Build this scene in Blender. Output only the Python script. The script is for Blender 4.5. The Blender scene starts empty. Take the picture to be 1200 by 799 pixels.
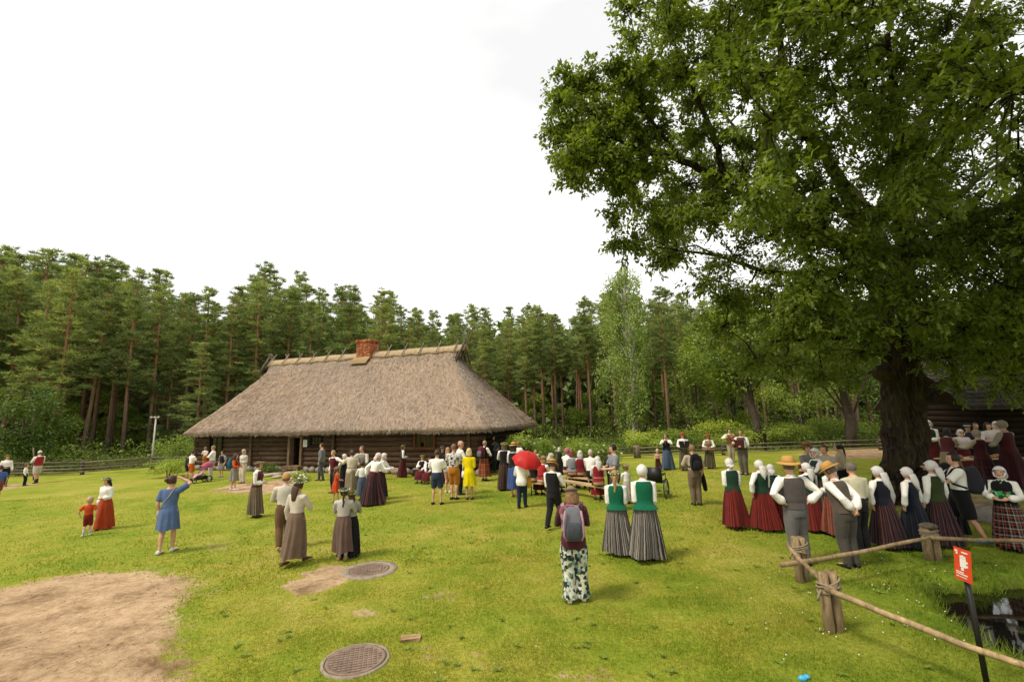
import bpy, math, random
import numpy as np
from mathutils import Vector, Matrix

rng = np.random.default_rng(7)
random.seed(7)
PI = math.pi
scene = bpy.context.scene
COL = scene.collection
R = math.radians

# ------------------------------------------------------------------ camera
CAM_H, PITCH, ROLL, FPX = 2.72, R(9.17), R(1.52), 533.0      # FPX: focal length for a 1200 px wide picture (16 mm)
FW = np.array([0, math.cos(PITCH), math.sin(PITCH)])
_U0 = np.array([0, -math.sin(PITCH), math.cos(PITCH)])
_X = np.array([1.0, 0, 0])
RT = math.cos(ROLL) * _X - math.sin(ROLL) * _U0
UP = math.sin(ROLL) * _X + math.cos(ROLL) * _U0
CP = np.array([0, 0, CAM_H])
cam_d = bpy.data.cameras.new('camera')
cam_d.sensor_width = 36.0
cam_d.lens = 36.0 * FPX / 1200.0
cam_d.clip_start = 0.1
cam_d.clip_end = 2000
cam = bpy.data.objects.new('camera', cam_d)
COL.objects.link(cam)
cam.matrix_world = Matrix(((RT[0], UP[0], -FW[0], 0), (RT[1], UP[1], -FW[1], 0), (RT[2], UP[2], -FW[2], CAM_H), (0, 0, 0, 1)))
scene.camera = cam


def ray(x, y):
    return FW + RT * (x - 600) / FPX + UP * (399.5 - y) / FPX


def at_ground(x, y, z=0.0):
    """the place on the level z that the surveyed bearing (x, y) meets"""
    d = ray(x, y)
    return CP + d * (z - CAM_H) / d[2]


def at_depth(x, y, Y):
    d = ray(x, y)
    return CP + d * Y / d[1]


def bearing(P):
    v = np.asarray(P, float) - CP
    z = v @ FW
    return 600 + FPX * (v @ RT) / z, 399.5 - FPX * (v @ UP) / z


def tall(g, ytop):
    lo, hi = 0.2, 40.0
    for _ in range(44):
        m = (lo + hi) / 2
        if bearing(g + np.array([0, 0, m]))[1] > ytop:
            lo = m
        else:
            hi = m
    return lo


# ------------------------------------------------------------------ sky, sun, exposure
SUN_EL, SUN_AZ = 56, -62          # the sun behind thin cloud, high, behind the camera's left shoulder
world = bpy.data.worlds.new('World')
scene.world = world
world.use_nodes = True
wt = world.node_tree
wt.nodes.clear()
wout = wt.nodes.new('ShaderNodeOutputWorld')
wbg = wt.nodes.new('ShaderNodeBackground')
sky = wt.nodes.new('ShaderNodeTexSky')
sky.sky_type = 'NISHITA'
sky.sun_disc = False
sky.sun_elevation = R(SUN_EL)
sky.sun_rotation = R(180 + SUN_AZ)
tc = wt.nodes.new('ShaderNodeTexCoord')
mp = wt.nodes.new('ShaderNodeMapping')
mp.inputs['Scale'].default_value = (1.0, 1.0, 2.6)
nz = wt.nodes.new('ShaderNodeTexNoise')
nz.inputs['Scale'].default_value = 1.5
nz.inputs['Detail'].default_value = 4
nz.inputs['Roughness'].default_value = 0.5
rp = wt.nodes.new('ShaderNodeValToRGB')
rp.color_ramp.elements[0].position = 0.40
rp.color_ramp.elements[0].color = (4.15, 4.09, 4.0, 1)
rp.color_ramp.elements[1].position = 0.62
rp.color_ramp.elements[1].color = (5.9, 5.77, 5.54, 1)
mx = wt.nodes.new('ShaderNodeMix')
mx.data_type = 'RGBA'
mx.inputs[0].default_value = 0.93
wt.links.new(tc.outputs['Generated'], mp.inputs[0])
wt.links.new(mp.outputs[0], nz.inputs['Vector'])
wt.links.new(nz.outputs['Fac'], rp.inputs[0])
wt.links.new(sky.outputs[0], mx.inputs['A'])
wt.links.new(rp.outputs[0], mx.inputs['B'])
wt.links.new(mx.outputs['Result'], wbg.inputs[0])
wbg.inputs[1].default_value = 0.10
wt.links.new(wbg.outputs[0], wout.inputs[0])

sun_d = bpy.data.lights.new('sun', 'SUN')
sun_d.energy = 1.5
sun_d.angle = R(13)
sun_d.color = (1.0, 0.90, 0.76)
sun = bpy.data.objects.new('sun', sun_d)
COL.objects.link(sun)
_sd = Vector((math.sin(R(SUN_AZ)) * math.cos(R(SUN_EL)), -math.cos(R(SUN_AZ)) * math.cos(R(SUN_EL)), math.sin(R(SUN_EL))))
sun.rotation_euler = _sd.to_track_quat('Z', 'Y').to_euler()

vs = scene.view_settings
vs.view_transform = 'Standard'
vs.look = 'None'
vs.exposure = 1.27
vs.gamma = 1.0
scene.render.engine = 'CYCLES'
scene.cycles.use_denoising = True
scene.cycles.max_bounces = 6
scene.cycles.diffuse_bounces = 3
scene.cycles.glossy_bounces = 2
scene.cycles.transmission_bounces = 3
scene.cycles.transparent_max_bounces = 4


# ------------------------------------------------------------------ materials
def lin(h):
    h = h.lstrip('#')
    c = [int(h[i:i + 2], 16) / 255 for i in (0, 2, 4)]
    return tuple((x / 12.92 if x < 0.04045 else ((x + 0.055) / 1.055) ** 2.4) for x in c)


class N:
    """small node-tree helper"""
    def __init__(s, name):
        s.m = bpy.data.materials.new(name)
        s.m.use_nodes = True
        s.t = s.m.node_tree
        s.b = s.t.nodes['Principled BSDF']
        s.out = s.t.nodes['Material Output']

    def n(s, typ, **kw):
        nd = s.t.nodes.new('ShaderNode' + typ)
        for k, v in kw.items():
            if k in nd.inputs:
                nd.inputs[k].default_value = v
            else:
                setattr(nd, k, v)
        return nd

    def l(s, a, b):
        s.t.links.new(a, b)

    def coord(s, scale=(1, 1, 1), kind='Object'):
        t = s.n('TexCoord')
        m = s.n('Mapping')
        m.inputs['Scale'].default_value = scale
        s.l(t.outputs[kind], m.inputs[0])
        return m.outputs[0]

    def noise(s, vec, scale, detail=4, rough=0.55, dist=0.0):
        nd = s.n('TexNoise', Scale=scale, Detail=detail, Roughness=rough, Distortion=dist)
        if vec is not None:
            s.l(vec, nd.inputs['Vector'])
        return nd.outputs['Fac']

    def ramp(s, fac, stops, interp='LINEAR'):
        nd = s.n('ValToRGB')
        cr = nd.color_ramp
        cr.interpolation = interp
        while len(cr.elements) > 1:
            cr.elements.remove(cr.elements[-1])
        for i, (p, c) in enumerate(stops):
            e = cr.elements[0] if i == 0 else cr.elements.new(p)
            e.position = p
            e.color = (*c, 1) if len(c) == 3 else c
        s.l(fac, nd.inputs[0])
        return nd.outputs[0]

    def mix(s, fac, a, b, typ='MIX'):
        nd = s.n('Mix', data_type='RGBA', blend_type=typ)
        for k, v in ((0, fac), ('A', a), ('B', b)):
            if isinstance(v, (int, float)):
                nd.inputs[k].default_value = v
            elif isinstance(v, tuple):
                nd.inputs[k].default_value = (*v, 1) if len(v) == 3 else v
            else:
                s.l(v, nd.inputs[k])
        return nd.outputs['Result']

    def math(s, op, a, b=0.0, clamp=False):
        nd = s.n('Math', operation=op, use_clamp=clamp)
        for i, v in enumerate((a, b)):
            if isinstance(v, (int, float)):
                nd.inputs[i].default_value = v
            else:
                s.l(v, nd.inputs[i])
        return nd.outputs[0]

    def attr(s, name, out='Fac'):
        return s.n('Attribute', attribute_name=name).outputs[out]

    def bump(s, h, strength=0.3, dist=0.02):
        nd = s.n('Bump', Strength=strength, Distance=dist)
        s.l(h, nd.inputs['Height'])
        s.l(nd.outputs[0], s.b.inputs['Normal'])
        return nd

    def base(s, c, rough=0.8, spec=0.25):
        if isinstance(c, tuple):
            s.b.inputs['Base Color'].default_value = (*c[:3], 1)
        else:
            s.l(c, s.b.inputs['Base Color'])
        s.b.inputs['Roughness'].default_value = rough
        s.b.inputs['Specular IOR Level'].default_value = spec
        return s

    def translucent(s, col, amt):
        tr = s.n('BsdfTranslucent')
        s.l(col, tr.inputs[0])
        ms = s.n('MixShader')
        ms.inputs[0].default_value = amt
        s.l(s.b.outputs[0], ms.inputs[1])
        s.l(tr.outputs[0], ms.inputs[2])
        s.l(ms.outputs[0], s.out.inputs[0])


_mc = {}


def sc(c, k):
    return tuple(min(1, x * k) for x in c)


def cloth(col, stripes=None, reps=20, rough=0.9, kind='plain', cols=None, dim=0.86):
    key = (col, tuple(stripes) if stripes else None, reps, kind, tuple(cols) if cols else None)
    if key in _mc:
        return _mc[key]
    k = N('woven_cloth')
    v = k.coord()
    c = sc(lin(col), dim)
    if kind == 'stripe':
        u = k.math('ADD', k.attr('band'), k.math('MULTIPLY', k.math('SUBTRACT', k.noise(v, 9.0, 4, 0.6), 0.5), 0.016))
        f = k.math('FRACT', k.math('MULTIPLY', u, float(reps)))
        st = [(i / len(stripes), sc(lin(s_), dim)) for i, s_ in enumerate(stripes)]
        c = k.ramp(f, st, 'CONSTANT')
    elif kind == 'check':
        u = k.math('FRACT', k.math('MULTIPLY', k.attr('band'), float(reps)))
        w = k.math('FRACT', k.math('MULTIPLY', k.attr('row'), float(reps) * 0.45))
        st = [(i / len(stripes), sc(lin(s_), dim)) for i, s_ in enumerate(stripes)]
        c = k.mix(0.5, k.ramp(u, st, 'CONSTANT'), k.ramp(w, st, 'CONSTANT'))
    elif kind == 'print':
        vo = k.n('TexVoronoi', Scale=float(reps))
        k.l(k.coord(), vo.inputs['Vector'])
        st = [(i / len(cols), sc(lin(s_), dim)) for i, s_ in enumerate(cols)]
        sep = k.n('SeparateColor')
        k.l(vo.outputs['Color'], sep.inputs[0])
        c = k.ramp(sep.outputs[0], st, 'CONSTANT')
    nz_ = k.noise(v, 5.0, 3)
    c2 = k.mix(1.0, c, k.ramp(nz_, [(0.25, (0.8, 0.8, 0.8)), (0.75, (1.1, 1.1, 1.1))]), 'MULTIPLY')
    k.base(c2, rough, 0.15)
    fold = k.noise(k.coord((1, 1, 0.35)), 14.0, 3, 0.6, 0.6)
    weave = k.noise(v, 260.0, 1)
    k.bump(k.math('ADD', fold, k.math('MULTIPLY', weave, 0.12)), 0.55, 0.03)
    k.b.inputs['Sheen Weight'].default_value = 0.1
    _mc[key] = k.m
    return k.m


def plain(name, col, rough=0.7, spec=0.3, var=0.12, nscale=8.0, bump=0.15, metal=0.0):
    key = (name, col, rough)
    if key in _mc:
        return _mc[key]
    k = N(name)
    v = k.coord()
    f = k.noise(v, nscale, 5)
    c = lin(col)
    k.base(k.ramp(f, [(0.25, sc(c, 1 - var * 1.6)), (0.75, sc(c, 1 + var))]), rough, spec)
    if bump:
        k.bump(k.noise(v, nscale * 5, 4), bump, 0.01)
    k.b.inputs['Metallic'].default_value = metal
    _mc[key] = k.m
    return k.m


def wood(name, dark, light, stretch=(1.2, 14, 14), rough=0.85, bump=0.5):
    key = (name, dark, light)
    if key in _mc:
        return _mc[key]
    k = N(name)
    oi = k.n('ObjectInfo')
    t = k.n('TexCoord')
    ad = k.n('VectorMath', operation='ADD')
    k.l(t.outputs['Object'], ad.inputs[0])
    cm = k.n('CombineXYZ')
    k.l(k.math('MULTIPLY', oi.outputs['Random'], 40.0), cm.inputs[0])
    k.l(cm.outputs[0], ad.inputs[1])
    m = k.n('Mapping')
    m.inputs['Scale'].default_value = stretch
    k.l(ad.outputs[0], m.inputs[0])
    g = k.noise(m.outputs[0], 2.2, 6, 0.62, 0.8)
    g2 = k.noise(m.outputs[0], 0.6, 2)
    d, l_ = lin(dark), lin(light)
    c = k.ramp(g, [(0.3, d), (0.58, tuple((a + b) / 2 for a, b in zip(d, l_))), (0.8, l_)])
    c = k.mix(1.0, c, k.ramp(g2, [(0.3, (0.65, 0.65, 0.65)), (0.7, (1.15, 1.12, 1.1))]), 'MULTIPLY')
    tone = k.ramp(oi.outputs['Random'], [(0, (0.78, 0.76, 0.74)), (1, (1.12, 1.1, 1.06))])
    c = k.mix(1.0, c, tone, 'MULTIPLY')
    k.base(c, rough, 0.2)
    k.bump(g, bump, 0.012)
    _mc[key] = k.m
    return k.m


def foliage(name, dark, light, trans=0.3, rough=0.55, hue=0.12):
    """colour from the per-leaf 'tint' attribute and the tree's own random number"""
    k = N(name)
    t = k.attr('tint')
    oi = k.n('ObjectInfo')
    c = k.ramp(t, [(0.0, lin(dark)), (1.0, lin(light))])
    tone = k.ramp(oi.outputs['Random'], [(0, (1 - hue, 1 - hue * 0.6, 1 - hue)), (0.5, (1, 1, 1)), (1, (1 + hue, 1 + hue * 0.7, 1))])
    c = k.mix(1.0, c, tone, 'MULTIPLY')
    k.base(c, rough, 0.3)
    lt = k.mix(1.0, c, (1.5, 1.55, 0.7), 'MULTIPLY')
    k.translucent(lt, trans)
    return k.m


# ------------------------------------------------------------------ mesh helpers
class MB:
    """collects shapes; build() links them as one mesh object"""
    def __init__(s):
        s.v, s.f, s.mi, s.at = [], [], [], []
        s.cur = 0

    def add(s, verts, faces, att=None):
        o = len(s.v)
        s.v.extend([tuple(float(c) for c in p) for p in verts])
        s.f.extend([tuple(i + o for i in f) for f in faces])
        s.mi.extend([s.cur] * len(faces))
        s.at.extend(att if att is not None else [(0.0, 0.0)] * len(verts))
        return s

    def box(s, c, size, rz=0.0, M=None, jit=0.0):
        x, y, z = [a / 2 for a in size]
        p = [(sx * x, sy * y, sz * z) for sz in (-1, 1) for sy in (-1, 1) for sx in (-1, 1)]
        if jit:
            p = [tuple(a + random.uniform(-jit, jit) for a in q) for q in p]
        m = Matrix.Rotation(rz, 3, 'Z') if M is None else M
        q = [tuple(m @ Vector(a) + Vector(c)) for a in p]
        return s.add(q, [(0, 2, 3, 1), (4, 5, 7, 6), (0, 1, 5, 4), (2, 6, 7, 3), (1, 3, 7, 5), (0, 4, 6, 2)])

    def loft(s, rings, cap=True, att=None, closed=True):
        n = len(rings[0])
        vs_ = [p for r in rings for p in r]
        fs = []
        for i in range(len(rings) - 1):
            for j in range(n if closed else n - 1):
                k = (j + 1) % n
                fs.append((i * n + j, i * n + k, (i + 1) * n + k, (i + 1) * n + j))
        if cap:
            fs.append(tuple(reversed(range(n))))
            fs.append(tuple(range((len(rings) - 1) * n, len(rings) * n)))
        return s.add(vs_, fs, att)

    def tube(s, pts, rad, n=8, flat=None, cap=True, jit=0.0, ends=False):
        """tube along pts; rad a number or list; flat=(axis, factor) squashes it along a world axis; ends adds rounded ends"""
        pts = [np.asarray(p, float) for p in pts]
        if not hasattr(rad, '__len__'):
            rad = [rad] * len(pts)
        rad = list(rad)
        if ends:
            a = pts[0] - pts[1]
            a /= np.linalg.norm(a) + 1e-9
            b = pts[-1] - pts[-2]
            b /= np.linalg.norm(b) + 1e-9
            pts = [pts[0] + a * rad[0] * 0.85, pts[0] + a * rad[0] * 0.5] + pts + [pts[-1] + b * rad[-1] * 0.5, pts[-1] + b * rad[-1] * 0.85]
            rad = [rad[0] * 0.35, rad[0] * 0.8] + rad + [rad[-1] * 0.8, rad[-1] * 0.35]
        rings = []
        ref = None
        for i, p in enumerate(pts):
            d = pts[min(i + 1, len(pts) - 1)] - pts[max(i - 1, 0)]
            d = d / (np.linalg.norm(d) + 1e-9)
            if ref is None:
                ref = np.array([1.0, 0, 0]) if abs(d[0]) < 0.8 else np.array([0, 1.0, 0])
            x = ref - d * (ref @ d)
            x /= np.linalg.norm(x) + 1e-9
            ref = x
            y = np.cross(d, x)
            ring = []
            for j in range(n):
                a = 2 * PI * j / n
                q = (x * math.cos(a) + y * math.sin(a)) * rad[i] * (1 + (random.uniform(-jit, jit) if jit else 0))
                if flat is not None:
                    ax = np.asarray(flat[0], float)
                    q = q - ax * (q @ ax) * (1 - flat[1])
                ring.append(p + q)
            rings.append(ring)
        return s.loft(rings, cap)

    def ball(s, c, r, n=10, m=6, M=None):
        if not hasattr(r, '__len__'):
            r = (r, r, r)
        rings = []
        for i in range(m + 1):
            t = PI * i / m
            rr = max(math.sin(t), 0.03)
            ring = []
            for j in range(n):
                a = 2 * PI * j / n
                p = Vector((r[0] * rr * math.cos(a), r[1] * rr * math.sin(a), -r[2] * math.cos(t)))
                if M is not None:
                    p = M @ p
                ring.append((c[0] + p.x, c[1] + p.y, c[2] + p.z))
            rings.append(ring)
        return s.loft(rings)

    def build(s, name, mats, parent=None, smooth=True, loc=None, att=False):
        me = bpy.data.meshes.new(name)
        me.from_pydata(s.v, [], s.f)
        if not isinstance(mats, (list, tuple)):
            mats = [mats]
        for m in mats:
            me.materials.append(m)
        if len(mats) > 1:
            me.polygons.foreach_set('material_index', s.mi)
        if smooth:
            me.polygons.foreach_set('use_smooth', [True] * len(s.f))
        if att:
            for i, nm in enumerate(('band', 'row')):
                a = me.attributes.new(nm, 'FLOAT', 'POINT')
                a.data.foreach_set('value', [t[i] for t in s.at])
        me.update()
        o = bpy.data.objects.new(name, me)
        COL.objects.link(o)
        if parent is not None:
            o.parent = parent
        if loc is not None:
            o.location = loc
        return o


def np_mesh(name, verts, polys, mat, parent=None, tint=None, smooth=False, loc=None, link=True):
    """polys: (M,k) int array"""
    verts = np.ascontiguousarray(verts, np.float32)
    polys = np.ascontiguousarray(polys, np.int32)
    me = bpy.data.meshes.new(name)
    me.vertices.add(len(verts))
    me.vertices.foreach_set('co', verts.ravel())
    M_, k = polys.shape
    me.loops.add(M_ * k)
    me.loops.foreach_set('vertex_index', polys.ravel())
    me.polygons.add(M_)
    me.polygons.foreach_set('loop_start', np.arange(0, M_ * k, k, dtype=np.int32))
    try:
        me.polygons.foreach_set('loop_total', np.full(M_, k, np.int32))
    except Exception:
        pass
    if smooth:
        me.polygons.foreach_set('use_smooth', np.ones(M_, bool))
    if tint is not None:
        a = me.attributes.new('tint', 'FLOAT', 'POINT')
        a.data.foreach_set('value', np.ascontiguousarray(tint, np.float32))
    me.materials.append(mat)
    me.update(calc_edges=True)
    o = bpy.data.objects.new(name, me)
    if link:
        COL.objects.link(o)
    if parent is not None:
        o.parent = parent
    if loc is not None:
        o.location = loc
    return o


def unit(a):
    return a / (np.linalg.norm(a, axis=-1, keepdims=True) + 1e-9)


def leaves(pos, axis, nrm, L, W, tint, shape='diamond'):
    """arrays of leaves -> verts, polys, tint per vertex"""
    axis = unit(axis)
    side = unit(np.cross(nrm, axis))
    up = unit(np.cross(axis, side))
    L = np.asarray(L)[:, None]
    W = np.asarray(W)[:, None]
    n = len(pos)
    if shape == 'tri':
        out = [pos - side * W * 0.5, pos + side * W * 0.5, pos + axis * L]
        idx = [[0, 1, 2]]
    elif shape == 'diamond':
        out = [pos, pos + axis * L * 0.45 + side * W * 0.5 + up * W * 0.12, pos + axis * L - up * L * 0.08,
               pos + axis * L * 0.45 - side * W * 0.5 + up * W * 0.12]
        idx = [[0, 1, 2, 3]]
    elif shape == 'lobed':      # the same leaf with fewer corners
        prof = [(0.30, 0.40), (0.42, 0.15), (0.62, 0.5)]
        out = [pos, pos + axis * L - up * L * 0.15]
        for sg in (1, -1):
            for (t, w) in prof:
                out.append(pos + axis * L * t + side * W * w * sg + up * (W * w * 0.35 - L * 0.15 * t * t))
        idx = [[0, 2, 3, 4, 1], [1, 7, 6, 5, 0]]
    else:   # lobed oak leaf, folded along its midrib
        prof = [(0.12, 0.05), (0.30, 0.34), (0.38, 0.16), (0.55, 0.5), (0.64, 0.2), (0.82, 0.34)]
        out = [pos, pos + axis * L - up * L * 0.15]
        for sg in (1, -1):
            for (t, w) in prof:
                out.append(pos + axis * L * t + side * W * w * sg + up * (W * w * 0.35 - L * 0.15 * t * t))
        idx = [[0, 2, 3, 4, 5, 6, 7, 1], [1, 13, 12, 11, 10, 9, 8, 0]]
    k = len(out)
    V = np.stack(out, 1).reshape(-1, 3)
    P = (np.arange(n)[:, None, None] * k + np.array(idx)[None]).reshape(-1, len(idx[0]))
    return V, P, np.repeat(tint, k)


def tag(o, label=None, cat=None, group=None, kind=None):
    for k, v in (('label', label), ('category', cat), ('group', group), ('kind', kind)):
        if v:
            o[k] = v
    return o


def thing(name, label, cat, loc=(0, 0, 0), rz=0.0, group=None):
    o = bpy.data.objects.new(name, None)
    o.empty_display_size = 0.2
    COL.objects.link(o)
    o.location = Vector([float(a) for a in loc])
    o.rotation_euler = (0, 0, rz)
    return tag(o, label, cat, group)


def copy_tree(o, parent=None):
    c = o.copy()
    COL.objects.link(c)
    if parent is not None:
        c.parent = parent
    for ch in o.children:
        copy_tree(ch, c)
    return c


# ------------------------------------------------------------------ ground, pond, path
def G2(pts):
    return np.array([at_ground(x, y)[:2] for x, y in pts])


def sdist(P, poly):
    """signed distance (negative inside) of points P (N,2) to a polygon"""
    P = np.asarray(P, float)
    d = np.full(len(P), 1e9)
    ins = np.zeros(len(P), bool)
    n = len(poly)
    for i in range(n):
        a, b = poly[i], poly[(i + 1) % n]
        e = b - a
        w = P - a
        t = np.clip((w @ e) / (e @ e + 1e-12), 0, 1)
        q = w - t[:, None] * e
        d = np.minimum(d, np.hypot(q[:, 0], q[:, 1]))
        c = (a[1] > P[:, 1]) != (b[1] > P[:, 1])
        xx = (b[0] - a[0]) * (P[:, 1] - a[1]) / (b[1] - a[1] + 1e-12) + a[0]
        ins ^= c & (P[:, 0] < xx)
    return np.where(ins, -d, d)


_lat = rng.random((64, 64))


def vnoise(x, y, s):
    """smooth value noise 0..1"""
    x = np.asarray(x) / s + 1000.3
    y = np.asarray(y) / s + 1000.7
    i, j = np.floor(x).astype(int), np.floor(y).astype(int)
    fx, fy = x - i, y - j
    fx, fy = fx * fx * (3 - 2 * fx), fy * fy * (3 - 2 * fy)
    g = lambda a, b: _lat[a % 64, b % 64]
    return (g(i, j) * (1 - fx) + g(i + 1, j) * fx) * (1 - fy) + (g(i, j + 1) * (1 - fx) + g(i + 1, j + 1) * fx) * fy


def fbm(x, y, s):
    return 0.5 * vnoise(x, y, s) + 0.27 * vnoise(x, y, s / 2.1) + 0.15 * vnoise(x, y, s / 4.3) + 0.08 * vnoise(x, y, s / 9)


SAND = [
    (G2([(-160, 716), (0, 694), (60, 678), (150, 671), (212, 676), (222, 690), (208, 706), (214, 722), (226, 742), (222, 765), (238, 792), (215, 830), (-200, 830)]), 0.75, 1.0),
    (G2([(345, 683), (360, 672), (392, 665), (420, 668), (410, 682), (385, 690), (355, 692)]), 0.3, 0.95),
    (G2([(500, 700), (520, 692), (540, 698), (530, 706)]), 0.25, 0.45),
    (G2([(410, 716), (430, 712), (440, 720), (420, 722)]), 0.25, 0.5),
    (G2([(470, 744), (492, 742), (520, 757), (505, 790), (470, 783), (480, 765)]), 0.3, 0.5),
    (G2([(540, 762), (600, 757), (640, 778), (600, 799), (545, 790)]), 0.4, 0.35),
    (G2([(660, 790), (700, 785), (720, 799), (690, 806), (650, 804)]), 0.3, 0.35),
    (G2([(210, 640), (260, 632), (300, 640), (250, 650)]), 0.6, 0.35),
    (G2([(10, 606), (40, 604), (50, 611), (15, 613)]), 0.5, 0.4),
]
PATHS = [
    G2([(247, 574), (275, 566), (330, 564), (338, 553), (354, 553), (352, 566), (340, 575), (300, 580)]),
    G2([(-260, 582), (-40, 571), (36, 562), (40, 566), (-30, 580), (-260, 598)]),
    G2([(930, 534), (990, 527), (1040, 526), (1200, 520), (1200, 531), (1040, 537), (960, 538)]),
]
POND = G2([(1087, 693), (1108, 686), (1140, 683), (1200, 681), (1330, 681), (1400, 720), (1340, 790), (1240, 776), (1172, 752), (1125, 724)])
HOUSE_TH = R(70.758)
H_L, H_W, H_OV = 18.215, 6.63, 0.65
h_ax = np.array([math.sin(HOUSE_TH), -math.cos(HOUSE_TH)])     # along the front, left to right
h_n = np.array([math.cos(HOUSE_TH), math.sin(HOUSE_TH)])       # away from the front
H_O = np.array([-6.249, 23.072]) - h_ax * 13.201               # left front corner
OAK = np.array([11.55, 13.4])


def bare(P):
    """0 grass .. 1 bare earth"""
    x, y = P[:, 0], P[:, 1]
    wob = (fbm(x, y, 1.1) - 0.5) * 0.9
    m = np.zeros(len(P))
    for poly, soft, amt in SAND:
        d = sdist(P, poly) + wob * (1.0 if amt > 0.9 else 0.9)
        m = np.maximum(m, np.clip(0.5 - d / soft, 0, 1) * amt)
    for poly in PATHS:
        d = sdist(P, poly) + wob * 0.5
        m = np.maximum(m, np.clip(0.5 - d / 0.5, 0, 1) * 0.95)
    # worn earth round the oak
    d = np.hypot(x - OAK[0] - 0.3, (y - OAK[1]) * 1.1) - 2.0 + wob * 2
    m = np.maximum(m, np.clip(0.5 - d / 1.5, 0, 1) * 0.75)
    return m


def forest(P):
    x, y = P[:, 0], P[:, 1]
    edge = np.interp(x, [-120, -60, -28, -14, 0, 12, 30, 120], [26, 26, 28, 33, 30, 29.5, 30, 34])
    return np.clip((y - edge + (fbm(x, y, 4) - 0.5) * 3) / 1.5, 0, 1)


def ground_z(P):
    x, y = P[:, 0], P[:, 1]
    z = (fbm(x, y, 1.6) - 0.5) * 0.03
    d = sdist(P, POND) + (fbm(x, y, 0.6) - 0.5) * 0.3
    s = np.clip(0.5 - (d - 0.05) / 0.32, 0, 1)
    z = z - 0.62 * s * s * (3 - 2 * s)
    rise = np.clip((y - 33) / 30, 0, 1)
    z = z + rise * np.interp(x, [-60, -15, 0, 60], [1.7, 1.0, 0.5, 0.5]) * (0.8 + 0.4 * fbm(x, y, 8))
    return z


def axis_pts(lo, hi, step, far, g=1.13):
    a = list(np.arange(lo, hi, step))
    s = step
    while a[-1] < far:
        s = min(s * g, 30)
        a.append(a[-1] + s)
    s = step
    b = [lo]
    while b[-1] > -far:
        s = min(s * g, 30)
        b.append(b[-1] - s)
    return np.array(b[:0:-1] + a)


gx, gy = axis_pts(-9, 10, 0.11, 500), axis_pts(3.5, 12, 0.11, 500)
XX, YY = np.meshgrid(gx, gy)
GP = np.stack([XX.ravel(), YY.ravel()], 1)
gz = ground_z(GP)
nx, ny = len(gx), len(gy)
ii = (np.arange(ny - 1)[:, None] * nx + np.arange(nx - 1)[None]).ravel()


def grass_colour(k, extra=None):
    """lawn colour from position: dry and lush patches (shared by the soil under the grass and the blades)"""
    v = k.n('NewGeometry').outputs['Position']
    a = k.noise(v, 0.35, 3, 0.5, 0.3)
    b = k.noise(v, 1.7, 4, 0.6)
    s = k.math('ADD', k.math('MULTIPLY', a, 0.55), k.math('MULTIPLY', b, 0.45))
    c = k.ramp(s, [(0.30, lin('#68801f')), (0.43, lin('#84922d')), (0.55, lin('#9b9b3c')), (0.69, lin('#b0a558'))])
    ds = k.n('VectorMath', operation='DISTANCE')        # the wetter turf round the pond is lusher
    k.l(v, ds.inputs[0])
    ds.inputs[1].default_value = (7.2, 6.4, 0)
    lush = k.ramp(k.math('ADD', k.math('DIVIDE', ds.outputs['Value'], 5.2), k.math('MULTIPLY', k.math('SUBTRACT', a, 0.5), 0.8)), [(0.3, (1, 1, 1)), (0.95, (0, 0, 0))])
    return k.mix(k.math('MULTIPLY', lush, 0.75), c, k.ramp(b, [(0.35, lin('#4c6a18')), (0.65, lin('#738a28'))]))


k = N('lawn_ground')
pos = k.n('NewGeometry').outputs['Position']
gc = grass_colour(k)
fine = k.noise(pos, 16.0, 5, 0.7)
gc = k.mix(1.0, gc, k.ramp(fine, [(0.25, (0.45, 0.47, 0.42)), (0.75, (1.15, 1.12, 1.1))]), 'MULTIPLY')
sn = k.noise(pos, 2.2, 7, 0.72)
sn2 = k.noise(pos, 11.0, 5, 0.7)
sbig = k.noise(pos, 0.9, 5, 0.65, 0.8)
sand = k.ramp(k.math('ADD', k.math('MULTIPLY', sn, 0.6), k.math('MULTIPLY', sn2, 0.4)),
              [(0.30, lin('#5a4834')), (0.42, lin('#927a5c')), (0.52, lin('#b09676')), (0.68, lin('#c2ab8a'))])
sand = k.mix(1.0, sand, k.ramp(sbig, [(0.34, (0.52, 0.47, 0.42)), (0.46, (0.9, 0.88, 0.86)), (0.6, (1.05, 1.04, 1.03))]), 'MULTIPLY')
bm = k.attr('bare')
edge = k.math('ADD', bm, k.math('MULTIPLY', k.math('SUBTRACT', k.noise(pos, 5.0, 7, 0.78), 0.5), 2.2))
msk = k.math('MULTIPLY', k.math('GREATER_THAN', bm, 0.02), k.ramp(edge, [(0.34, (0, 0, 0)), (0.56, (1, 1, 1))]))
col = k.mix(msk, gc, sand)
fl = k.ramp(k.noise(pos, 1.3, 5, 0.7), [(0.3, lin('#2a2415')), (0.5, lin('#40401c')), (0.7, lin('#4d5a1f'))])
col = k.mix(k.attr('forest'), col, fl)
mud = k.ramp(k.noise(pos, 5, 4), [(0.3, lin('#17120b')), (0.7, lin('#33291a'))])
col = k.mix(k.attr('mud'), col, mud)
k.base(col, 0.95, 0.1)
k.bump(k.math('ADD', fine, k.math('MULTIPLY', sn2, 0.7)), 0.7, 0.05)
M_GROUND = k.m
ground = np_mesh('ground', np.column_stack([GP, gz]), np.stack([ii, ii + 1, ii + nx + 1, ii + nx], 1), M_GROUND, smooth=True)
tag(ground, 'wide green lawn with bare sandy patches and worn earth', kind='structure')
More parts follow.
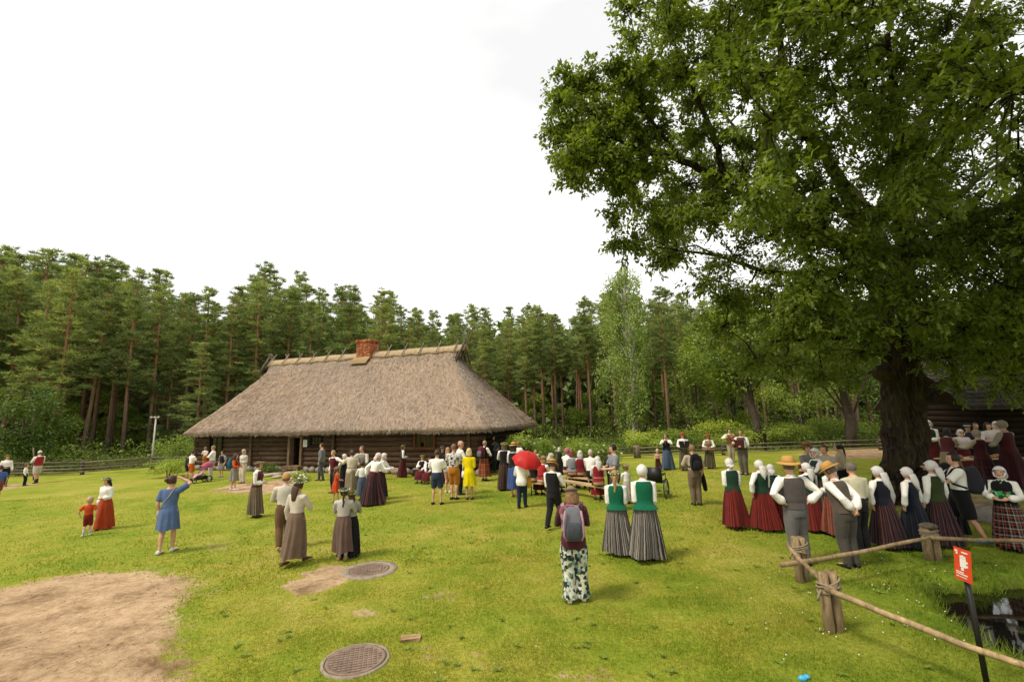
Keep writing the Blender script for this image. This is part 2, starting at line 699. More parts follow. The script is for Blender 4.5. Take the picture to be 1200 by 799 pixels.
for nm, val in (('bare', bare(GP)), ('forest', forest(GP)), ('mud', np.clip(-(gz + 0.06) / 0.12, 0, 1))):
    a_ = ground.data.attributes.new(nm, 'FLOAT', 'POINT')
    a_.data.foreach_set('value', np.ascontiguousarray(val, np.float32))

k = N('pond_water')
k.base(lin('#0d0b07'), 0.04, 0.5)
k.bump(k.noise(k.coord(), 5.0, 2), 0.04, 0.02)
pc = POND.mean(0)
mb = MB()
out = [(p + (p - pc) / np.linalg.norm(p - pc) * 0.25) for p in POND]
mb.add([(p[0], p[1], -0.17) for p in out], [tuple(range(len(out)))])
po = mb.build('pond_water', k.m, smooth=False)
if po.data.polygons[0].normal.z < 0:
    po.data.flip_normals()
tag(po, 'dark still pond water below the grassy bank', kind='structure')

# ------------------------------------------------------------------ thatched log house
M_LOG = wood('weathered_log', '#2a1e16', '#78604a')
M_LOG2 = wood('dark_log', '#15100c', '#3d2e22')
M_FRAME = wood('brown_window_wood', '#4a2c17', '#855630')
M_POST = wood('grey_post_wood', '#6a5a43', '#bfa880', (6, 6, 1.6))
M_GREYRAIL = wood('silvered_rail_wood', '#5b5347', '#b0a691', (1.2, 10, 10))
M_GREYPOST = wood('silvered_post_wood', '#4c443a', '#958b79', (8, 8, 1.5))
k = N('window_glass')
k.base(lin('#0c0e0f'), 0.06, 0.5)
M_GLASS = k.m
M_STONE = plain('field_stone', '#8d8478', 0.9, 0.2, 0.25, 4.0, 0.5)
k = N('thatch')
v1 = k.coord((1.0, 1.0, 1.0))
f1 = k.noise(v1, 0.5, 4, 0.6)
f2 = k.noise(k.coord((9, 9, 3.0)), 3.0, 5, 0.7)
f3 = k.noise(v1, 3.4, 5, 0.7)
c_ = k.ramp(k.math('ADD', k.math('MULTIPLY', f2, 0.62), k.math('MULTIPLY', f3, 0.38)),
            [(0.26, lin('#63554a')), (0.45, lin('#8d7c6b')), (0.55, lin('#a08d7a')), (0.74, lin('#b4a28e'))])
c_ = k.mix(1.0, c_, k.ramp(f1, [(0.3, (0.80, 0.79, 0.77)), (0.5, (1, 0.98, 0.96)), (0.72, (1.12, 1.06, 0.98))]), 'MULTIPLY')
tnt = k.attr('tint')
k.base(c_, 0.95, 0.1)
k.bump(f2, 0.6, 0.05)
M_THATCH = k.m
k = N('straw')
c_ = k.ramp(k.attr('tint'), [(0.0, lin('#6e6256')), (0.5, lin('#94877a')), (1.0, lin('#b5a899'))])
k.base(c_, 0.9, 0.1)
M_STRAW = k.m
M_CAP = None
k = N('ridge_straw')
f2 = k.noise(k.coord((12, 2, 2)), 2.5, 5, 0.65)
k.base(k.ramp(f2, [(0.3, lin('#7a6850')), (0.5, lin('#a18d70')), (0.75, lin('#bba88a'))]), 0.9, 0.1)
k.bump(f2, 0.6, 0.03)
M_CAP = k.m

house = thing('thatched_log_house', 'long old log farmhouse with a brown thatched roof and brick chimney', 'house',
              (H_O[0], H_O[1], 0), math.atan2(h_ax[1], h_ax[0]))

# roof: one closed shell, rounded hips, a small gablet at each end of the ridge
EZ, RZ_, X0, X1 = 2.20, 6.62, 1.75, 15.7


def roof_ring(t, m=440):
    if t < 0:
        e = {-3: (0.02, 2.30), -2: (0.55, 2.00), -1: (0.64, 2.08)}[t]
        x0, x1, y0, y1, z, rc = -e[0], H_L + e[0], -e[0], H_W + e[0], e[1], 0.25
    else:
        s = min(t / 0.83, 1.0)
        sag = -0.16 * math.sin(PI * t)          # slightly hollow slopes
        x0 = -H_OV + (X0 + 0.15 + H_OV) * (s if t < 0.83 else 1.0)
        x1 = H_L + H_OV + (X1 - 0.15 - H_L - H_OV) * (s if t < 0.83 else 1.0)
        w = (H_W + 2 * H_OV) / 2 * (1 - t)
        y0, y1 = H_W / 2 - w, H_W / 2 + w
        z = EZ + (RZ_ - EZ) * t + sag
        rc = max(0.02, min(0.55, w * 0.8) * (1 - 0.6 * t))
    rc = min(rc, (y1 - y0) / 2 - 1e-3)
    lx, ly = x1 - x0 - 2 * rc, y1 - y0 - 2 * rc
    pts = []
    # fixed numbers of points per side keep the rings aligned
    nf, ns, nc = 170, 40, 5
    def arc(cx, cy, a0):
        return [(cx + rc * math.cos(a0 + i / nc * PI / 2), cy + rc * math.sin(a0 + i / nc * PI / 2)) for i in range(nc)]
    pts += [(x0 + rc + lx * i / nf, y0) for i in range(nf)] + arc(x1 - rc, y0 + rc, -PI / 2)
    pts += [(x1, y0 + rc + ly * i / ns) for i in range(ns)] + arc(x1 - rc, y1 - rc, 0)
    pts += [(x1 - rc - lx * i / nf, y1) for i in range(nf)] + arc(x0 + rc, y1 - rc, PI / 2)
    pts += [(x0, y1 - rc - ly * i / ns) for i in range(ns)] + arc(x0 + rc, y0 + rc, PI)
    return np.array([(x, y, z) for x, y in pts])


ts = [-3, -2, -1] + list(np.linspace(0, 0.985, 52))
rings = []
for t in ts:
    r_ = roof_ring(t)
    if t >= 0:
        amp = 0.035
        r_ = r_ + np.stack([np.zeros(len(r_)), np.zeros(len(r_)),
                            (fbm(r_[:, 0] + r_[:, 1] * 0.3, r_[:, 1] + r_[:, 2], 1.3) - 0.5) * amp * 2.2 + rng.normal(0, 0.014, len(r_))], 1)
    else:
        r_[:, 2] += (fbm(r_[:, 0], r_[:, 1], 0.9) - 0.5) * 0.12 + rng.normal(0, 0.012, len(r_))
    rings.append(r_)
nr = len(rings[0])
V = np.concatenate(rings)
i0 = np.arange(nr)
P_ = np.concatenate([np.stack([j * nr + i0, j * nr + (i0 + 1) % nr, (j + 1) * nr + (i0 + 1) % nr, (j + 1) * nr + i0], 1) for j in range(len(rings) - 1)])
roof = np_mesh('thatched_roof', V, P_, M_THATCH, house, smooth=True)

# loose straw ends over the thatch
n_s = 26000
tt = rng.random(n_s) ** 1.2 * 0.97
uu = rng.random(n_s)
side = rng.random(n_s)
pz, ax, nn = np.zeros((n_s, 3)), np.zeros((n_s, 3)), np.zeros((n_s, 3))
ridx = (tt * 51 / 0.985).clip(0, 50).astype(int)
RA = np.stack(rings[3:])
kk = np.where(side < 0.72, (uu * 176).astype(int), 172 + (uu * 52).astype(int))
pz = RA[ridx, kk] * 1.0
nxt = RA[np.minimum(ridx + 1, 51), kk]
down = unit(RA[ridx, kk] - nxt)
hor = unit(np.cross(down, np.array([0, 0, 1.0])))
nrm_ = unit(np.cross(hor, down))
nrm_[nrm_[:, 2] < 0] *= -1
pz = pz + hor * rng.normal(0, 0.06, (n_s, 1)) + nrm_ * 0.012 - down * rng.random((n_s, 1)) * 0.1
ax = down + hor * rng.normal(0, 0.25, (n_s, 1)) + nrm_ * np.abs(rng.normal(0.05, 0.08, (n_s, 1)))
Vs, Ps, Ts = leaves(pz, ax, nrm_ + hor * rng.normal(0, 0.3, (n_s, 1)), rng.uniform(0.10, 0.26, n_s), rng.uniform(0.014, 0.036, n_s), rng.random(n_s), 'tri')
st = np_mesh('loose_straw', Vs, Ps, M_STRAW, house, Ts)
st['kind'] = 'stuff'
# ragged straw fringe hanging at the eave
n_s = 5200
kk = rng.integers(0, 226, n_s)
pz = rings[1][kk] + rng.normal(0, 0.03, (n_s, 3)) + np.array([0, 0, 0.08])
outw = unit(np.stack([np.where(kk > 172, 1.0, 0), np.where(kk <= 172, -1.0, 0), np.full(n_s, -2.0)], 1))
Vs, Ps, Ts = leaves(pz, outw + rng.normal(0, 0.15, (n_s, 3)), np.array([[0.3, -1, 0.3]]) + rng.normal(0, 0.3, (n_s, 3)),
                    rng.uniform(0.08, 0.17, n_s), rng.uniform(0.02, 0.04, n_s), rng.random(n_s) * 0.7, 'tri')
fr = np_mesh('eave_straw', Vs, Ps, M_STRAW, house, Ts)
fr['kind'] = 'stuff'

# straw ridge cap with crossed ridge poles
slope_y, slope_z = H_W / 2 + H_OV, RZ_ - EZ
sl = math.hypot(slope_y, slope_z)
dn = np.array([0, -slope_y / sl, -slope_z / sl])
dnb = np.array([0, slope_y / sl, -slope_z / sl])
ridge_c = np.array([0, H_W / 2, RZ_ + 0.02])


def house_x_at(px, y, z):
    lo, hi = 0.0, H_L
    for _ in range(40):
        m = (lo + hi) / 2
        w = H_O + h_ax * m + h_n * y
        if bearing((w[0], w[1], z))[0] < px:
            lo = m
        else:
            hi = m
    return lo


CHX = house_x_at(431, H_W / 2, 7.0)
pole_x = [X0 + 0.15 + 1.12 * i for i in range(13)]
pole_x = [p for p in pole_x if abs(p - CHX) > 1.0 and p < X1 + 0.1]
mb = MB()
xs = np.linspace(X0 - 0.1, X1 + 0.22, 130)
rows = []
for d in (dn, dnb):
    ringsx = []
    for x in xs:
        near = min(abs(x - p) for p in pole_x)
        ln = 0.54 - 0.10 * min(near / 0.55, 1.0) ** 1.4 + random.uniform(-0.012, 0.012)
        up = np.cross(np.array([1.0, 0, 0]), d)
        up = up if up[2] > 0 else -up
        a = ridge_c + np.array([x, 0, 0])
        wv = 0.02 * math.sin(x * 2.1) + random.uniform(-0.006, 0.006)
        ringsx.append([a + up * (0.06 + wv), a + d * ln * 0.5 + up * (0.06 + wv), a + d * ln + up * 0.035, a + d * ln - up * 0.03, a - up * 0.02])
    mb.loft(ringsx)
mb.build('ridge_cap', M_CAP, house)
for p in pole_x:
    for d, oth in ((dn, dnb), (dnb, dn)):
        up = np.cross(np.array([1.0, 0, 0]), d)
        up = up if up[2] > 0 else -up
        a = ridge_c + np.array([p + (0.05 if d is dn else -0.05), 0, 0]) + up * 0.16
        mb = MB()
        mb.tube([a + d * 0.60 - up * 0.02, a + d * 0.2 - up * 0.02, a - d * random.uniform(0.30, 0.46)], [0.026, 0.030, 0.028], 6)
        mb.build('ridge_pole', M_GREYRAIL, house)
# gablets: dark triangular openings under leaning barge boards
for gx_, sg in ((X1 - 0.12, 1), (X0 + 0.12, -1)):
    gb = MB()
    w_ = (1 - 0.80) * slope_y
    gb.add([(gx_ + sg * 0.02, H_W / 2 - w_, RZ_ - 0.80), (gx_ + sg * 0.02, H_W / 2 + w_, RZ_ - 0.80), (gx_ + sg * 0.02, H_W / 2, RZ_ + 0.02)], [(0, 1, 2)])
    gob = gb.build('gablet', M_LOG2, house, smooth=False)
    for s2 in (-1, 1):
        bb = MB()
        A = np.array([gx_ + sg * 0.3, H_W / 2 + s2 * 0.02, RZ_ + 0.30])
        B = np.array([gx_ + sg * 0.16, H_W / 2 + s2 * (w_ + 0.12), RZ_ - 0.95])
        A2 = A + (A - B) * 0.15
        bb.tube([B, (A + B) / 2, A2], [0.10, 0.10, 0.08], 6, flat=((1, 0, 0), 0.4))
        bb.build('barge_board', M_GREYPOST, gob)

# chimney of separate bricks joined in one mesh, on a sheet of board
k = N('old_brick')
oi = k.attr('tint')
f = k.noise(k.coord(), 9, 5, 0.7)
c_ = k.ramp(oi, [(0, lin('#8f5236')), (0.5, lin('#b56c49')), (1, lin('#c98f6a'))])
k.base(k.mix(1.0, c_, k.ramp(f, [(0.3, (0.7, 0.7, 0.7)), (0.7, (1.15, 1.12, 1.1))]), 'MULTIPLY'), 0.9, 0.15)
k.bump(f, 0.5, 0.02)
M_BRICK = k.m
CW, CD, CZ0, CZ1 = 1.0, 0.85, RZ_ - 0.55, RZ_ + 0.80
vb, fb, tb = [], [], []
nrow = 17
for rr in range(nrow):
    z = CZ0 + (CZ1 - CZ0) * (rr + 0.5) / nrow
    e = 0.05 if rr >= nrow - 2 else 0.0
    for ax_, ln in ((0, CW + 2 * e), (1, CD + 2 * e)):
        nb_ = 5 if ax_ == 0 else 4
        for sd in (-1, 1):
            for i in range(nb_):
                off = (i + 0.5 + (0.25 if rr % 2 else -0.25) * 0) / nb_ * ln - ln / 2
                half = ln / nb_ / 2 - 0.008
                c = [0, 0, z]
                c[ax_] = off + (0.06 if rr % 2 else -0.06) * (1 if 0 < i < nb_ - 1 else 0)
                c[1 - ax_] = sd * ((CD if ax_ == 0 else CW) / 2 + e - 0.06 + random.uniform(-0.006, 0.006))
                hs = [0, 0, (CZ1 - CZ0) / nrow / 2 - 0.008]
                hs[ax_] = half
                hs[1 - ax_] = 0.06
                o_ = len(vb)
                for sz in (-1, 1):
                    for sy in (-1, 1):
                        for sx in (-1, 1):
                            vb.append((c[0] + sx * hs[0], c[1] + sy * hs[1], c[2] + sz * hs[2]))
                fb += [tuple(o_ + q for q in ff) for ff in ((0, 2, 3, 1), (4, 5, 7, 6), (0, 1, 5, 4), (2, 6, 7, 3), (1, 3, 7, 5), (0, 4, 6, 2))]
                tb += [random.random()] * 8
bro = np_mesh('chimney_bricks', np.array(vb), np.array(fb), M_BRICK, house, np.array(tb), loc=(CHX, H_W / 2, 0))
bro['kind'] = 'stuff'
mb = MB()
mb.box((0, 0, (CZ0 + CZ1) / 2), (CW - 0.1, CD - 0.1, CZ1 - CZ0 - 0.04))
mb.build('chimney_core', plain('mortar', '#8f7a68'), house, loc=(CHX, H_W / 2, 0), smooth=False)
mb = MB()
a = ridge_c + np.array([CHX, 0, 0])
up = np.cross(np.array([1.0, 0, 0]), dn)
up = up if up[2] > 0 else -up
q0, q1 = a + dn * 0.3 + up * 0.15, a + dn * 1.02 + up * 0.10
q = [q0 + [-0.62, 0, 0], q0 + [0.52, 0, 0], q1 + [0.42, 0, 0], q1 + [-0.75, 0, 0]]
mb.add(q + [p - up * 0.04 for p in q], [(0, 1, 2, 3), (7, 6, 5, 4), (0, 4, 5, 1), (1, 5, 6, 2), (2, 6, 7, 3), (3, 7, 4, 0)])
mb.build('chimney_board', wood('pale_board', '#8a7352', '#c2aa80'), house, smooth=False)

# log walls
OPEN = [(10.40, 11.14, 0.30, 1.84), (2.37, 3.50, 1.20, 1.96), (9.03, 9.84, 1.33, 1.90), (16.1, 17.1, 0.8, 1.95)]   # u from the right corner, z
ZB, NC, LH = 0.32, 8, 0.25
_logm = {}


def log(ax_, a, b, fixed, z, mat=M_LOG):
    ln = b - a
    if ln < 0.1:
        return
    mb = MB()
    seg = max(2, int(ln / 1.2))
    pts = [((-ln / 2 + ln * i / seg), random.uniform(-0.008, 0.008), random.uniform(-0.008, 0.008)) for i in range(seg + 1)]
    mb.tube(pts, [random.uniform(0.128, 0.142) for _ in pts], 8, flat=((0, 1, 0), 0.8))
    o = mb.build('log', mat, house)
    o.location = ((a + b) / 2, fixed, z) if ax_ == 0 else (fixed, (a + b) / 2, z)
    if ax_ == 1:
        o.rotation_euler = (0, 0, PI / 2)


for c in range(NC):
    z = ZB + LH * (c + 0.5)
    ops = sorted([(H_L - b, H_L - a) for a, b, z0, z1 in OPEN if z0 < z < z1])
    x = -0.18 if c % 2 else -0.05
    joints = [5.1, 9.95] if c % 2 else [4.9, 9.8]
    cuts = []
    for a, b in ops:
        cuts.append((x, a - 0.02))
        x = b + 0.02
    cuts.append((x, H_L + (0.18 if c % 2 else 0.05)))
    for a, b in cuts:
        js = [j for j in joints if a + 0.5 < j < b - 0.5]
        prev = a
        for j in js + [b]:
            log(0, prev, j - (0.006 if j != b else 0), 0, z)
            prev = j
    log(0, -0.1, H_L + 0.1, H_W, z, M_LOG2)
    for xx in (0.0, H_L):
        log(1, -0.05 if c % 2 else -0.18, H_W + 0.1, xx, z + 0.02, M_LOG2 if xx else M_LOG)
for xx in (H_L - 8.28, H_L - 13.9, H_L - 0.6):
    mb = MB()
    mb.box((xx, -0.15, (ZB + 2.3) / 2), (0.16, 0.07, 2.3 - ZB), jit=0.008)
    mb.build('wall_post', M_LOG, house, smooth=False)
# sill stones
x = -0.2
while x < H_L + 0.1:
    w_ = random.uniform(0.4, 0.8)
    mb = MB()
    mb.ball((0, 0, 0), (w_ / 2, 0.2, 0.19), 10, 6)
    mb.build('foundation_stone', M_STONE, house, loc=(x + w_ / 2, 0.02, 0.14))
    x += w_ * 0.94
mb = MB()
mb.box((H_L / 2, H_W / 2, 0.16), (H_L - 0.3, H_W - 0.3, 0.28))
mb.build('floor', M_LOG2, house, smooth=False)


def rect_frame(name, x0, x1, z0, z1, t, dep, mat, parent, yy):
    mb = MB()
    mb.box(((x0 + x1) / 2, yy, z1 + t / 2), (x1 - x0 + 2 * t, dep, t))
    mb.box(((x0 + x1) / 2, yy, z0 - t / 2), (x1 - x0 + 2 * t, dep, t))
    mb.box((x0 - t / 2, yy, (z0 + z1) / 2), (t, dep - 0.006, z1 - z0))
    mb.box((x1 + t / 2, yy, (z0 + z1) / 2), (t, dep - 0.006, z1 - z0))
    return mb.build(name, mat, parent, smooth=False)


# door: open dark doorway in pale jambs, the plank leaf folded inwards
dx0, dx1 = H_L - 11.14, H_L - 10.40
M_JAMB = wood('pale_door_wood', '#544533', '#9a8768', (8, 8, 1.4))
df = rect_frame('door_frame', dx0 + 0.02, dx1 - 0.02, 0.36, 1.80, 0.13, 0.34, M_JAMB, house, -0.02)
mb = MB()
mb.box((0, 0.36, 1.08), (0.05, 0.7, 1.42), jit=0.003)
mb.build('door_leaf', M_LOG2, df, smooth=False, loc=(dx0 + 0.06, 0.16, 0))
mb = MB()
mb.box(((dx0 + dx1) / 2, -0.24, 0.27), (1.15, 0.5, 0.16), jit=0.01)
mb.build('door_step', M_JAMB, house, smooth=False)


def window(u0, u1, z0, z1, cols, rows, sashes, mat):
    a, b = H_L - u1, H_L - u0
    fr_ = rect_frame('window', a + 0.06, b - 0.06, z0 + 0.06, z1 - 0.06, 0.075, 0.26, mat, house, -0.03)
    a, b, z0, z1 = a + 0.06, b - 0.06, z0 + 0.06, z1 - 0.06
    sw = (b - a) / sashes
    for s_ in range(sashes):
        sa = a + s_ * sw
        rect_frame('sash', sa + 0.045, sa + sw - 0.045, z0 + 0.045, z1 - 0.045, 0.04, 0.05, mat, fr_, -0.07)
        pw, ph = (sw - 0.09) / cols, (z1 - z0 - 0.09) / rows
        for i in range(cols):
            for j in range(rows):
                mb = MB()
                mb.box((sa + 0.045 + pw * (i + 0.5), -0.06 + random.uniform(-0.003, 0.003), z0 + 0.045 + ph * (j + 0.5)), (pw - 0.02, 0.008, ph - 0.02))
                mb.build('pane', M_GLASS, fr_, smooth=False)
        mb = MB()
        for i in range(1, cols):
            mb.box((sa + 0.045 + pw * i, -0.075, (z0 + z1) / 2), (0.022, 0.03, z1 - z0 - 0.1))
        for j in range(1, rows):
            mb.box((sa + sw / 2, -0.075, z0 + 0.045 + ph * j), (sw - 0.1, 0.026, 0.022))
        mb.build('glazing_bar', mat, fr_, smooth=False)
    return fr_


window(2.37, 3.50, 1.20, 1.96, 2, 2, 2, M_FRAME)
window(9.03, 9.84, 1.33, 1.90, 3, 2, 1, M_LOG2)
window(16.1, 17.1, 0.8, 1.95, 2, 3, 1, M_LOG2)
# notice beside the door
mb = MB()
mb.box((H_L - 10.08, -0.17, 1.50), (0.26, 0.015, 0.36))
mb.build('notice', plain('notice_paper', '#c9c9bd', 0.7), house, smooth=False)
mb = MB()
for i in range(5):
    mb.box((H_L - 10.08 + (0.02 if i % 2 else 0), -0.179, 1.61 - i * 0.05), (0.19 - 0.05 * (i % 2), 0.004, 0.014))
mb.build('notice_lines', plain('print_ink', '#4a4a46'), house, smooth=False)

# flat stones before the door
for i in range(11):
    px, py = random.uniform(304, 352), random.uniform(553, 560)
    g = at_ground(px, py)
    mb = MB()
    mb.ball((0, 0, 0), (random.uniform(0.3, 0.6), random.uniform(0.25, 0.4), 0.09), 9, 5, Matrix.Rotation(random.random() * 3, 3, 'Z'))
    o = mb.build('stepping_stone', plain('pale_stone', '#a89a86', 0.9, 0.2, 0.2, 5, 0.4), loc=(g[0], g[1], 0.05))
    tag(o, 'flat pale stone in the rubble step before the farmhouse door', 'stone', 'flat stones before the farmhouse door')

# ------------------------------------------------------------------ dark barn behind the oak
b0 = at_depth(1142, 500, 21.5)
barn = thing('log_barn', 'dark log barn with a grey shingle roof behind the oak trunk', 'barn', (b0[0] + 0.2, b0[1], 0), R(-12))
mb = MB()
for c in range(9):
    mbb = MB()
    mbb.tube([(0, 0, 0), (3.0, 0, 0.01), (6.5, 0, 0), (10, 0, 0.01)], 0.15, 8, flat=((0, 1, 0), 0.8))
    mbb.build('log', M_LOG2, barn, loc=(0, 0, 0.3 + c * 0.27))
    mbb = MB()
    mbb.tube([(0, 0, 0), (0, 3, 0), (0, 6, 0)], 0.15, 8, flat=((1, 0, 0), 0.8))
    mbb.build('log', M_LOG2, barn, loc=(0, 0, 0.32 + c * 0.27))
M_SHINGLE = wood('grey_shingle', '#2f2c29', '#625d57', (4, 4, 1.0))
mb = MB()
mb.box((5, -0.45, 3.02), (10.8, 0.06, 0.06))
for s_, y0, y1 in ((1, -0.9, 3.0), (-1, 6.9, 3.0)):
    mb.add([(-0.8, y0, 2.50), (10.8, y0, 2.50), (10.8, y1, 5.2), (-0.8, y1, 5.2), (-0.8, y0, 2.38), (10.8, y0, 2.38), (10.8, y1, 5.08), (-0.8, y1, 5.08)],
           [(0, 1, 2, 3), (7, 6, 5, 4), (0, 4, 5, 1), (1, 5, 6, 2), (3, 2, 6, 7), (0, 3, 7, 4)])
mb.build('roof', M_SHINGLE, barn, smooth=False)
sh0 = None
vv, ff = [], []
sd = np.array([0, 3.9, 2.70]) / math.hypot(3.9, 2.70)
up_ = np.array([0, -sd[2], sd[1]])
for rr in range(14):
    x = -0.85 - 0.1 * (rr % 2)
    while x < 10.8:
        w_ = random.uniform(0.16, 0.26)
        a = np.array([x, -0.95, 2.50]) + sd * (rr * 0.34) + up_ * 0.035
        o_ = len(vv)
        q = [a, a + [w_ - 0.015, 0, 0], a + [w_ - 0.015, 0, 0] + sd * 0.42 - up_ * 0.03, a + sd * 0.42 - up_ * 0.03]
        lift = up_ * random.uniform(0.0, 0.02)
        vv += [tuple(q[0] + lift), tuple(q[1] + lift), tuple(q[2]), tuple(q[3]), tuple(q[0] - up_ * 0.02), tuple(q[1] - up_ * 0.02)]
        ff += [(o_, o_ + 1, o_ + 2, o_ + 3), (o_ + 4, o_ + 5, o_ + 1, o_)]
        x += w_
sh = np_mesh('shingles', np.array(vv), np.array(ff), M_SHINGLE, barn)
sh['kind'] = 'stuff'

# ------------------------------------------------------------------ fences


def rail_fence(name, label, nodes, zs, hpost, rpost, wobble=0.03, thick=0.035, big=()):
    """nodes: (x, y) of the posts"""
    f_ = thing(name, label, 'fence', (nodes[0][0], nodes[0][1], 0), group=None)
    o0 = np.array([nodes[0][0], nodes[0][1], 0])
    for i, p in enumerate(nodes):
        mb = MB()
        rp_ = rpost * (1.9 if i in big else 1.0)
        hh = hpost * (1.1 if i in big else 1.0)
        q = np.array([p[0], p[1], 0]) - o0
        mb.tube([q + [0, 0, -0.2], q + [0.01, 0, hh * 0.5], q + [0, 0, hh - 0.02], q + [0, 0, hh]], [rp_, rp_, rp_ * 0.95, rp_ * 0.8], 9, jit=0.05)
        mb.build('post', M_GREYPOST, f_)
    for i in range(len(nodes) - 1):
        for z in zs:
            a, b = [np.array([n_[0], n_[1], 0]) - o0 for n_ in (nodes[i], nodes[i + 1])]
            d = (b - a) / np.linalg.norm(b - a)
            side_ = np.array([d[1], -d[0], 0]) * (rpost + 0.02) * (1 if d[0] > 0 else -1)
            a = a + side_ + [0, 0, z + random.uniform(-wobble, wobble)] - d * 0.12
            b = b + side_ + [0, 0, z + random.uniform(-wobble, wobble)] + d * 0.12
            mid = (a + b) / 2 + [0, 0, random.uniform(-wobble, wobble)]
            mb = MB()
            mb.tube([a, mid, b], [thick * 1.1, thick, thick * 0.85], 7, jit=0.04)
            mb.build('rail', M_GREYRAIL, f_)
    return f_


lf = [at_ground(-95, 562), at_ground(-40, 559.5), at_ground(20, 557.5), at_ground(96, 556), at_ground(178.5, 550), at_ground(240, 546)]
rail_fence('rail_fence', 'silvered rail fence at the forest edge left of the farmhouse', lf, (0.16, 0.34, 0.53, 0.70), 0.80, 0.10)
rf = [at_ground(612, 541), at_ground(672, 539), at_ground(747, 536.5), at_ground(848, 533), at_ground(951, 529.5), at_ground(1032, 527), at_ground(1110, 525), at_ground(1230, 522)]
rail_fence('rail_fence', 'silvered rail fence behind the musicians running towards the oak', rf, (0.17, 0.38, 0.60), 0.66, 0.11, big=(2,))

# rail round the pond: paired posts tied with rope
M_ROPE = plain('twisted_rope', '#8d7f68', 0.95, 0.1, 0.2, 30, 0.6)
pf = thing('pond_rail', 'low pole railing round the pond on roped pairs of posts', 'railing', (0, 0, 0))


def post_pair(px, py, h, ang, r=0.058):
    g = at_ground(px, py)
    d = np.array([math.cos(ang), math.sin(ang), 0])
    for s_ in (-1, 1):
        q = g + d * s_ * (r + 0.004)
        hh = h + random.uniform(-0.02, 0.02)
        mb = MB()
        mb.tube([q + [0, 0, -0.2], q + [0.006 * s_, 0, hh * 0.4], q + [0, 0.004, hh - 0.012], q + [0, 0, hh]], [r * 1.05, r, r * 0.98, r * 0.86], 12, jit=0.025)
        mb.build('post', M_POST, pf)
    return g


pA = post_pair(978, 740, 0.70, R(10))
pB = post_pair(941, 681, 0.66, R(20))
pC = post_pair(1094, 656, 0.56, R(5), 0.07)
mb = MB()
mb.ball(tuple(pC + [0, 0, 0.57]), (0.15, 0.12, 0.06), 10, 6)
mb.build('post_cap', M_GREYPOST, pf)


def pole(pts, r0, r1):
    mb = MB()
    n_ = 9
    P0_, P1_ = np.array(pts[0]), np.array(pts[1])
    q = [P0_ + (P1_ - P0_) * i / n_ + np.array([random.uniform(-.008, .008), random.uniform(-.008, .008), random.uniform(-.008, .008) - 0.03 * math.sin(PI * i / n_)]) for i in range(n_ + 1)]
    mb.tube(q, list(np.linspace(r0, r1, n_ + 1)), 9, jit=0.06)
    mb.build('rail', M_POST, pf)


pole((at_ground(922, 638, 0.60), at_ground(977, 692, 0.52)), 0.028, 0.036)
pole((at_ground(968, 690, 0.54), at_ground(1245, 795, 0.46)), 0.035, 0.030)
pole((at_ground(916, 662, 0.42), at_ground(1100, 626.5, 0.47)), 0.036, 0.028)
pole((at_ground(1086, 629, 0.46), at_ground(1260, 633, 0.44)), 0.036, 0.032)
pole((at_ground(1245, 795, 0.46) + [0.1, -0.05, 0], at_ground(1500, 840, 0.46)), 0.036, 0.032)
post_pair(1262, 850, 0.62, R(10))
for g, z0, rr in ((pA, 0.52, 0.135), (pB, 0.50, 0.135), (pC, 0.45, 0.15)):
    for i in range(4):
        mb = MB()
        n_ = 18
        tl_ = random.uniform(-0.25, 0.25)
        q = [g + np.array([math.cos(2 * PI * j / n_) * rr, math.sin(2 * PI * j / n_) * rr * 0.62, z0 - 0.05 + i * 0.032 + tl_ * 0.2 * math.cos(2 * PI * j / n_)]) for j in range(n_ + 1)]
        mb.tube(q, 0.013, 6, jit=0.08)
        mb.build('rope_turn', M_ROPE, pf)
    mb = MB()
    q = g + np.array([-rr, -0.05, z0 - 0.02])
    mb.tube([q, q + [-0.05, -0.03, -0.05], q + [-0.07, -0.02, -0.12]], 0.013, 6)
    mb.build('rope_end', M_ROPE, pf)

# ------------------------------------------------------------------ warning sign on a black pole
sb = at_ground(1159, 812)
sign = thing('warning_sign', 'small red sign with white print on a black pole by the pond', 'sign', tuple(sb), R(0))
top = at_depth(1132, 655, sb[1] + 0.04)
mb = MB()
hgt = 1.11
mb.tube([(0, 0, -0.2), (-0.005, 0.01, hgt * 0.5), (0, 0.03, hgt)], 0.024, 10)
mb.build('pole', plain('black_paint', '#15120f', 0.5, 0.4, 0.2, 20), sign)
pl = MB()
pw, ph = 0.20, 0.30
pl.box((0, 0, 0), (pw, 0.008, ph))
plo = pl.build('sign_plate', plain('red_enamel', '#c8431f', 0.45, 0.4, 0.08, 5, 0.0), sign, smooth=False, loc=(-0.032, 0.006, hgt + 0.03))
plo.rotation_euler = (R(-6), R(0), R(-98))
mb = MB()
wy = -0.0065


def bar(x, z, w, h):
    mb.box((x, wy, z), (w, 0.004, h))


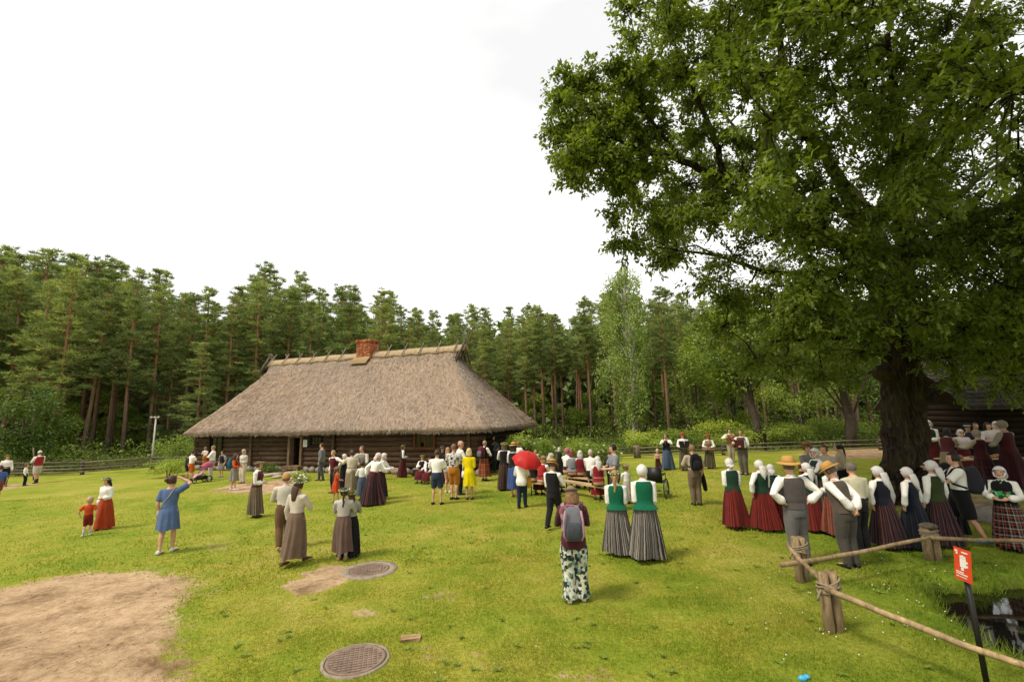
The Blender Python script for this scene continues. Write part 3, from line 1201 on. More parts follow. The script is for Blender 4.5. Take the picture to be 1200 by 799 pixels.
bar(0.012, 0.02, 0.07, 0.085)
bar(-0.012, 0.07, 0.02, 0.03)
bar(0.012, 0.073, 0.018, 0.034)
bar(0.035, 0.07, 0.016, 0.026)
bar(0.058, 0.03, 0.02, 0.02)
bar(0.058, -0.005, 0.02, 0.02)
bar(0.002, -0.04, 0.03, 0.03)
bar(-0.065, 0.118, 0.03, 0.018)
bar(-0.058, 0.103, 0.016, 0.03)
bar(0.035, 0.118, 0.07, 0.012)
mb.build('pictogram', plain('white_print', '#d9d4cb', 0.5, 0.3, 0.04, 5, 0), plo, smooth=False)
mb = MB()
for r_i, (z, n_) in enumerate(((-0.075, 7), (-0.093, 9), (-0.118, 11))):
    x = -0.075
    for j in range(n_):
        w_ = random.uniform(0.008, 0.016) * (0.75 if r_i == 2 else 1)
        bar(x + w_ / 2, z, w_ - 0.003, (0.011 if r_i < 2 else 0.007) * random.uniform(0.8, 1.15))
        x += w_ + (0.006 if random.random() < 0.25 else 0.001)
        if x > 0.07:
            break
mb.build('lettering', plain('white_print', '#d9d4cb', 0.5, 0.3, 0.04, 5, 0), plo, smooth=False)

# ------------------------------------------------------------------ manholes
M_CONC = plain('old_concrete', '#8f8271', 0.95, 0.15, 0.25, 7, 0.5)
M_IRON = plain('rusty_iron', '#7d6a5a', 0.7, 0.3, 0.22, 9, 0.4)


def manhole(px, py, rad, label, ring):
    g = at_ground(px, py)
    t = thing('manhole', label, 'manhole', (g[0], g[1], 0.012))
    n_ = 40
    def circ(r, z, j=0.0):
        return [((r * (1 + random.uniform(-j, j))) * math.cos(2 * PI * i / n_), (r * (1 + random.uniform(-j, j))) * math.sin(2 * PI * i / n_), z) for i in range(n_)]
    mb = MB()
    mb.loft([circ(ring, -0.05, 0.02), circ(ring * 0.985, 0.004, 0.02), circ(rad + 0.02, 0.012), circ(rad + 0.012, 0.0)], cap=False)
    mb.build('concrete_ring', M_CONC, t)
    mb = MB()
    mb.loft([circ(rad, -0.01), circ(rad, 0.010), circ(rad - 0.03, 0.013), circ(rad - 0.035, 0.008)], cap=True)
    cv = mb.build('cover', M_IRON, t)
    mb = MB()
    s_ = 0.052
    m_ = int(rad / s_)
    for i in range(-m_, m_ + 1):
        for j in range(-m_, m_ + 1):
            if math.hypot(i, j) * s_ < rad - 0.06:
                mb.box((i * s_, j * s_, 0.010), (s_ * 0.62, s_ * 0.62, 0.012), 0.4 if False else 0)
    st_ = mb.build('tread_blocks', M_IRON, cv, smooth=False)
    st_['kind'] = 'stuff'
    t.rotation_euler = (R(0), R(0), R(15))
    return t


manhole(417, 774, 0.33, 'iron manhole cover set flush in the grass nearest the camera', 0.385)
manhole(433, 668, 0.34, 'iron manhole cover in a pale concrete ring beside bare soil', 0.50)
g = at_ground(481, 749)
mb = MB()
mb.box((0, 0, 0), (0.24, 0.13, 0.05), rz=0.15, jit=0.012)
tag(mb.build('brick_lump', plain('pale_brick', '#9c805f', 0.95, 0.1, 0.3, 12, 0.5), smooth=False, loc=(g[0], g[1], 0.004)), 'pale half buried brick in the grass near the manhole', 'brick')
g = at_ground(941, 797)
mb = MB()
mb.ball((0, 0, 0), (0.05, 0.03, 0.03), 8, 5)
mb.ball((0.05, 0.01, 0.01), (0.03, 0.03, 0.02), 8, 5)
tag(mb.build('plastic_scrap', plain('blue_plastic', '#3f9fc4', 0.4, 0.4, 0.05), loc=(g[0], g[1], 0.02)), 'scrap of light blue plastic lying in the grass', 'litter')

# ------------------------------------------------------------------ lamp post and black post
g = at_ground(177, 550)
lp = thing('lamp_post', 'slim pale floodlight post behind the left fence by the round bush', 'lamp post', tuple(g))
M_PALE = plain('pale_metal', '#b9b6ad', 0.5, 0.4, 0.05, 6, 0)
mb = MB()
mb.tube([(0, 0, 0), (0, 0, 1.6), (0, 0, 3.15)], [0.055, 0.05, 0.04], 8)
mb.build('pole', M_PALE, lp)
mb = MB()
mb.tube([(-0.20, 0, 3.12), (0.20, 0, 3.12)], 0.018, 6)
mb.build('cross_arm', M_PALE, lp)
for s_ in (-1, 0, 1):
    mb = MB()
    mb.tube([(s_ * 0.20, -0.02, 3.12), (s_ * 0.21, -0.07, 3.14), (s_ * 0.22, -0.13, 3.11)], [0.03, 0.055, 0.065], 10)
    mb.build('lamp_head', M_PALE, lp)
g = at_ground(898, 528.5)
mb = MB()
mb.box((0, 0, 0.52), (0.15, 0.12, 1.04), jit=0.01)
mb.box((0, 0, 1.06), (0.18, 0.15, 0.05))
tag(mb.build('marker_post', plain('black_paint', '#15120f', 0.5, 0.4, 0.2, 20), loc=tuple(g), smooth=False), 'short black post standing at the rail fence behind the accordion player', 'post')

# ------------------------------------------------------------------ forest
k = N('pine_bark')
t_ = k.n('TexCoord')
sp_ = k.n('SeparateXYZ')
k.l(t_.outputs['Object'], sp_.inputs[0])
bn = k.noise(k.coord((6, 6, 1.2)), 2.0, 5, 0.7)
hz_ = k.math('ADD', k.math('DIVIDE', sp_.outputs[2], 18.0), k.math('MULTIPLY', k.math('SUBTRACT', bn, 0.5), 0.25))
cA = k.ramp(hz_, [(0.06, lin('#6a5a4d')), (0.26, lin('#8c715b')), (0.5, lin('#a57b5a')), (0.9, lin('#a07a5c'))])
cA = k.mix(1.0, cA, k.ramp(bn, [(0.3, (0.6, 0.6, 0.6)), (0.7, (1.15, 1.15, 1.15))]), 'MULTIPLY')
oi_ = k.n('ObjectInfo')
cA = k.mix(1.0, cA, k.ramp(oi_.outputs['Random'], [(0, (0.7, 0.7, 0.72)), (1, (1.15, 1.1, 1.05))]), 'MULTIPLY')
k.base(cA, 0.95, 0.1)
k.bump(bn, 0.6, 0.05)
M_PBARK = k.m
M_NEEDLE = foliage('pine_needles', '#46603a', '#a3ac68', 0.28, 0.65, 0.16)
M_BIRCHL = foliage('birch_leaves', '#587430', '#adb665', 0.35)
M_LEAFD = foliage('dark_leaves', '#324d1a', '#788a38', 0.28)
M_LEAFM = foliage('mid_leaves', '#4b6a22', '#9aa748', 0.34)
M_LEAFL = foliage('bright_leaves', '#6a8626', '#b0b952', 0.34)
M_OAKL = foliage('oak_leaves', '#3c551c', '#84903d', 0.40, 0.42, 0.05)
M_UNDER = foliage('undergrowth', '#2f4a16', '#7c8c34', 0.2, 0.7)
M_TWIG = plain('grey_bark', '#5a5046', 0.95, 0.1, 0.25, 6, 0.6)
k = N('birch_bark')
f = k.noise(k.coord((3, 3, 9)), 2.0, 4, 0.6)
k.base(k.ramp(f, [(0.36, lin('#3a342e')), (0.46, lin('#c9c2b4')), (0.8, lin('#ddd8cd'))]), 0.8, 0.2)
M_BIRCHB = k.m


def frand(n):
    v = rng.normal(size=(n, 3))
    return unit(v)


def pine_variant(h, cb, spread, seed, needles=1.0):
    rs = np.random.default_rng(seed)
    bend = rs.normal(0, 0.25, 2)
    def axis(z):
        t = z / h
        return np.array([bend[0] * math.sin(t * 2.6), bend[1] * math.sin(t * 2.1 + 0.5) - bend[1] * math.sin(0.5), z])
    tr = MB()
    zs_ = np.linspace(-0.3, h * 0.97, 14)
    tr.tube([axis(z) for z in zs_], [0.185 * (1 - 0.84 * max(z, 0) / h) ** 0.8 + (0.08 if z < 0.1 else 0) for z in zs_], 8, jit=0.05)
    for i in range(7):          # dead stubs under the crown
        z = h * rs.uniform(max(0.06, cb - 0.25), cb)
        a = rs.uniform(0, 2 * PI)
        L = rs.uniform(0.4, 1.5)
        p = axis(z)
        tr.tube([p, p + np.array([math.cos(a), math.sin(a), rs.uniform(-0.2, 0.15)]) * L], [0.03, 0.008], 4)
    pos, axd, nr_, Ls, Ws, tn = [], [], [], [], [], []
    n_br = 72
    for i in range(n_br):
        u = (i + rs.random()) / n_br
        z = h * (cb + (1 - cb) * u) + rs.normal(0, 0.25)
        rel = 1 - u
        L = spread * (0.10 + 1.0 * rel ** 0.72) * rs.uniform(0.4, 1.2) * (0.72 if u < 0.12 else 1.0)
        a = rs.uniform(0, 2 * PI)
        rise = 0.75 * u + rs.normal(-0.02, 0.12)
        d = np.array([math.cos(a), math.sin(a), rise])
        p0 = axis(min(z, h * 0.97))
        p1 = p0 + d * L * 0.6 + [0, 0, -0.06 * L]
        p2 = p0 + d * L + [0, 0, 0.06 * L]
        tr.tube([p0, p1, p2], [0.05 * (0.4 + rel), 0.03, 0.01], 4, cap=False)
        for c in range(max(2, int(L / 0.30))):
            s = rs.uniform(0.35, 1.0)
            q = (p0 + (p1 - p0) * s / 0.6) if s < 0.6 else (p1 + (p2 - p1) * (s - 0.6) / 0.4)
            q = q + np.array([-d[1], d[0], 0]) * rs.normal(0, 0.24 * L * s) + rs.normal(0, 0.2, 3)
            m = int(30 * needles)
            o = rs.normal(0, 1, (m, 3))
            o /= np.linalg.norm(o, axis=1)[:, None]
            o[:, 2] = np.abs(o[:, 2]) * 0.7 + rs.normal(0, 0.15, m)
            rr = 0.5 * rs.uniform(0.6, 1.2) * (0.55 + 0.45 * min(1, rel * 2.5))
            pos.append(q + o * rs.uniform(0.0, 0.85, (m, 1)) * rr * [1, 1, 0.8])
            axd.append(o + d * 0.5)
            nr_.append(rs.normal(0, 1, (m, 3)))
            Ls.append(rs.uniform(0.22, 0.42, m))
            Ws.append(rs.uniform(0.05, 0.10, m))
            tn.append(np.clip(rs.uniform(0.1, 0.75) + rs.normal(0, 0.14, m) + 0.15 * u, 0, 1))
    V, P, T = leaves(np.concatenate(pos), np.concatenate(axd), np.concatenate(nr_), np.concatenate(Ls), np.concatenate(Ws), np.concatenate(tn), 'tri')
    return tr, V, P, T


PINES = []
for i, (cb, spd) in enumerate([(0.30, 2.5), (0.38, 2.2), (0.45, 2.3), (0.5, 2.0), (0.42, 2.6), (0.55, 1.9), (0.58, 2.2), (0.34, 2.1), (0.10, 2.9)]):
    tr, V, P, T = pine_variant(18.0, cb, spd, 40 + i)
    e = thing('pine_tree', '', 'tree')
    tr.build('trunk', M_PBARK, e)
    cr = np_mesh('crown', V, P, M_NEEDLE, e, T)
    PINES.append(e)

TOP = ([-150, 0, 60, 110, 150, 200, 235, 262, 300, 340, 380, 420, 460, 500, 540, 580, 620, 660, 700, 735, 780, 810, 900, 1000, 1300],
       [300, 294, 297, 300, 316, 326, 335, 345, 311, 322, 335, 336, 346, 362, 370, 352, 362, 364, 350, 345, 344, 352, 365, 365, 360])
PLAB = {
    'left': ('tall pine with low dark boughs in the dense wood behind the left fence', 'pines in the wood behind the left rail fence'),
    'mid': ('tall pine with a broad crown in the wood behind the farmhouse roof', 'pines in the wood behind the farmhouse'),
    'right': ('tall pine with a bare orange trunk right of the farmhouse', 'orange trunked pines right of the farmhouse'),
    'far': ('pine seen through the oak leaves in the wood behind the musicians', 'pines behind the oak and the musicians'),
}
used = set()
FRONT = []
pr = random.Random(5)
rows_ = [(0, 27), (4.5, 27), (9.5, 27), (16, 28), (24, 29)]
for ri, (dY, stp) in enumerate(rows_):
    x = -150 + ri * 9
    while x < 1330:
        px = x + pr.uniform(-9, 9)
        x += stp * pr.uniform(0.75, 1.3)
        base = np.interp(px, [-150, 100, 230, 330, 640, 760, 900, 1300], [38, 38, 42, 46, 46, 44, 44, 46])
        Y = base + dY + pr.uniform(-1.8, 1.8)
        if px > 790 and ri == 0:
            Y += 4
        zone = 'left' if px < 225 else 'mid' if px < 600 else 'right' if px < 800 else 'far'
        ty = np.interp(px, *TOP) + pr.choice([-6, -2, 2, 6, 10, 16, 26, 34]) + pr.uniform(-3, 3) + (4 if ri in (1, 2) else 0)
        P_ = at_depth(px, ty, Y)
        g0 = float(ground_z(P_[None, :2])[0])
        h = P_[2] - g0
        vi = pr.choice([0, 1, 7, 4, 2]) if zone == 'left' else pr.choice([0, 4, 7, 2, 1]) if zone == 'mid' else pr.choice([3, 5, 6, 2]) if zone == 'right' else pr.choice([2, 3, 5, 6, 1])
        if vi in used:
            o = copy_tree(PINES[vi])
        else:
            o = PINES[vi]
            used.add(vi)
        lab, grp = PLAB[zone]
        o['label'], o['group'] = lab, grp
        if ri == 0:
            FRONT.append((px, o))
        s = h / 18.0
        w = s * pr.uniform(0.95, 1.25)
        o.scale = (w, w, s)
        o.rotation_euler = (R(pr.gauss(0, 1.2)), R(pr.gauss(0, 1.2)), pr.uniform(0, 6.28))
        o.location = (P_[0], P_[1], g0)
LAND = [(6, 'front pine at the left border of the wood'), (62, 'front pine rising just right of the dark leafy young tree'), (103, 'front pine rising behind the toddler and the orange red skirt'), (140, 'front pine rising left of the lamp post'),
        (182, 'front pine standing straight behind the lamp post'), (218, 'front pine beside the left eave corner of the farmhouse'), (262, 'front pine rising over the lower left slope of the thatch'), (305, 'pine rising just left of the thatched ridge'),
        (345, 'pine rising above the crossed poles of the ridge'), (388, 'pine rising just left of the brick chimney'), (431, 'pine standing straight above the brick chimney'), (480, 'pine rising above the ridge right of the chimney'),
        (540, 'pine rising above the right gablet of the thatched roof'), (590, 'orange trunked pine rising over the right thatch slope'), (640, 'orange trunked pine just right of the eave corner'), (672, 'orange trunked pine rising above the seated singers'),
        (700, 'orange trunked pine just left of the weeping birch'), (785, 'orange trunked pine just right of the weeping birch')]
for lx, lb in LAND:
    bx_, bo = min(FRONT, key=lambda q: abs(q[0] - lx))
    bo['label'] = lb
    FRONT.remove((bx_, bo))
used.add(8)
for n_i, (px, Y, ty, lb) in enumerate([(238, 40, 405, 'low branching pine with boughs almost to the ground behind the left eave'), (205, 42.5, 425, 'short bushy pine standing between the lamp post and the farmhouse'), (273, 44, 352, 'broad low branched pine over the lower left thatch slope')]):
    o = PINES[8] if n_i == 0 else copy_tree(PINES[8])
    P_ = at_depth(px, ty, Y)
    s = P_[2] / 18.0
    o.location = (P_[0], P_[1], float(ground_z(P_[None, :2])[0]))
    o.scale = (s * (1.5 if n_i < 2 else 1.1), s * (1.5 if n_i < 2 else 1.1), s)
    o.rotation_euler = (0, 0, n_i * 2.0)
    o['label'] = lb
    o['group'] = PLAB['left'][1]
for i, e in enumerate(PINES):
    if i not in used:
        for ch in list(e.children):
            bpy.data.objects.remove(ch)
        bpy.data.objects.remove(e)

# far wood behind the pines, reads as one mass
nf = 90000
ang = rng.uniform(R(-62), R(66), nf)
dd = rng.uniform(78, 110, nf)
px_, py_ = np.sin(ang) * dd / np.cos(ang) ** 0.3, np.cos(ang) ** 0.7 * dd
hh = rng.random(nf) ** 1.05 * (14.5 + 6 * fbm(px_, py_, 7))
pos = np.stack([px_, py_, hh + 0.5], 1)
V, P, T = leaves(pos, frand(nf), frand(nf), rng.uniform(0.9, 2.2, nf), rng.uniform(0.6, 1.2, nf), np.clip(rng.normal(0.28, 0.16, nf), 0, 1), 'tri')
tag(np_mesh('distant_wood', V, P, M_NEEDLE, None, T), 'dark mass of the deep wood behind the pine trunks', kind='stuff')
# undergrowth at the forest edge
nf = 60000
x_ = rng.uniform(-62, 62, nf)
e_ = np.interp(x_, [-120, -60, -28, -14, 0, 12, 30, 120], [26, 26, 28, 34, 31, 30.5, 31, 35])
y_ = e_ + rng.random(nf) ** 1.7 * 30
dens = fbm(x_, y_, 3.5)
hmax = np.clip((dens - 0.38) * 6, 0.05, 1.5) * np.interp(y_ - e_, [0, 2, 30], [0.5, 1, 1.6])
pos = np.stack([x_, y_, ground_z(np.stack([x_, y_], 1)) + rng.random(nf) * hmax], 1)
inh = ((pos[:, :2] - H_O) @ h_ax > -1) & ((pos[:, :2] - H_O) @ h_ax < H_L + 1) & ((pos[:, :2] - H_O) @ h_n > -1) & ((pos[:, :2] - H_O) @ h_n < H_W + 1)
pos = pos[~inh]
nf = len(pos)
V, P, T = leaves(pos, frand(nf) + [0, 0, 0.4], frand(nf) + [0, 0, 0.6], rng.uniform(0.12, 0.32, nf), rng.uniform(0.07, 0.16, nf), np.clip(rng.normal(0.45, 0.22, nf), 0, 1), 'diamond')
tag(np_mesh('undergrowth', V, P, M_UNDER, None, T), 'low tangled green undergrowth along the forest edge', kind='stuff')


def leafy(name, label, cat, base, h, blobs, n, leaf, mat, trunk_r=0.08, trunk_mat=None, group=None, droop=0.3, seed=1, flowers=0, lean=(0, 0), tone=0.5, stems=1, twigs=True):
    """blobs: (x, y, z, rx, rz) in fractions of h around the base"""
    rs = np.random.default_rng(seed)
    t = thing(name, label, cat, tuple(base), group=group)
    tb = MB()
    ctr = [np.array([b[0] * h, b[1] * h, b[2] * h]) for b in blobs]
    ztop = max(c[2] for c in ctr)
    for s_ in range(stems):
        a = 2 * PI * s_ / max(1, stems)
        off = np.array([math.cos(a), math.sin(a), 0]) * (trunk_r * 2.2 if stems > 1 else 0)
        pts = [off + np.array([lean[0] * u * h + (off[0] * u * 5), lean[1] * u * h + (off[1] * u * 5), ztop * u - (0.2 if u == 0 else 0)]) + np.append(rs.normal(0, 0.012 * h, 2) * (u > 0), 0) for u in np.linspace(0, 1, 7)]
        tb.tube(pts, list(np.linspace(trunk_r, trunk_r * 0.25, 7)), 8, jit=0.06)
        if twigs:
            for c in ctr[s_::stems]:
                zz = np.clip(c[2] * rs.uniform(0.45, 0.75), 0.05 * h, ztop)
                i_ = int(np.clip(zz / ztop * 6, 0, 5))
                p0 = pts[i_]
                tb.tube([p0, (p0 + c) / 2 + [0, 0, 0.03 * h], c], [trunk_r * 0.24, trunk_r * 0.15, trunk_r * 0.06], 5, cap=False)
    tb.build('trunk' if stems == 1 else 'stems', trunk_mat or M_TWIG, t)
    w = np.array([b[3] ** 2 * b[4] for b in blobs])
    w = w ** 0.7
    w /= w.sum()
    bi = rs.choice(len(blobs), n, p=w)
    B = np.array(blobs)[bi]
    d = rs.normal(size=(n, 3))
    d /= np.linalg.norm(d, axis=1)[:, None]
    rad = rs.random(n) ** 0.42
    C3 = np.array(ctr)[bi]
    lump = 1 + 0.28 * np.sin(d[:, 0] * 5 + bi) * np.cos(d[:, 2] * 6 + bi * 2)
    pos = C3 + d * (rad * lump)[:, None] * np.stack([B[:, 3] * h, B[:, 3] * h, B[:, 4] * h], 1)
    # sprays: leaves gather round nearby points
    pos = pos + 0.0
    pos[:, 2] = np.maximum(pos[:, 2], 0.02)
    axd = d * [1, 1, 0.5] + rs.normal(0, 0.5, (n, 3)) - [0, 0, droop]
    nr_ = d * 0.5 + rs.normal(0, 0.45, (n, 3)) + [0, 0, 0.7]
    ct = rs.normal(tone, 0.14, len(blobs))[bi]
    V, P, T = leaves(pos, axd, nr_, leaf * rs.uniform(0.7, 1.3, n), leaf * 0.55 * rs.uniform(0.7, 1.2, n), np.clip(ct + rs.normal(0, 0.15, n), 0, 1), 'diamond')
    np_mesh('foliage', V, P, mat, t, T)
    if flowers:
        fb_ = MB()
        for i in range(flowers):
            j = rs.integers(0, n)
            p = C3[j] + d[j] * lump[j] * np.array([B[j, 3], B[j, 3], B[j, 4]]) * h * 0.98
            if p[2] > 0.1:
                fb_.ball(tuple(p), (0.06, 0.06, 0.05), 7, 4)
        fb_.build('blossoms', plain('white_blossom', '#dcd8c8', 0.8, 0.1, 0.08, 30, 0.3), t)
    return t


def crownblobs(rs, n, w, zc, zr, r):
    out = []
    for i in range(n):
        a = rs.uniform(0, 2 * PI)
        q = rs.uniform(-1, 1)
        rr = w * math.sqrt(max(0.05, 1 - q * q)) * rs.uniform(0.35, 1.0)
        out.append((rr * math.cos(a), rr * math.sin(a), zc + zr * q, r * rs.uniform(0.7, 1.3), r * rs.uniform(0.55, 0.95)))
    return out


def bush(px, py, ytop, wpx, mat, label, seed, n=2600, leaf=0.10, name='bush', cat='bush', flowers=0, group=None, tone=0.5, Y=None, stems=4):
    g = at_ground(px, py) if Y is None else at_depth(px, 500, Y) * [1, 1, 0]
    h = tall(g, ytop)
    w = wpx * g[1] / FPX / 2 / h
    rs = np.random.default_rng(seed)
    bl = [(rs.uniform(-1, 1) * w * 0.7, rs.uniform(-0.6, 0.6) * w, rs.uniform(0.25, 0.78), w * rs.uniform(0.28, 0.45), rs.uniform(0.14, 0.24)) for _ in range(13)]
    return leafy(name, label, cat, g, h, bl, n, leaf, mat, 0.02, None, group, 0.15, seed, flowers, tone=tone, stems=stems)


def tree(px, Y, ytop, wpx, zlo, mat, label, seed, n=5200, leaf=0.2, tr=0.14, name='leafy_tree', group=None, nb=26, tone=0.5, tmat=None, r=0.13):
    g = at_depth(px, 500, Y) * [1, 1, 0]
    g[2] = float(ground_z(g[None, :2])[0])
    h = tall(g, ytop)
    w = wpx * Y / FPX / 2 / h
    rs = np.random.default_rng(seed)
    bl = crownblobs(rs, nb, w * 0.8, (zlo + 0.93) / 2, (0.93 - zlo) / 2 - 0.03, min(r, w * 0.6))
    return leafy(name, label, 'tree', g, h, bl, n, leaf, mat, tr, tmat, group, 0.35, seed, tone=tone)


# birch with hanging twigs
def birch(px, Y, ytop, wpx, label, seed):
    rs = np.random.default_rng(seed)
    g = at_depth(px, 500, Y) * [1, 1, 0]
    h = tall(g, ytop)
    w = wpx * Y / FPX / 2
    t = thing('birch_tree', label, 'tree', tuple(g))
    tb = MB()
    ax_ = [np.array([0.25 * math.sin(u * 3), 0.2 * math.sin(u * 2), h * 0.97 * u]) for u in np.linspace(0, 1, 10)]
    tb.tube(ax_, list(np.linspace(0.19, 0.02, 10)), 8)
    pos, axd, nr_, tn = [], [], [], []
    anch = [(rs.uniform(0.12, 0.97), rs.uniform(0, 2 * PI), rs.uniform(0.25, 1.0)) for _ in range(64)]
    for i in range(760):
        au, aa_, ar_ = anch[i % 64]
        u = float(np.clip(au + rs.normal(0, 0.025), 0.08, 0.985))
        prof = math.sin(min(u * 1.6, 1.0) * PI * 0.5) * (1.02 - max(0, (u - 0.4) / 0.6)) ** 0.42
        a = aa_ + rs.normal(0, 0.22)
        rr = w * prof * ar_ * rs.uniform(0.7, 1.08)
        p = np.array([math.cos(a) * rr, math.sin(a) * rr, h * u])
        if i % 6 == 0:
            b = ax_[int(min(9, max(0, u - 0.08) * 9))]
            tb.tube([b, (b + p) / 2 + [0, 0, 0.3], p], [0.04, 0.025, 0.01], 4, cap=False)
        L = rs.uniform(0.8, 2.4) * (0.6 + 0.5 * (1 - u))
        m = int(L * 17)
        s = rs.random(m)
        q = p + np.stack([rs.normal(0, 0.14, m) + 0.2 * math.cos(a) * s, rs.normal(0, 0.14, m) + 0.2 * math.sin(a) * s, -L * s + rs.normal(0, 0.06, m)], 1)
        q[:, 2] = np.maximum(q[:, 2], 0.6)
        pos.append(q)
        axd.append(rs.normal(0, 0.4, (m, 3)) + [0, 0, -1])
        nr_.append(rs.normal(0, 1, (m, 3)))
        tn.append(np.clip(rs.uniform(0.25, 0.8) + rs.normal(0, 0.15, m) + 0.15 * (u - 0.5), 0, 1))
    tb.build('trunk', M_BIRCHB, t)
    pos = np.concatenate(pos)
    n = len(pos)
    V, P, T = leaves(pos, np.concatenate(axd), np.concatenate(nr_), rs.uniform(0.12, 0.25, n), rs.uniform(0.08, 0.16, n), np.concatenate(tn), 'diamond')
    np_mesh('crown', V, P, M_BIRCHL, t, T)
    return t


birch(742, 38, 308, 92, 'tall pale green weeping birch in front of the pines', 3)
tree(28, 27.5, 446, 105, 0.16, M_LEAFD, 'dark leafy young tree by the fence at the left edge', 11, 6500, 0.17, 0.10, nb=30, tone=0.4)
tree(-70, 28, 430, 120, 0.12, M_LEAFD, 'dark leafy tree partly beyond the left border of the scene', 12, 4000, 0.19, 0.12, tone=0.4)
bush(197, 559, 535, 44, M_LEAFL, 'round bright green clipped bush at the lamp post', 14, 2600, 0.08, name='round_bush')
bush(216, 540, 507, 66, M_LEAFM, 'loose pale green shrub beside the farmhouse left wall', 15, 2600, 0.12, name='shrub', cat='shrub', Y=31.5)
bush(303, 547, 507, 34, M_LEAFD, 'green climber growing up the dark log wall', 16, 1500, 0.10, name='climber', cat='climbing plant', tone=0.45)
bush(317, 556, 539, 28, M_LEAFD, 'small dark shrub at the foot of the log wall climber', 17, 1200, 0.08, name='shrub', cat='shrub', tone=0.4)
bush(352, 564, 552, 34, M_LEAFL, 'low pale flower bed before the farmhouse door', 18, 1300, 0.07, name='flower_bed', cat='flower bed', flowers=26)
bush(392, 551, 533, 14, M_LEAFL, 'small yellow green plant against the wall behind the dancers', 19, 600, 0.07, name='shrub', cat='shrub')
bush(562, 553, 516, 34, M_LEAFM, 'tall shrub against the farmhouse right corner behind the flute player', 20, 1600, 0.11, name='shrub', cat='shrub')
bush(626, 551, 505, 60, M_LEAFM, 'big flowering bush with white blossoms behind the red umbrella', 21, 4200, 0.13, flowers=24)
bush(668, 549, 512, 66, M_LEAFM, 'wide flowering bush with scattered blossoms behind the seated singers', 22, 3600, 0.12, flowers=22)
bush(709, 546, 517, 40, M_LEAFM, 'smaller flowering bush at the right end of the bench crowd', 23, 2000, 0.11, flowers=14)
bush(757, 540, 499, 62, M_LEAFL, 'light green bush beyond the fence left of the flute player', 24, 3000, 0.13, Y=31)
bush(806, 540, 497, 60, M_LEAFM, 'green bush beyond the fence behind the singer with a folder', 25, 2600, 0.14, Y=32.5)
bush(848, 540, 488, 76, M_LEAFL, 'large yellow green bush beyond the fence between the two red caps and the fiddler', 26, 3600, 0.14, Y=33)
bush(915, 540, 492, 70, M_LEAFM, 'green bush beyond the fence behind the black marker post', 27, 3000, 0.14, Y=33)
bush(985, 540, 486, 80, M_LEAFM, 'green bush beyond the fence left of the oak trunk', 28, 3200, 0.14, Y=34)
bush(1120, 540, 488, 90, M_LEAFM, 'green bush beyond the fence right of the oak trunk', 29, 2600, 0.14, Y=36)
UG = 'young leafy trees under the pines'
for i_, (ux, uY, uy, uw) in enumerate([(585, 52, 468, 46), (628, 50, 462, 60), (664, 53, 470, 54), (694, 49, 458, 60), (768, 47, 440, 70), (80, 43, 470, 70), (150, 44, 476, 60), (125, 46, 455, 60)]):
    tree(ux, uY, uy, uw, 0.1, M_LEAFL if i_ % 2 else M_LEAFM, ['young leafy tree under the pines beside the right thatch slope', 'young leafy tree under the pines behind the flowering bushes', 'light green sapling under the pines above the seated singers',
         'bushy green sapling under the pines left of the weeping birch', 'leafy sapling under the pines right of the weeping birch', 'leafy sapling in the wood behind the toddler', 'leafy sapling in the wood left of the lamp post', 'taller leafy sapling deep in the wood left of the lamp post'][i_],
         60 + i_, 2600, 0.22, 0.06, nb=16, tone=0.5, group=UG)
DT = 'broad leafy trees behind the fence on the right'
tree(818, 38, 405, 70, 0.2, M_LEAFM, 'slender young leafy tree behind the fence next to the birch', 31, 4600, 0.2, 0.10, tone=0.45)
tree(862, 36, 418, 84, 0.2, M_LEAFL, 'bright young leafy tree behind the fiddler', 32, 5200, 0.2, 0.10, tone=0.45)
tree(886, 33, 330, 150, 0.38, M_LEAFM, 'leafy tree with a grey trunk behind the black marker post', 33, 8000, 0.24, 0.30, tone=0.4)
tree(993, 31, 330, 170, 0.38, M_LEAFD, 'leafy tree with a thick grey trunk just left of the oak', 34, 8000, 0.24, 0.36, tone=0.45)
tree(940, 40, 380, 120, 0.16, M_LEAFM, 'leafy tree between the two grey trunks behind the fence', 35, 6000, 0.22, 0.16, tone=0.5)
tree(1050, 38, 350, 140, 0.2, M_LEAFD, 'leafy tree directly behind the oak trunk', 36, 6000, 0.22, 0.2, tone=0.4)
tree(1135, 40, 350, 150, 0.15, M_LEAFD, 'leafy tree behind the left end of the dark barn', 37, 6000, 0.22, 0.2, tone=0.4)
tree(1275, 17.5, 165, 330, 0.28, M_LEAFD, 'tall leafy tree added to shade the table at the right border', 39, 9500, 0.24, 0.25, group=None, tone=0.35, nb=34, r=0.16)  # added for shade at far right, where deep shade implies trees out of view
tree(1235, 38, 330, 170, 0.2, M_LEAFD, 'leafy tree behind the right end of the dark barn', 38, 5000, 0.22, 0.2, tone=0.4)

# ------------------------------------------------------------------ the oak
k = N('oak_bark')
v_ = k.coord((5, 5, 0.9))
b1 = k.noise(v_, 2.4, 6, 0.7, 0.8)
b2 = k.noise(k.coord(), 1.2, 3)
c_ = k.ramp(b1, [(0.32, lin('#19140f')), (0.5, lin('#372e24')), (0.72, lin('#665a47'))])
c_ = k.mix(k.ramp(b2, [(0.5, (0, 0, 0)), (0.7, (0.6, 0.6, 0.6))]), c_, lin('#4d4a2c'))
k.base(c_, 0.95, 0.1)
k.bump(b1, 1.0, 0.08)
M_OAKB = k.m
oak = thing('oak_tree', 'huge old oak with a dark forked trunk and spreading crown on the right', 'tree', (OAK[0], OAK[1], 0))
O3 = np.array([OAK[0], OAK[1], 0.0])


def OP(px, py, Y):
    return at_depth(px, py, Y) - O3


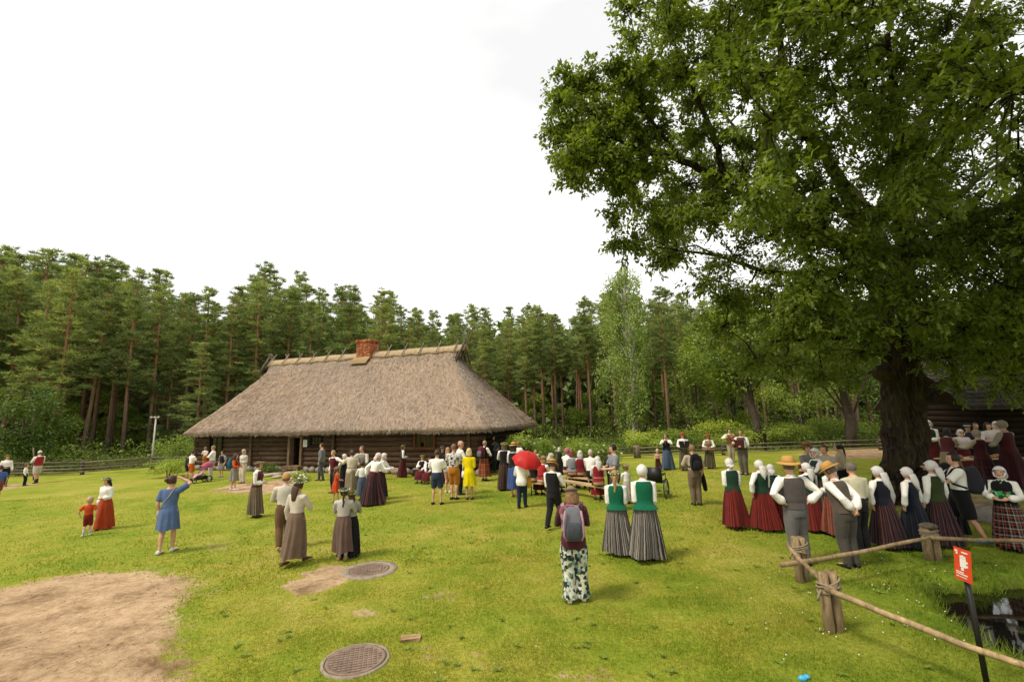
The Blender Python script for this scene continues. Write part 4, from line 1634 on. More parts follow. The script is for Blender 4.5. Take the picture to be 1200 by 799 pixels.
nodes, nrad = [], []            # skeleton points the twigs can grow from
tk = MB()


def limb(pts, r0, r1, n=10, sub=5, jit=0.05, wig=0.05, reg=True, mbuf=None):
    pts = [np.asarray(p, float) for p in pts]
    q, rr = [], []
    m = len(pts)
    for i in range(m - 1):
        pa, pb, pc_, pd = pts[max(i - 1, 0)], pts[i], pts[i + 1], pts[min(i + 2, m - 1)]
        for s in range(sub):
            t = s / sub
            q.append(0.5 * ((2 * pb) + (-pa + pc_) * t + (2 * pa - 5 * pb + 4 * pc_ - pd) * t * t + (-pa + 3 * pb - 3 * pc_ + pd) * t ** 3))
    q.append(pts[-1])
    L = len(q)
    rr = [r0 + (r1 - r0) * (i / (L - 1)) ** 0.8 for i in range(L)]
    q = [p + rng.normal(0, wig, 3) * min(1, 4 * r) if 0 < i < L - 1 else p for i, (p, r) in enumerate(zip(q, rr))]
    (mbuf or tk).tube(q, rr, n, jit=jit)
    if reg:
        for p, r in zip(q, rr):
            nodes.append(p)
            nrad.append(r)


TY = OAK[1]
# twin trunk with a flared foot
limb([OP(1051, 640, TY - 0.1), OP(1049, 578, TY), OP(1050, 520, TY), OP(1048, 460, TY), OP(1043, 400, TY), OP(1026, 330, TY), OP(1008, 262, TY - .2), OP(976, 195, TY - .6), OP(938, 140, TY - 1.0), OP(915, 60, TY - 1.4), OP(905, -60, TY - 1.5)], 0.46, 0.06, 18, jit=0.035)
limb([OP(1078, 640, TY), OP(1074, 578, TY + .1), OP(1070, 520, TY + .1), OP(1068, 455, TY + .1), OP(1064, 400, TY), OP(1060, 330, TY), OP(1066, 250, TY), OP(1082, 150, TY + .2), OP(1112, 70, TY + .3), OP(1145, -10, TY + .3), OP(1170, -140, TY + .5)], 0.47, 0.07, 18, jit=0.035)
for a_, pxo in ((0.3, 0), (1.5, 0), (2.6, 0), (3.6, 0), (4.4, 0), (5.4, 0)):
    d_ = np.array([math.cos(a_), math.sin(a_), 0])
    c0 = OP(1060, 578, TY) * [1, 1, 0]
    limb([c0 + d_ * 0.42 + [0, 0, 0.7], c0 + d_ * 0.66 + [0, 0, 0.25], c0 + d_ * 1.1 + [0, 0, -0.08]], 0.26, 0.09, 8, reg=False)
mbb = MB()
mbb.ball(tuple(OP(1036, 437, TY - .35)), (0.28, 0.3, 0.26), 10, 7)
tk.v += []
# main limbs
LIMBS = [
    ([OP(1030, 345, TY), OP(1004, 296, TY - .6), OP(950, 275, TY - 1.2), OP(900, 252, TY - 1.7), OP(850, 215, TY - 2.2), OP(800, 190, TY - 2.5), OP(750, 176, TY - 2.7), OP(715, 160, TY - 2.8)], 0.24, 0.03),
    ([OP(800, 190, TY - 2.5), OP(770, 150, TY - 2.8), OP(735, 110, TY - 3.0)], 0.07, 0.02),
    ([OP(850, 215, TY - 2.2), OP(838, 165, TY - 2.6), OP(815, 110, TY - 3.2), OP(790, 50, TY - 3.6)], 0.11, 0.03),
    ([OP(1062, 300, TY), OP(1100, 285, TY - .6), OP(1150, 255, TY - 1.2), OP(1210, 222, TY - 2.0), OP(1290, 190, TY - 2.6)], 0.26, 0.06),
    ([OP(1068, 395, TY), OP(1100, 372, TY - 1.2), OP(1158, 364, TY - 2.4), OP(1215, 360, TY - 3.4)], 0.14, 0.04),
    ([OP(1080, 480, TY), OP(1100, 452, TY + .3), OP(1125, 437, TY + .8), OP(1170, 428, TY + 1.0)], 0.13, 0.03),
    ([OP(1040, 420, TY), OP(1010, 400, TY - 1.0), OP(960, 396, TY - 2.0), OP(905, 400, TY - 2.8)], 0.12, 0.03),
    ([OP(1050, 350, TY), OP(1020, 320, TY - 2.0), OP(985, 290, TY - 3.8), OP(950, 240, TY - 5.0)], 0.16, 0.04),
    ([OP(1060, 300, TY), OP(1050, 230, TY - 2.0), OP(1050, 140, TY - 4.0), OP(1040, 40, TY - 5.2)], 0.2, 0.05),
    ([OP(1070, 230, TY), OP(1110, 170, TY - 1.5), OP(1160, 120, TY - 3.2), OP(1210, 60, TY - 4.5)], 0.2, 0.05),
    ([OP(1050, 320, TY), OP(1030, 270, TY + 2.5), OP(1000, 220, TY + 5), OP(960, 190, TY + 7)], 0.2, 0.05),
    ([OP(1066, 280, TY), OP(1110, 240, TY + 2.5), OP(1160, 200, TY + 5), OP(1200, 180, TY + 7)], 0.2, 0.05),
    ([OP(940, 140, TY - 1), OP(890, 90, TY - 1.2), OP(840, 40, TY - 1.6), OP(790, -10, TY - 2)], 0.12, 0.03),
    ([OP(1010, 265, TY), OP(950, 220, TY + 1.5), OP(880, 170, TY + 2.8), OP(830, 110, TY + 3.4)], 0.14, 0.03),
    ([OP(1020, 310, TY), OP(960, 320, TY - 0.4), OP(900, 318, TY - .6), OP(840, 300, TY - .8), OP(770, 290, TY - 1.2)], 0.13, 0.025),
]
for pts, r0, r1 in LIMBS:
    limb(pts, r0, r1, 8)
tk.build('trunk', M_OAKB, oak)
mbb.build('burl', M_OAKB, oak)

# crown: foliage clumps fill a dome round the trunk, kept inside the outline the tree has from the lawn
OUT = np.array([(700, -400), (715, 0), (726, 22), (735, 58), (700, 62), (672, 78), (640, 100), (625, 118), (640, 140), (638, 165), (650, 200), (668, 232), (690, 228), (705, 240), (712, 262), (722, 275),
                (712, 285), (735, 300), (770, 318), (800, 330), (806, 360), (822, 395), (840, 430), (870, 455), (910, 462), (960, 470), (1010, 478), (1060, 470), (1100, 470), (1150, 455), (1210, 448), (1500, 430), (1700, -600)], float)
Cc, Rr = np.array([11.4, 12.6, 9.6]), np.array([10.8, 10.4, 9.6])
clumps = []
tries = 0
while len(clumps) < 420 and tries < 40000:
    tries += 1
    d = rng.normal(size=3)
    d /= np.linalg.norm(d)
    u = rng.uniform(0.3, 1.0) ** 0.5
    c = Cc + d * Rr * u
    r = rng.uniform(0.62, 1.15)
    if c[2] < 4.2 or c[1] < 3.6 or c[2] > 19.5:
        continue
    if np.hypot(c[0], c[1]) < 5.5:
        continue
    if (c - CP) @ FW > 0.5:
        b = np.array(bearing(c))
        sd_ = sdist(b[None], OUT)[0]
        rp_ = r * FPX / ((c - CP) @ FW)
        if -60 < b[0] < 1300 and sd_ > -rp_ * 0.72:
            continue
        if c[2] < 6.5 and rng.random() < 0.25:
            continue
    if clumps and min(np.linalg.norm(c - q[0]) for q in clumps) < 0.62:
        continue
    clumps.append((c, r))
# the tips of the long left limb and the near lower boughs
for (px, py, Y, r) in [(655, 118, 10.4, .5), (668, 95, 10.6, .5), (690, 90, 10.5, .6), (650, 150, 10.3, .45), (665, 180, 10.4, .6), (672, 212, 10.3, .45), (700, 130, 10.6, .8), (705, 190, 10.5, .8), (740, 100, 10.8, .8),
                       (735, 215, 10.6, .7), (755, 150, 11, .9), (745, 45, 11, .6), (735, 10, 11, .7), (790, 80, 11, .9), (725, 282, 10.6, .35), (745, 285, 10.6, .5), (785, 300, 10.8, .6), (770, 262, 11, .6), (720, 250, 10.7, .4), (810, 250, 11, .8),
                       (830, 330, 11.0, .7), (850, 380, 11.5, .8), (880, 420, 12, .7), (920, 430, 11, .7), (965, 440, 11.5, .7), (860, 300, 11, .9), (900, 340, 10.5, .9), (950, 380, 10, .9), (1010, 410, 10.5, .7), (1110, 420, 10, .7), (1160, 410, 10, .8), (1190, 390, 10, .8), (1130, 385, 9.5, .8), (1105, 400, 11, .8), (1150, 432, 11.5, .8), (1185, 440, 12, .8), (1120, 445, 13, .7), (1210, 415, 11, .9), (1165, 385, 12, .9), (1200, 455, 13.5, .8), (1000, 440, 15, .8), (960, 410, 15, .9), (915, 395, 14, .9), (1015, 380, 10, .7), (870, 350, 13, .9), (940, 350, 13, 1.0)]:
    clumps.append((at_depth(px, py, Y), r))
for px in range(930, 1215, 40):          # boughs hanging in front of the trunk
    for py in range(30, 400, 42):
        if px > 1105 and py < 190:
            continue
        qx, qy = px + rng.uniform(-18, 18), py + rng.uniform(-18, 18)
        clumps.append((at_depth(qx, qy, rng.uniform(8.0, 11.8)), rng.uniform(.6, .95)))
for px in range(662, 770, 27):           # the dense tip of the long left limb
    pass
for px in range(742, 900, 38):
    for py in range(30, 310, 40):
        q_ = np.array([px + rng.uniform(-16, 16), py + rng.uniform(-16, 16)])
        if sdist(q_[None], OUT)[0] < -22:
            clumps.append((at_depth(q_[0], q_[1], rng.uniform(9.4, 12.6)), rng.uniform(.5, .75)))
for px, py in ((1112, 18), (1135, 60), (1150, 25), (1120, 95), (1165, 150), (1190, 95)):
    clumps.append((at_depth(px, py, rng.uniform(8.5, 11)), .75))
for px in range(662, 770, 27):
    for py in range(80, 235, 27):
        q_ = np.array([px + rng.uniform(-10, 10), py + rng.uniform(-10, 10)])
        if sdist(q_[None], OUT)[0] < -14:
            clumps.append((at_depth(q_[0], q_[1], rng.uniform(10.0, 11.2)), rng.uniform(.38, .55)))
clumps = [(c - O3, r) for c, r in clumps]
NODE = np.array(nodes)
NR = np.array(nrad)
order = sorted(range(len(clumps)), key=lambda i: np.min(np.linalg.norm(NODE - clumps[i][0], axis=1)))
br = MB()
tips = []
hub = OP(1055, 330, TY)
for i in order:
    c, r = clumps[i]
    dl = np.linalg.norm(NODE - c, axis=1) + 0.35 * np.linalg.norm(NODE - hub, axis=1) * 0.4
    j = int(np.argmin(dl))
    p0, rr0 = NODE[j], min(NR[j] * 0.75, 0.10)
    L = np.linalg.norm(c - p0)
    m1 = p0 + (c - p0) * 0.4 + rng.normal(0, 0.08 * L, 3) + [0, 0, 0.07 * L]
    m2 = p0 + (c - p0) * 0.75 + rng.normal(0, 0.06 * L, 3) + [0, 0, 0.05 * L]
    ra = max(0.022, min(rr0, 0.02 + 0.02 * L))
    br.tube([p0, m1, m2, c], [ra, ra * 0.7, ra * 0.5, ra * 0.35], 5, cap=False, jit=0.05)
    NODE = np.vstack([NODE, m1[None], m2[None], c[None]])
    NR = np.append(NR, [ra * 0.7, ra * 0.5, ra * 0.4])
    nt = int(9 + 7 * r)
    for q in range(nt):
        d = rng.normal(size=3) * [1, 1, 0.7]
        d /= np.linalg.norm(d)
        e = c + d * r * rng.uniform(0.5, 1.05)
        mid = (c + e) / 2 + rng.normal(0, 0.06, 3)
        br.tube([c, mid, e], [0.014, 0.010, 0.005], 3, cap=False)
        tips.append((e, unit(e - mid)))
        tips.append((mid, unit(e - c)))
        if q % 2 == 0:
            e2 = mid + rng.normal(0, 0.28, 3)
            tips.append((e2, unit(e2 - mid)))
br.build('branches', M_OAKB, oak)
pos, axd, nr_, Ls, tn = [], [], [], [], []
near_spr = []
for e, d in tips:
    w = e + O3
    zc_ = (w - CP) @ FW
    vis = zc_ > 0.5 and -80 < bearing(w)[0] < 1290 and bearing(w)[1] > -90
    m = 15 if vis else 6
    sz = 0.86 if vis else 2.5  # crown leaves out of view are oversized to block skylight and deepen the shade
    a = rng.uniform(0, 2 * PI, m)
    hx = np.cross(d, [0, 0, 1.0]) + 1e-3
    hx /= np.linalg.norm(hx)
    hy = np.cross(hx, d)
    rad = hx * np.cos(a)[:, None] + hy * np.sin(a)[:, None]
    along = rng.uniform(-0.22, 0.06, m)[:, None]
    p = e + d * along + rng.normal(0, 0.05, (m, 3))
    pos.append(p)
    axd.append(rad * 0.8 + d * rng.uniform(0.2, 1.0, (m, 1)) + [0, 0, -0.35])
    nr_.append(np.array([0, 0, 1.0]) + rng.normal(0, 0.32, (m, 3)))
    Ls.append(rng.uniform(0.11, 0.19, m) * sz)
    tn.append(np.clip(rng.uniform(0.3, 0.75) + rng.normal(0, 0.12, m), 0, 1))
pos, axd, nr_, Ls, tn = [np.concatenate(q) for q in (pos, axd, nr_, Ls, tn)]
# the 300 leaves that show largest are single parts, the rest one mass
w = pos + O3 - CP
zc_ = w @ FW
bx, by = 600 + FPX * (w @ RT) / zc_, 399.5 - FPX * (w @ UP) / zc_
inv = (zc_ > 0.5) & (bx > 0) & (bx < 1200) & (by > 0) & (by < 799)
sc_ = np.where(inv, Ls / np.maximum(zc_, 1), 0)
big = np.argsort(-sc_)[:300]
fin = inv & (zc_ < 9.8)
keep = fin.copy()
keep[big] = False
V, P, T = leaves(pos[keep], axd[keep], nr_[keep], Ls[keep], Ls[keep] * 0.55, tn[keep], 'lobed')
crown = np_mesh('crown', V, P, M_OAKL, oak, T)
crown['kind'] = 'stuff'
keep = ~fin
keep[big] = False
V, P, T = leaves(pos[keep], axd[keep], nr_[keep], Ls[keep], Ls[keep] * 0.5, tn[keep], 'diamond')
crown = np_mesh('far_and_shade_leaves', V, P, M_OAKL, oak, T)  # farther leaves, plus the oversized unseen ones that block skylight
crown['kind'] = 'stuff'
oneV, oneP, oneT = leaves(np.zeros((1, 3)), np.array([[0, 1.0, 0]]), np.array([[0, 0, 1.0]]), np.array([1.0]), np.array([0.62]), np.array([0.6]), 'oak')
leaf0 = np_mesh('leaf', oneV, oneP, M_OAKL, oak, oneT)
for n_, i in enumerate(big):
    o = leaf0 if n_ == 0 else leaf0.copy()
    if n_:
        COL.objects.link(o)
    a = unit(axd[i])
    s = unit(np.cross(nr_[i], a))
    u = np.cross(a, s)
    m = Matrix(((-s[0], a[0], u[0]), (-s[1], a[1], u[1]), (-s[2], a[2], u[2]))).to_4x4()
    m = Matrix(((s[0], a[0], np.cross(s, a)[0]), (s[1], a[1], np.cross(s, a)[1]), (s[2], a[2], np.cross(s, a)[2]))).to_4x4()
    o.parent = oak
    o.matrix_local = Matrix.Translation(Vector([float(q) for q in pos[i]])) @ m @ Matrix.Scale(float(Ls[i]), 4)
print('oak leaves', len(pos), 'clumps', len(clumps))

# ------------------------------------------------------------------ people
M_SKIN = {}
for nm, c_ in (('fair', '#c99a7c'), ('tan', '#b07f5f'), ('pale', '#d6ab90')):
    k = N('skin')
    f = k.noise(k.coord(), 12, 3)
    k.base(k.ramp(f, [(0.3, sc(lin(c_), 0.88)), (0.7, sc(lin(c_), 1.06))]), 0.55, 0.3)
    k.b.inputs['Subsurface Weight'].default_value = 0.0
    M_SKIN[nm] = k.m
M_EYE = plain('dark_eye', '#2a1d16', 0.3, 0.4, 0, 5, 0)
M_LIPS = plain('lips', '#a0584c', 0.5, 0.3, 0.05, 5, 0)
_hair = {}


def hair_mat(c):
    if c not in _hair:
        k = N('hair')
        f = k.noise(k.coord((40, 40, 5)), 3, 4, 0.6)
        k.base(k.ramp(f, [(0.3, sc(lin(c), 0.55)), (0.7, sc(lin(c), 1.15))]), 0.55, 0.35)
        k.bump(f, 0.6, 0.01)
        _hair[c] = k.m
    return _hair[c]


k = N('plaited_straw')
w_ = k.n('TexWave', Scale=60.0, Distortion=1.5)
w_.wave_type = 'RINGS'
k.l(k.coord(), w_.inputs['Vector'])
k.base(k.ramp(w_.outputs['Fac'], [(0, lin('#9b7138')), (1, lin('#d3a862'))]), 0.8, 0.2)
k.bump(w_.outputs['Fac'], 0.4, 0.006)
M_STRAWHAT = k.m
M_SHOE = {'black': plain('black_leather', '#1a1715', 0.5, 0.4, 0.1, 20, 0.1), 'tan': plain('tan_leather', '#a9855a', 0.7, 0.25, 0.1, 20, 0.1),
          'white': plain('white_canvas', '#cfcbc2', 0.8, 0.2, 0.06, 20, 0.1), 'brown': plain('brown_leather', '#54392a', 0.6, 0.3, 0.1, 20, 0.1),
          'skin': M_SKIN['fair'], 'blue': plain('blue_canvas', '#3b6a8a', 0.8, 0.2, 0.06, 20, 0.1)}
M_WLEAF = plain('wreath_leaf', '#5e7a34', 0.8, 0.2, 0.3, 30, 0.3)
M_WFLOW = {'white': plain('wreath_flower', '#d8d2c0', 0.8, 0.1, 0.1, 30, 0.2), 'yellow': plain('wreath_flower', '#cda62e', 0.8, 0.1, 0.1, 30, 0.2),
           'pink': plain('wreath_flower', '#c78e86', 0.8, 0.1, 0.1, 30, 0.2), 'none': plain('wreath_flower', '#7f9a3c', 0.8, 0.1, 0.1, 30, 0.2)}

# torso section tables in units of body height: z, half width, half depth, forward offset
TORSO = {
    'f': [(.470, .090, .066, -.004), (.500, .101, .076, -.006), (.530, .102, .077, -.006), (.570, .092, .068, -.003), (.615, .077, .059, 0), (.660, .083, .063, .003), (.705, .091, .070, .008),
          (.740, .094, .074, .010), (.775, .096, .064, .004), (.805, .088, .052, -.002), (.826, .060, .042, -.004), (.842, .036, .036, -.002)],
    'm': [(.470, .088, .066, -.003), (.500, .095, .074, -.004), (.530, .096, .074, -.003), (.570, .092, .070, 0), (.615, .089, .066, .002), (.660, .093, .068, .002), (.705, .101, .071, .003),
          (.745, .107, .073, .003), (.780, .108, .066, 0), (.808, .098, .054, -.004), (.828, .066, .045, -.005), (.844, .040, .040, -.003)],
}
ARM = {  # wrist of the right arm (x, y, z; torso frame), elbow hint
    'rest': ((.140, .035, .490), (.5, -1, 0)), 'loose': ((.165, .06, .500), (.8, -1, 0)), 'clasp': ((.030, .130, .575), (1, -.7, -.2)), 'chest': ((.030, .150, .690), (1, -.2, -.8)),
    'hip': ((.118, -.035, .590), (1, -.35, 0.1)), 'back': ((.025, -.115, .545), (1, -.75, 0)), 'brow': ((.075, .105, .945), (1, .25, -.15)), 'cam': ((.045, .140, .870), (.8, .3, -1)),
    'fwd': ((.090, .265, .690), (.5, -.2, -1)), 'out': ((.330, .09, .740), (.2, -.8, -.5)), 'flute': ((.045, .130, .800), (1, .1, -.7)), 'hold': ((.070, .175, .630), (1, -.6, -.5)),
    'umb': ((.06, .150, .760), (.7, -.3, -1)), 'lap': ((.05, .190, .575), (1, -.5, -.2)), 'side': ((.18, -.02, .530), (1, -.6, 0)), 'ext': ((.20, .22, .78), (.5, -.3, -1)), 'fold': ((-.055, .115, .665), (1, .1, -.6)),
    'bow': ((.20, .16, .74), (1, -.1, -.6)), 'belly': ((.045, .125, .615), (.55, -1, -.2)),
}
STANCE = {'st': ((.048, .0, .045), (-.048, .0, .045)), 'apart': ((.085, .0, .045), (-.085, .01, .045)), 'walk': ((.045, .14, .050), (-.045, -.15, .075)), 'step': ((.05, .07, .045), (-.05, -.07, .05)),
          'sit': ((.060, .27, .045), (-.060, .25, .045)), 'contra': ((.07, .02, .045), (-.055, -.03, .045))}


def ik(S, W, a, b, hint):
    S, W = np.asarray(S, float), np.asarray(W, float)
    v = W - S
    d = np.linalg.norm(v)
    u = v / d
    d = min(d, (a + b) * 0.995)
    x = (a * a - b * b + d * d) / (2 * d)
    hgt = math.sqrt(max(a * a - x * x, 0))
    hint = np.asarray(hint, float)
    p = hint - u * (hint @ u)
    p /= np.linalg.norm(p) + 1e-9
    return S + u * x + p * hgt, S + u * d


class Fig:
    """joint positions of one posed body, in metres, facing +y"""
    def __init__(s, h, sex, ar='rest', al='rest', stance='st', lean=0.0, hyaw=0.0, hpitch=0.0, twist=0.0, seat=None, child=False):
        s.h, s.sex = h, sex
        s.hs = 1.0 if not child else min(1.75, 1.0 + (1.68 - h) * 0.62)
        s.sit = stance == 'sit'
        s.pz = 0.525
        dz = 0.0
        if s.sit:
            dz = (seat + 0.085 * h) / h - 0.525
        s.dz = dz
        s.lean, s.twist = R(lean), R(twist)
        s.stance = stance
        sh = 0.104 if sex == 'f' else 0.116
        s.arms = {}
        for sg, nm in ((1, ar), (-1, al)):
            w, hint = ARM[nm] if isinstance(nm, str) else nm
            w, hint = np.array([w[0] * sg, w[1], w[2]]), np.array([hint[0] * sg, hint[1], hint[2]])
            S = s.T(np.array([sh * sg, -.004, .795]))
            W = s.T(w)
            hint = s.rot(hint)
            E_, W = ik(S, W, .172 * h, .150 * h, hint)
            s.arms[sg] = (S, E_, W)
        s.legs = {}
        for sg, a in ((1, STANCE[stance][0]), (-1, STANCE[stance][1])):
            hp = np.array([.052 * sg * h, 0, (.522 + dz) * h])
            A = np.array(a) * h
            kn, A = ik(hp, A, .243 * h, .238 * h, (sg * 0.12, 1, 0.15) if not s.sit else (sg * .1, .5, 1))
            s.legs[sg] = (hp, kn, A)
        s.neck = s.T(np.array([0, -.004, .835]))
        s.headc = s.T(np.array([0, .010, .885 + .046 * s.hs]))
        m = Matrix.Rotation(s.twist * 0.5 + R(hyaw), 3, 'Z') @ Matrix.Rotation(-R(hpitch) - s.lean * 0.55, 3, 'X')
        s.HM = np.array(m)

    def rot(s, v):
        v = np.asarray(v, float)
        c, si = math.cos(s.twist), math.sin(s.twist)
        v = np.array([c * v[0] - si * v[1], si * v[0] + c * v[1], v[2]])
        c, si = math.cos(-s.lean), math.sin(-s.lean)
        return np.array([v[0], c * v[1] - si * v[2], si * v[1] + c * v[2]])

    def T(s, p):
        """torso frame (body-height units) -> metres"""
        p = np.asarray(p, float)
        q = p - [0, 0, s.pz]
        k_ = np.clip((p[2] - 0.45) / 0.12, 0, 1) if s.sit or True else 1
        r_ = s.rot(q) if k_ >= 1 else q * (1 - k_) + s.rot(q) * k_
        return (r_ + [0, 0, s.pz + s.dz]) * s.h

    def H(s, p):
        return s.headc + s.HM @ (np.asarray(p, float) * s.h * s.hs)


def ell(f, z, rx, ry, yo, off, n=22, k=2.25):
    out = []
    for j in range(n):
        a = 2 * PI * j / n
        c, si = math.cos(a), math.sin(a)
        x = math.copysign(abs(c) ** (2 / k), c) * (rx + off)
        y = math.copysign(abs(si) ** (2 / k), si) * (ry + off) + yo
        out.append(f.T((x, y, z)))
    return out


def torso_rings(f, z0, z1, off, steps=12, flare=None, n=22, narrow=None):
    tb = np.array(TORSO[f.sex])
    rings = []
    for z in np.linspace(z0, z1, steps):
        rx, ry, yo = [np.interp(z, tb[:, 0], tb[:, i]) for i in (1, 2, 3)]
        o = off(z) if callable(off) else off
        if narrow is not None:
            rx = min(rx, narrow(z))
        rings.append(ell(f, z, rx, ry, yo, o, n))
    return rings


def hand(mb, f, sg, W, d, curl):
    h = f.h
    d = d / np.linalg.norm(d)
    pn = np.array([-sg * 0.9, 0.2, -0.3])
    pn = f.rot(pn)
    pn = pn - d * (pn @ d)
    pn /= np.linalg.norm(pn)
    sd = np.cross(d, pn) * sg
    if sd @ np.array([0, 1, 0.2]) < 0:
        sd = -sd
    palm = W + d * 0.048 * h
    mb.tube([W - d * .01 * h, W + d * .016 * h, palm], [.016 * h, .021 * h, .022 * h], 8, flat=(pn, 0.58), ends=True)
    for i, (o, L) in enumerate(((.0165, .036), (.0055, .041), (-.0055, .038), (-.0165, .030))):
        b = palm + sd * o * h
        c1 = curl * (0.8 + 0.12 * i)
        d1 = d * math.cos(c1) + pn * math.sin(c1)
        d2 = d * math.cos(c1 * 1.9) + pn * math.sin(c1 * 1.9)
        p1 = b + d1 * L * .55 * h
        mb.tube([b - d * .01 * h, p1, p1 + d2 * L * .5 * h], [.0062 * h, .0058 * h, .0048 * h], 6, ends=True)
    t0 = W + d * .012 * h + sd * .018 * h
    td = d * .75 + sd * .62 + pn * .25
    td /= np.linalg.norm(td)
    t1 = t0 + td * .024 * h
    t2 = t1 + (td * .6 + d * .5) * .022 * h
    mb.tube([t0 - td * .012 * h, t1, t2], [.0085 * h, .007 * h, .0055 * h], 6, ends=True)


ADAPT = 0.03


def live_fuse(o, vox, smooth=2):
    """grow the overlapping tapered pieces into one continuous surface"""
    m = o.modifiers.new('fuse', 'REMESH')
    m.mode = 'VOXEL'
    m.voxel_size = vox
    m.use_smooth_shade = True
    m.adaptivity = ADAPT
    if smooth:
        s_ = o.modifiers.new('soften', 'SMOOTH')
        s_.factor = 0.5
        s_.iterations = smooth


def mk_body(f, root, skin, vox, curl=(0.3, 0.3), face=True):
    h = f.h
    mb = MB()
    mb.loft(torso_rings(f, .47, .842, 0.0, 14))
    mb.tube([f.T((0, -.006, .815)), f.T((0, 0, .85)), f.H((0, -.006, -.035))], [.038 * h, .033 * h, .032 * h * f.hs ** .5], 12)
    # head
    rings = []
    for z, rx, ry, yo in ((-.067, .014, .014, .034), (-.060, .026, .026, .026), (-.044, .039, .042, .012), (-.022, .045, .052, .004), (.004, .049, .059, -.001),
                          (.026, .050, .060, -.003), (.044, .044, .052, -.005), (.058, .030, .036, -.006), (.066, .012, .014, -.006)):
        rings.append([f.H((rx * math.cos(2 * PI * j / 20), yo + ry * math.sin(2 * PI * j / 20), z)) for j in range(20)])
    mb.loft(rings)
    mb.tube([f.H((0, .050, .012)), f.H((0, .064, -.010)), f.H((0, .060, -.020))], [.006 * h, .010 * h, .009 * h], 7, ends=True)
    mb.tube([f.H((-.022, .052, .016)), f.H((0, .056, .016)), f.H((.022, .052, .016))], .007 * h, 6, ends=True)
    mb.tube([f.H((-.014, .054, -.036)), f.H((0, .058, -.036)), f.H((.014, .054, -.036))], .007 * h, 6, ends=True)
    for sg in (-1, 1):
        mb.tube([f.H((sg * .049, -.002, .012)), f.H((sg * .054, -.006, 0)), f.H((sg * .049, -.002, -.016))], .009 * h, 6, flat=((1, 0, 0), .6), ends=True)
        S, E_, W = f.arms[sg]
        d = unit(W - E_)
        fm = E_ + (W - E_) * .3
        mb.tube([S + (f.T((0, 0, .79)) - S) * .25, S, S + (E_ - S) * .5, E_, fm, W], [.034 * h, .034 * h, .028 * h, .0225 * h, .0235 * h, .0155 * h], 10, ends=True)
        hand(mb, f, sg, W, d, curl[0 if sg > 0 else 1])
        hp, kn, A = f.legs[sg]
        cal = kn + (A - kn) * .3 + np.array([0, -.012 * h, 0])
        mb.tube([hp + [0, 0, .02 * h], hp + (kn - hp) * .35, kn + (hp - kn) * .12, kn, cal, A + (kn - A) * .2, A], [.060 * h, .054 * h, .038 * h, .033 * h, .034 * h, .022 * h, .021 * h], 10, ends=True)
        fx = A + np.array([sg * .012 * h, 0, 0])
        z = max(.022 * h, A[2] - .024 * h)
        mb.tube([np.array([A[0], A[1] - .020 * h, z]), np.array([A[0], A[1] + .02 * h, z + .006 * h]), np.array([fx[0], A[1] + .075 * h, A[2] - .027 * h]), np.array([fx[0], A[1] + .105 * h, A[2] - .030 * h])],
                [.022 * h, .024 * h, .022 * h, .014 * h], 8, flat=((0, 0, 1), .75), ends=True)
    o = mb.build('body', skin, root)
    live_fuse(o, vox, 2)
    if face:
        for sg in (-1, 1):
            eb = MB()
            eb.ball(f.H((sg * .020, .0525, .003)), (.0075 * h, .0055 * h, .0048 * h), 8, 5)
            eb.build('eye', M_EYE, root)
        lb = MB()
        lb.tube([f.H((-.013, .0605, -.0365)), f.H((0, .0645, -.0365)), f.H((.013, .0605, -.0365))], .0042 * h, 6, ends=True)
        lb.build('lips', M_LIPS, root)
    return o


def mk_top(f, root, name, mat, sleeve=1.0, vox=.014, hem=.555, off=.010, loose=1.0, cuff=1.0, collar=True, puff=0.0):
    h = f.h
    mb = MB()
    mb.loft(torso_rings(f, hem, .828, off, 12))
    for sg in (1, -1):
        S, E_, W = f.arms[sg]
        r = np.array([.044, .043 + puff * .3, .036 + puff * .4, .031 + puff * .4, .032 + puff, .024 * cuff]) * h * loose
        pts = [S + (f.T((0, 0, .775)) - S) * .3, S, S + (E_ - S) * .55, E_, E_ + (W - E_) * .72, E_ + (W - E_) * .97]
        if sleeve < 1.0:
            if sleeve <= .5:
                e = S + (E_ - S) * (sleeve * 2)
                pts = [pts[0], S, (S + e) / 2, e]
                r = np.array([.044, .046, .045, .046]) * h * loose
            else:
                e = E_ + (W - E_) * ((sleeve - .5) * 2)
                pts = [pts[0], S, S + (E_ - S) * .55, E_, e]
                r = np.array([.044, .044, .038, .033, .031]) * h * loose
        mb.tube(pts, list(r), 10, ends=(sleeve == 1.0 and False))
    if collar:
        mb.tube([f.T((0, -.004, .815)), f.T((0, .0, .850))], [.046 * h, .042 * h], 12)
    o = mb.build(name, mat, root)
    live_fuse(o, vox, 2)
    return o


def mk_vest(f, root, name, mat, hem=.545, off=.019, peplum=0.0, top=.822):
    h = f.h
    tw = .096 if f.sex == 'f' else .104
    rings = torso_rings(f, hem, top, lambda z: off + (peplum * max(0, (hem + .05 - z) / .05) if peplum else 0) - max(0, (z - .79)) * .12, 18,
                        n=30, narrow=lambda z: 1 if z < .735 else tw - max(0, z - .80) * .5)
    mb = MB()
    if peplum:
        for i in range(4):
            for j in range(len(rings[i])):
                c = np.mean(rings[i], axis=0)
                rings[i][j] = c + (rings[i][j] - c) * (1 + .03 * math.sin(j * PI) * (4 - i) / 4)
    mb.loft(rings, cap=False)
    inner = [[np.mean(r_, axis=0) + (p - np.mean(r_, axis=0)) * .5 for p in r_] for r_ in (rings[-1],)]
    mb.loft([rings[-1], inner[0]], cap=False)
    return mb.build(name, mat, root)


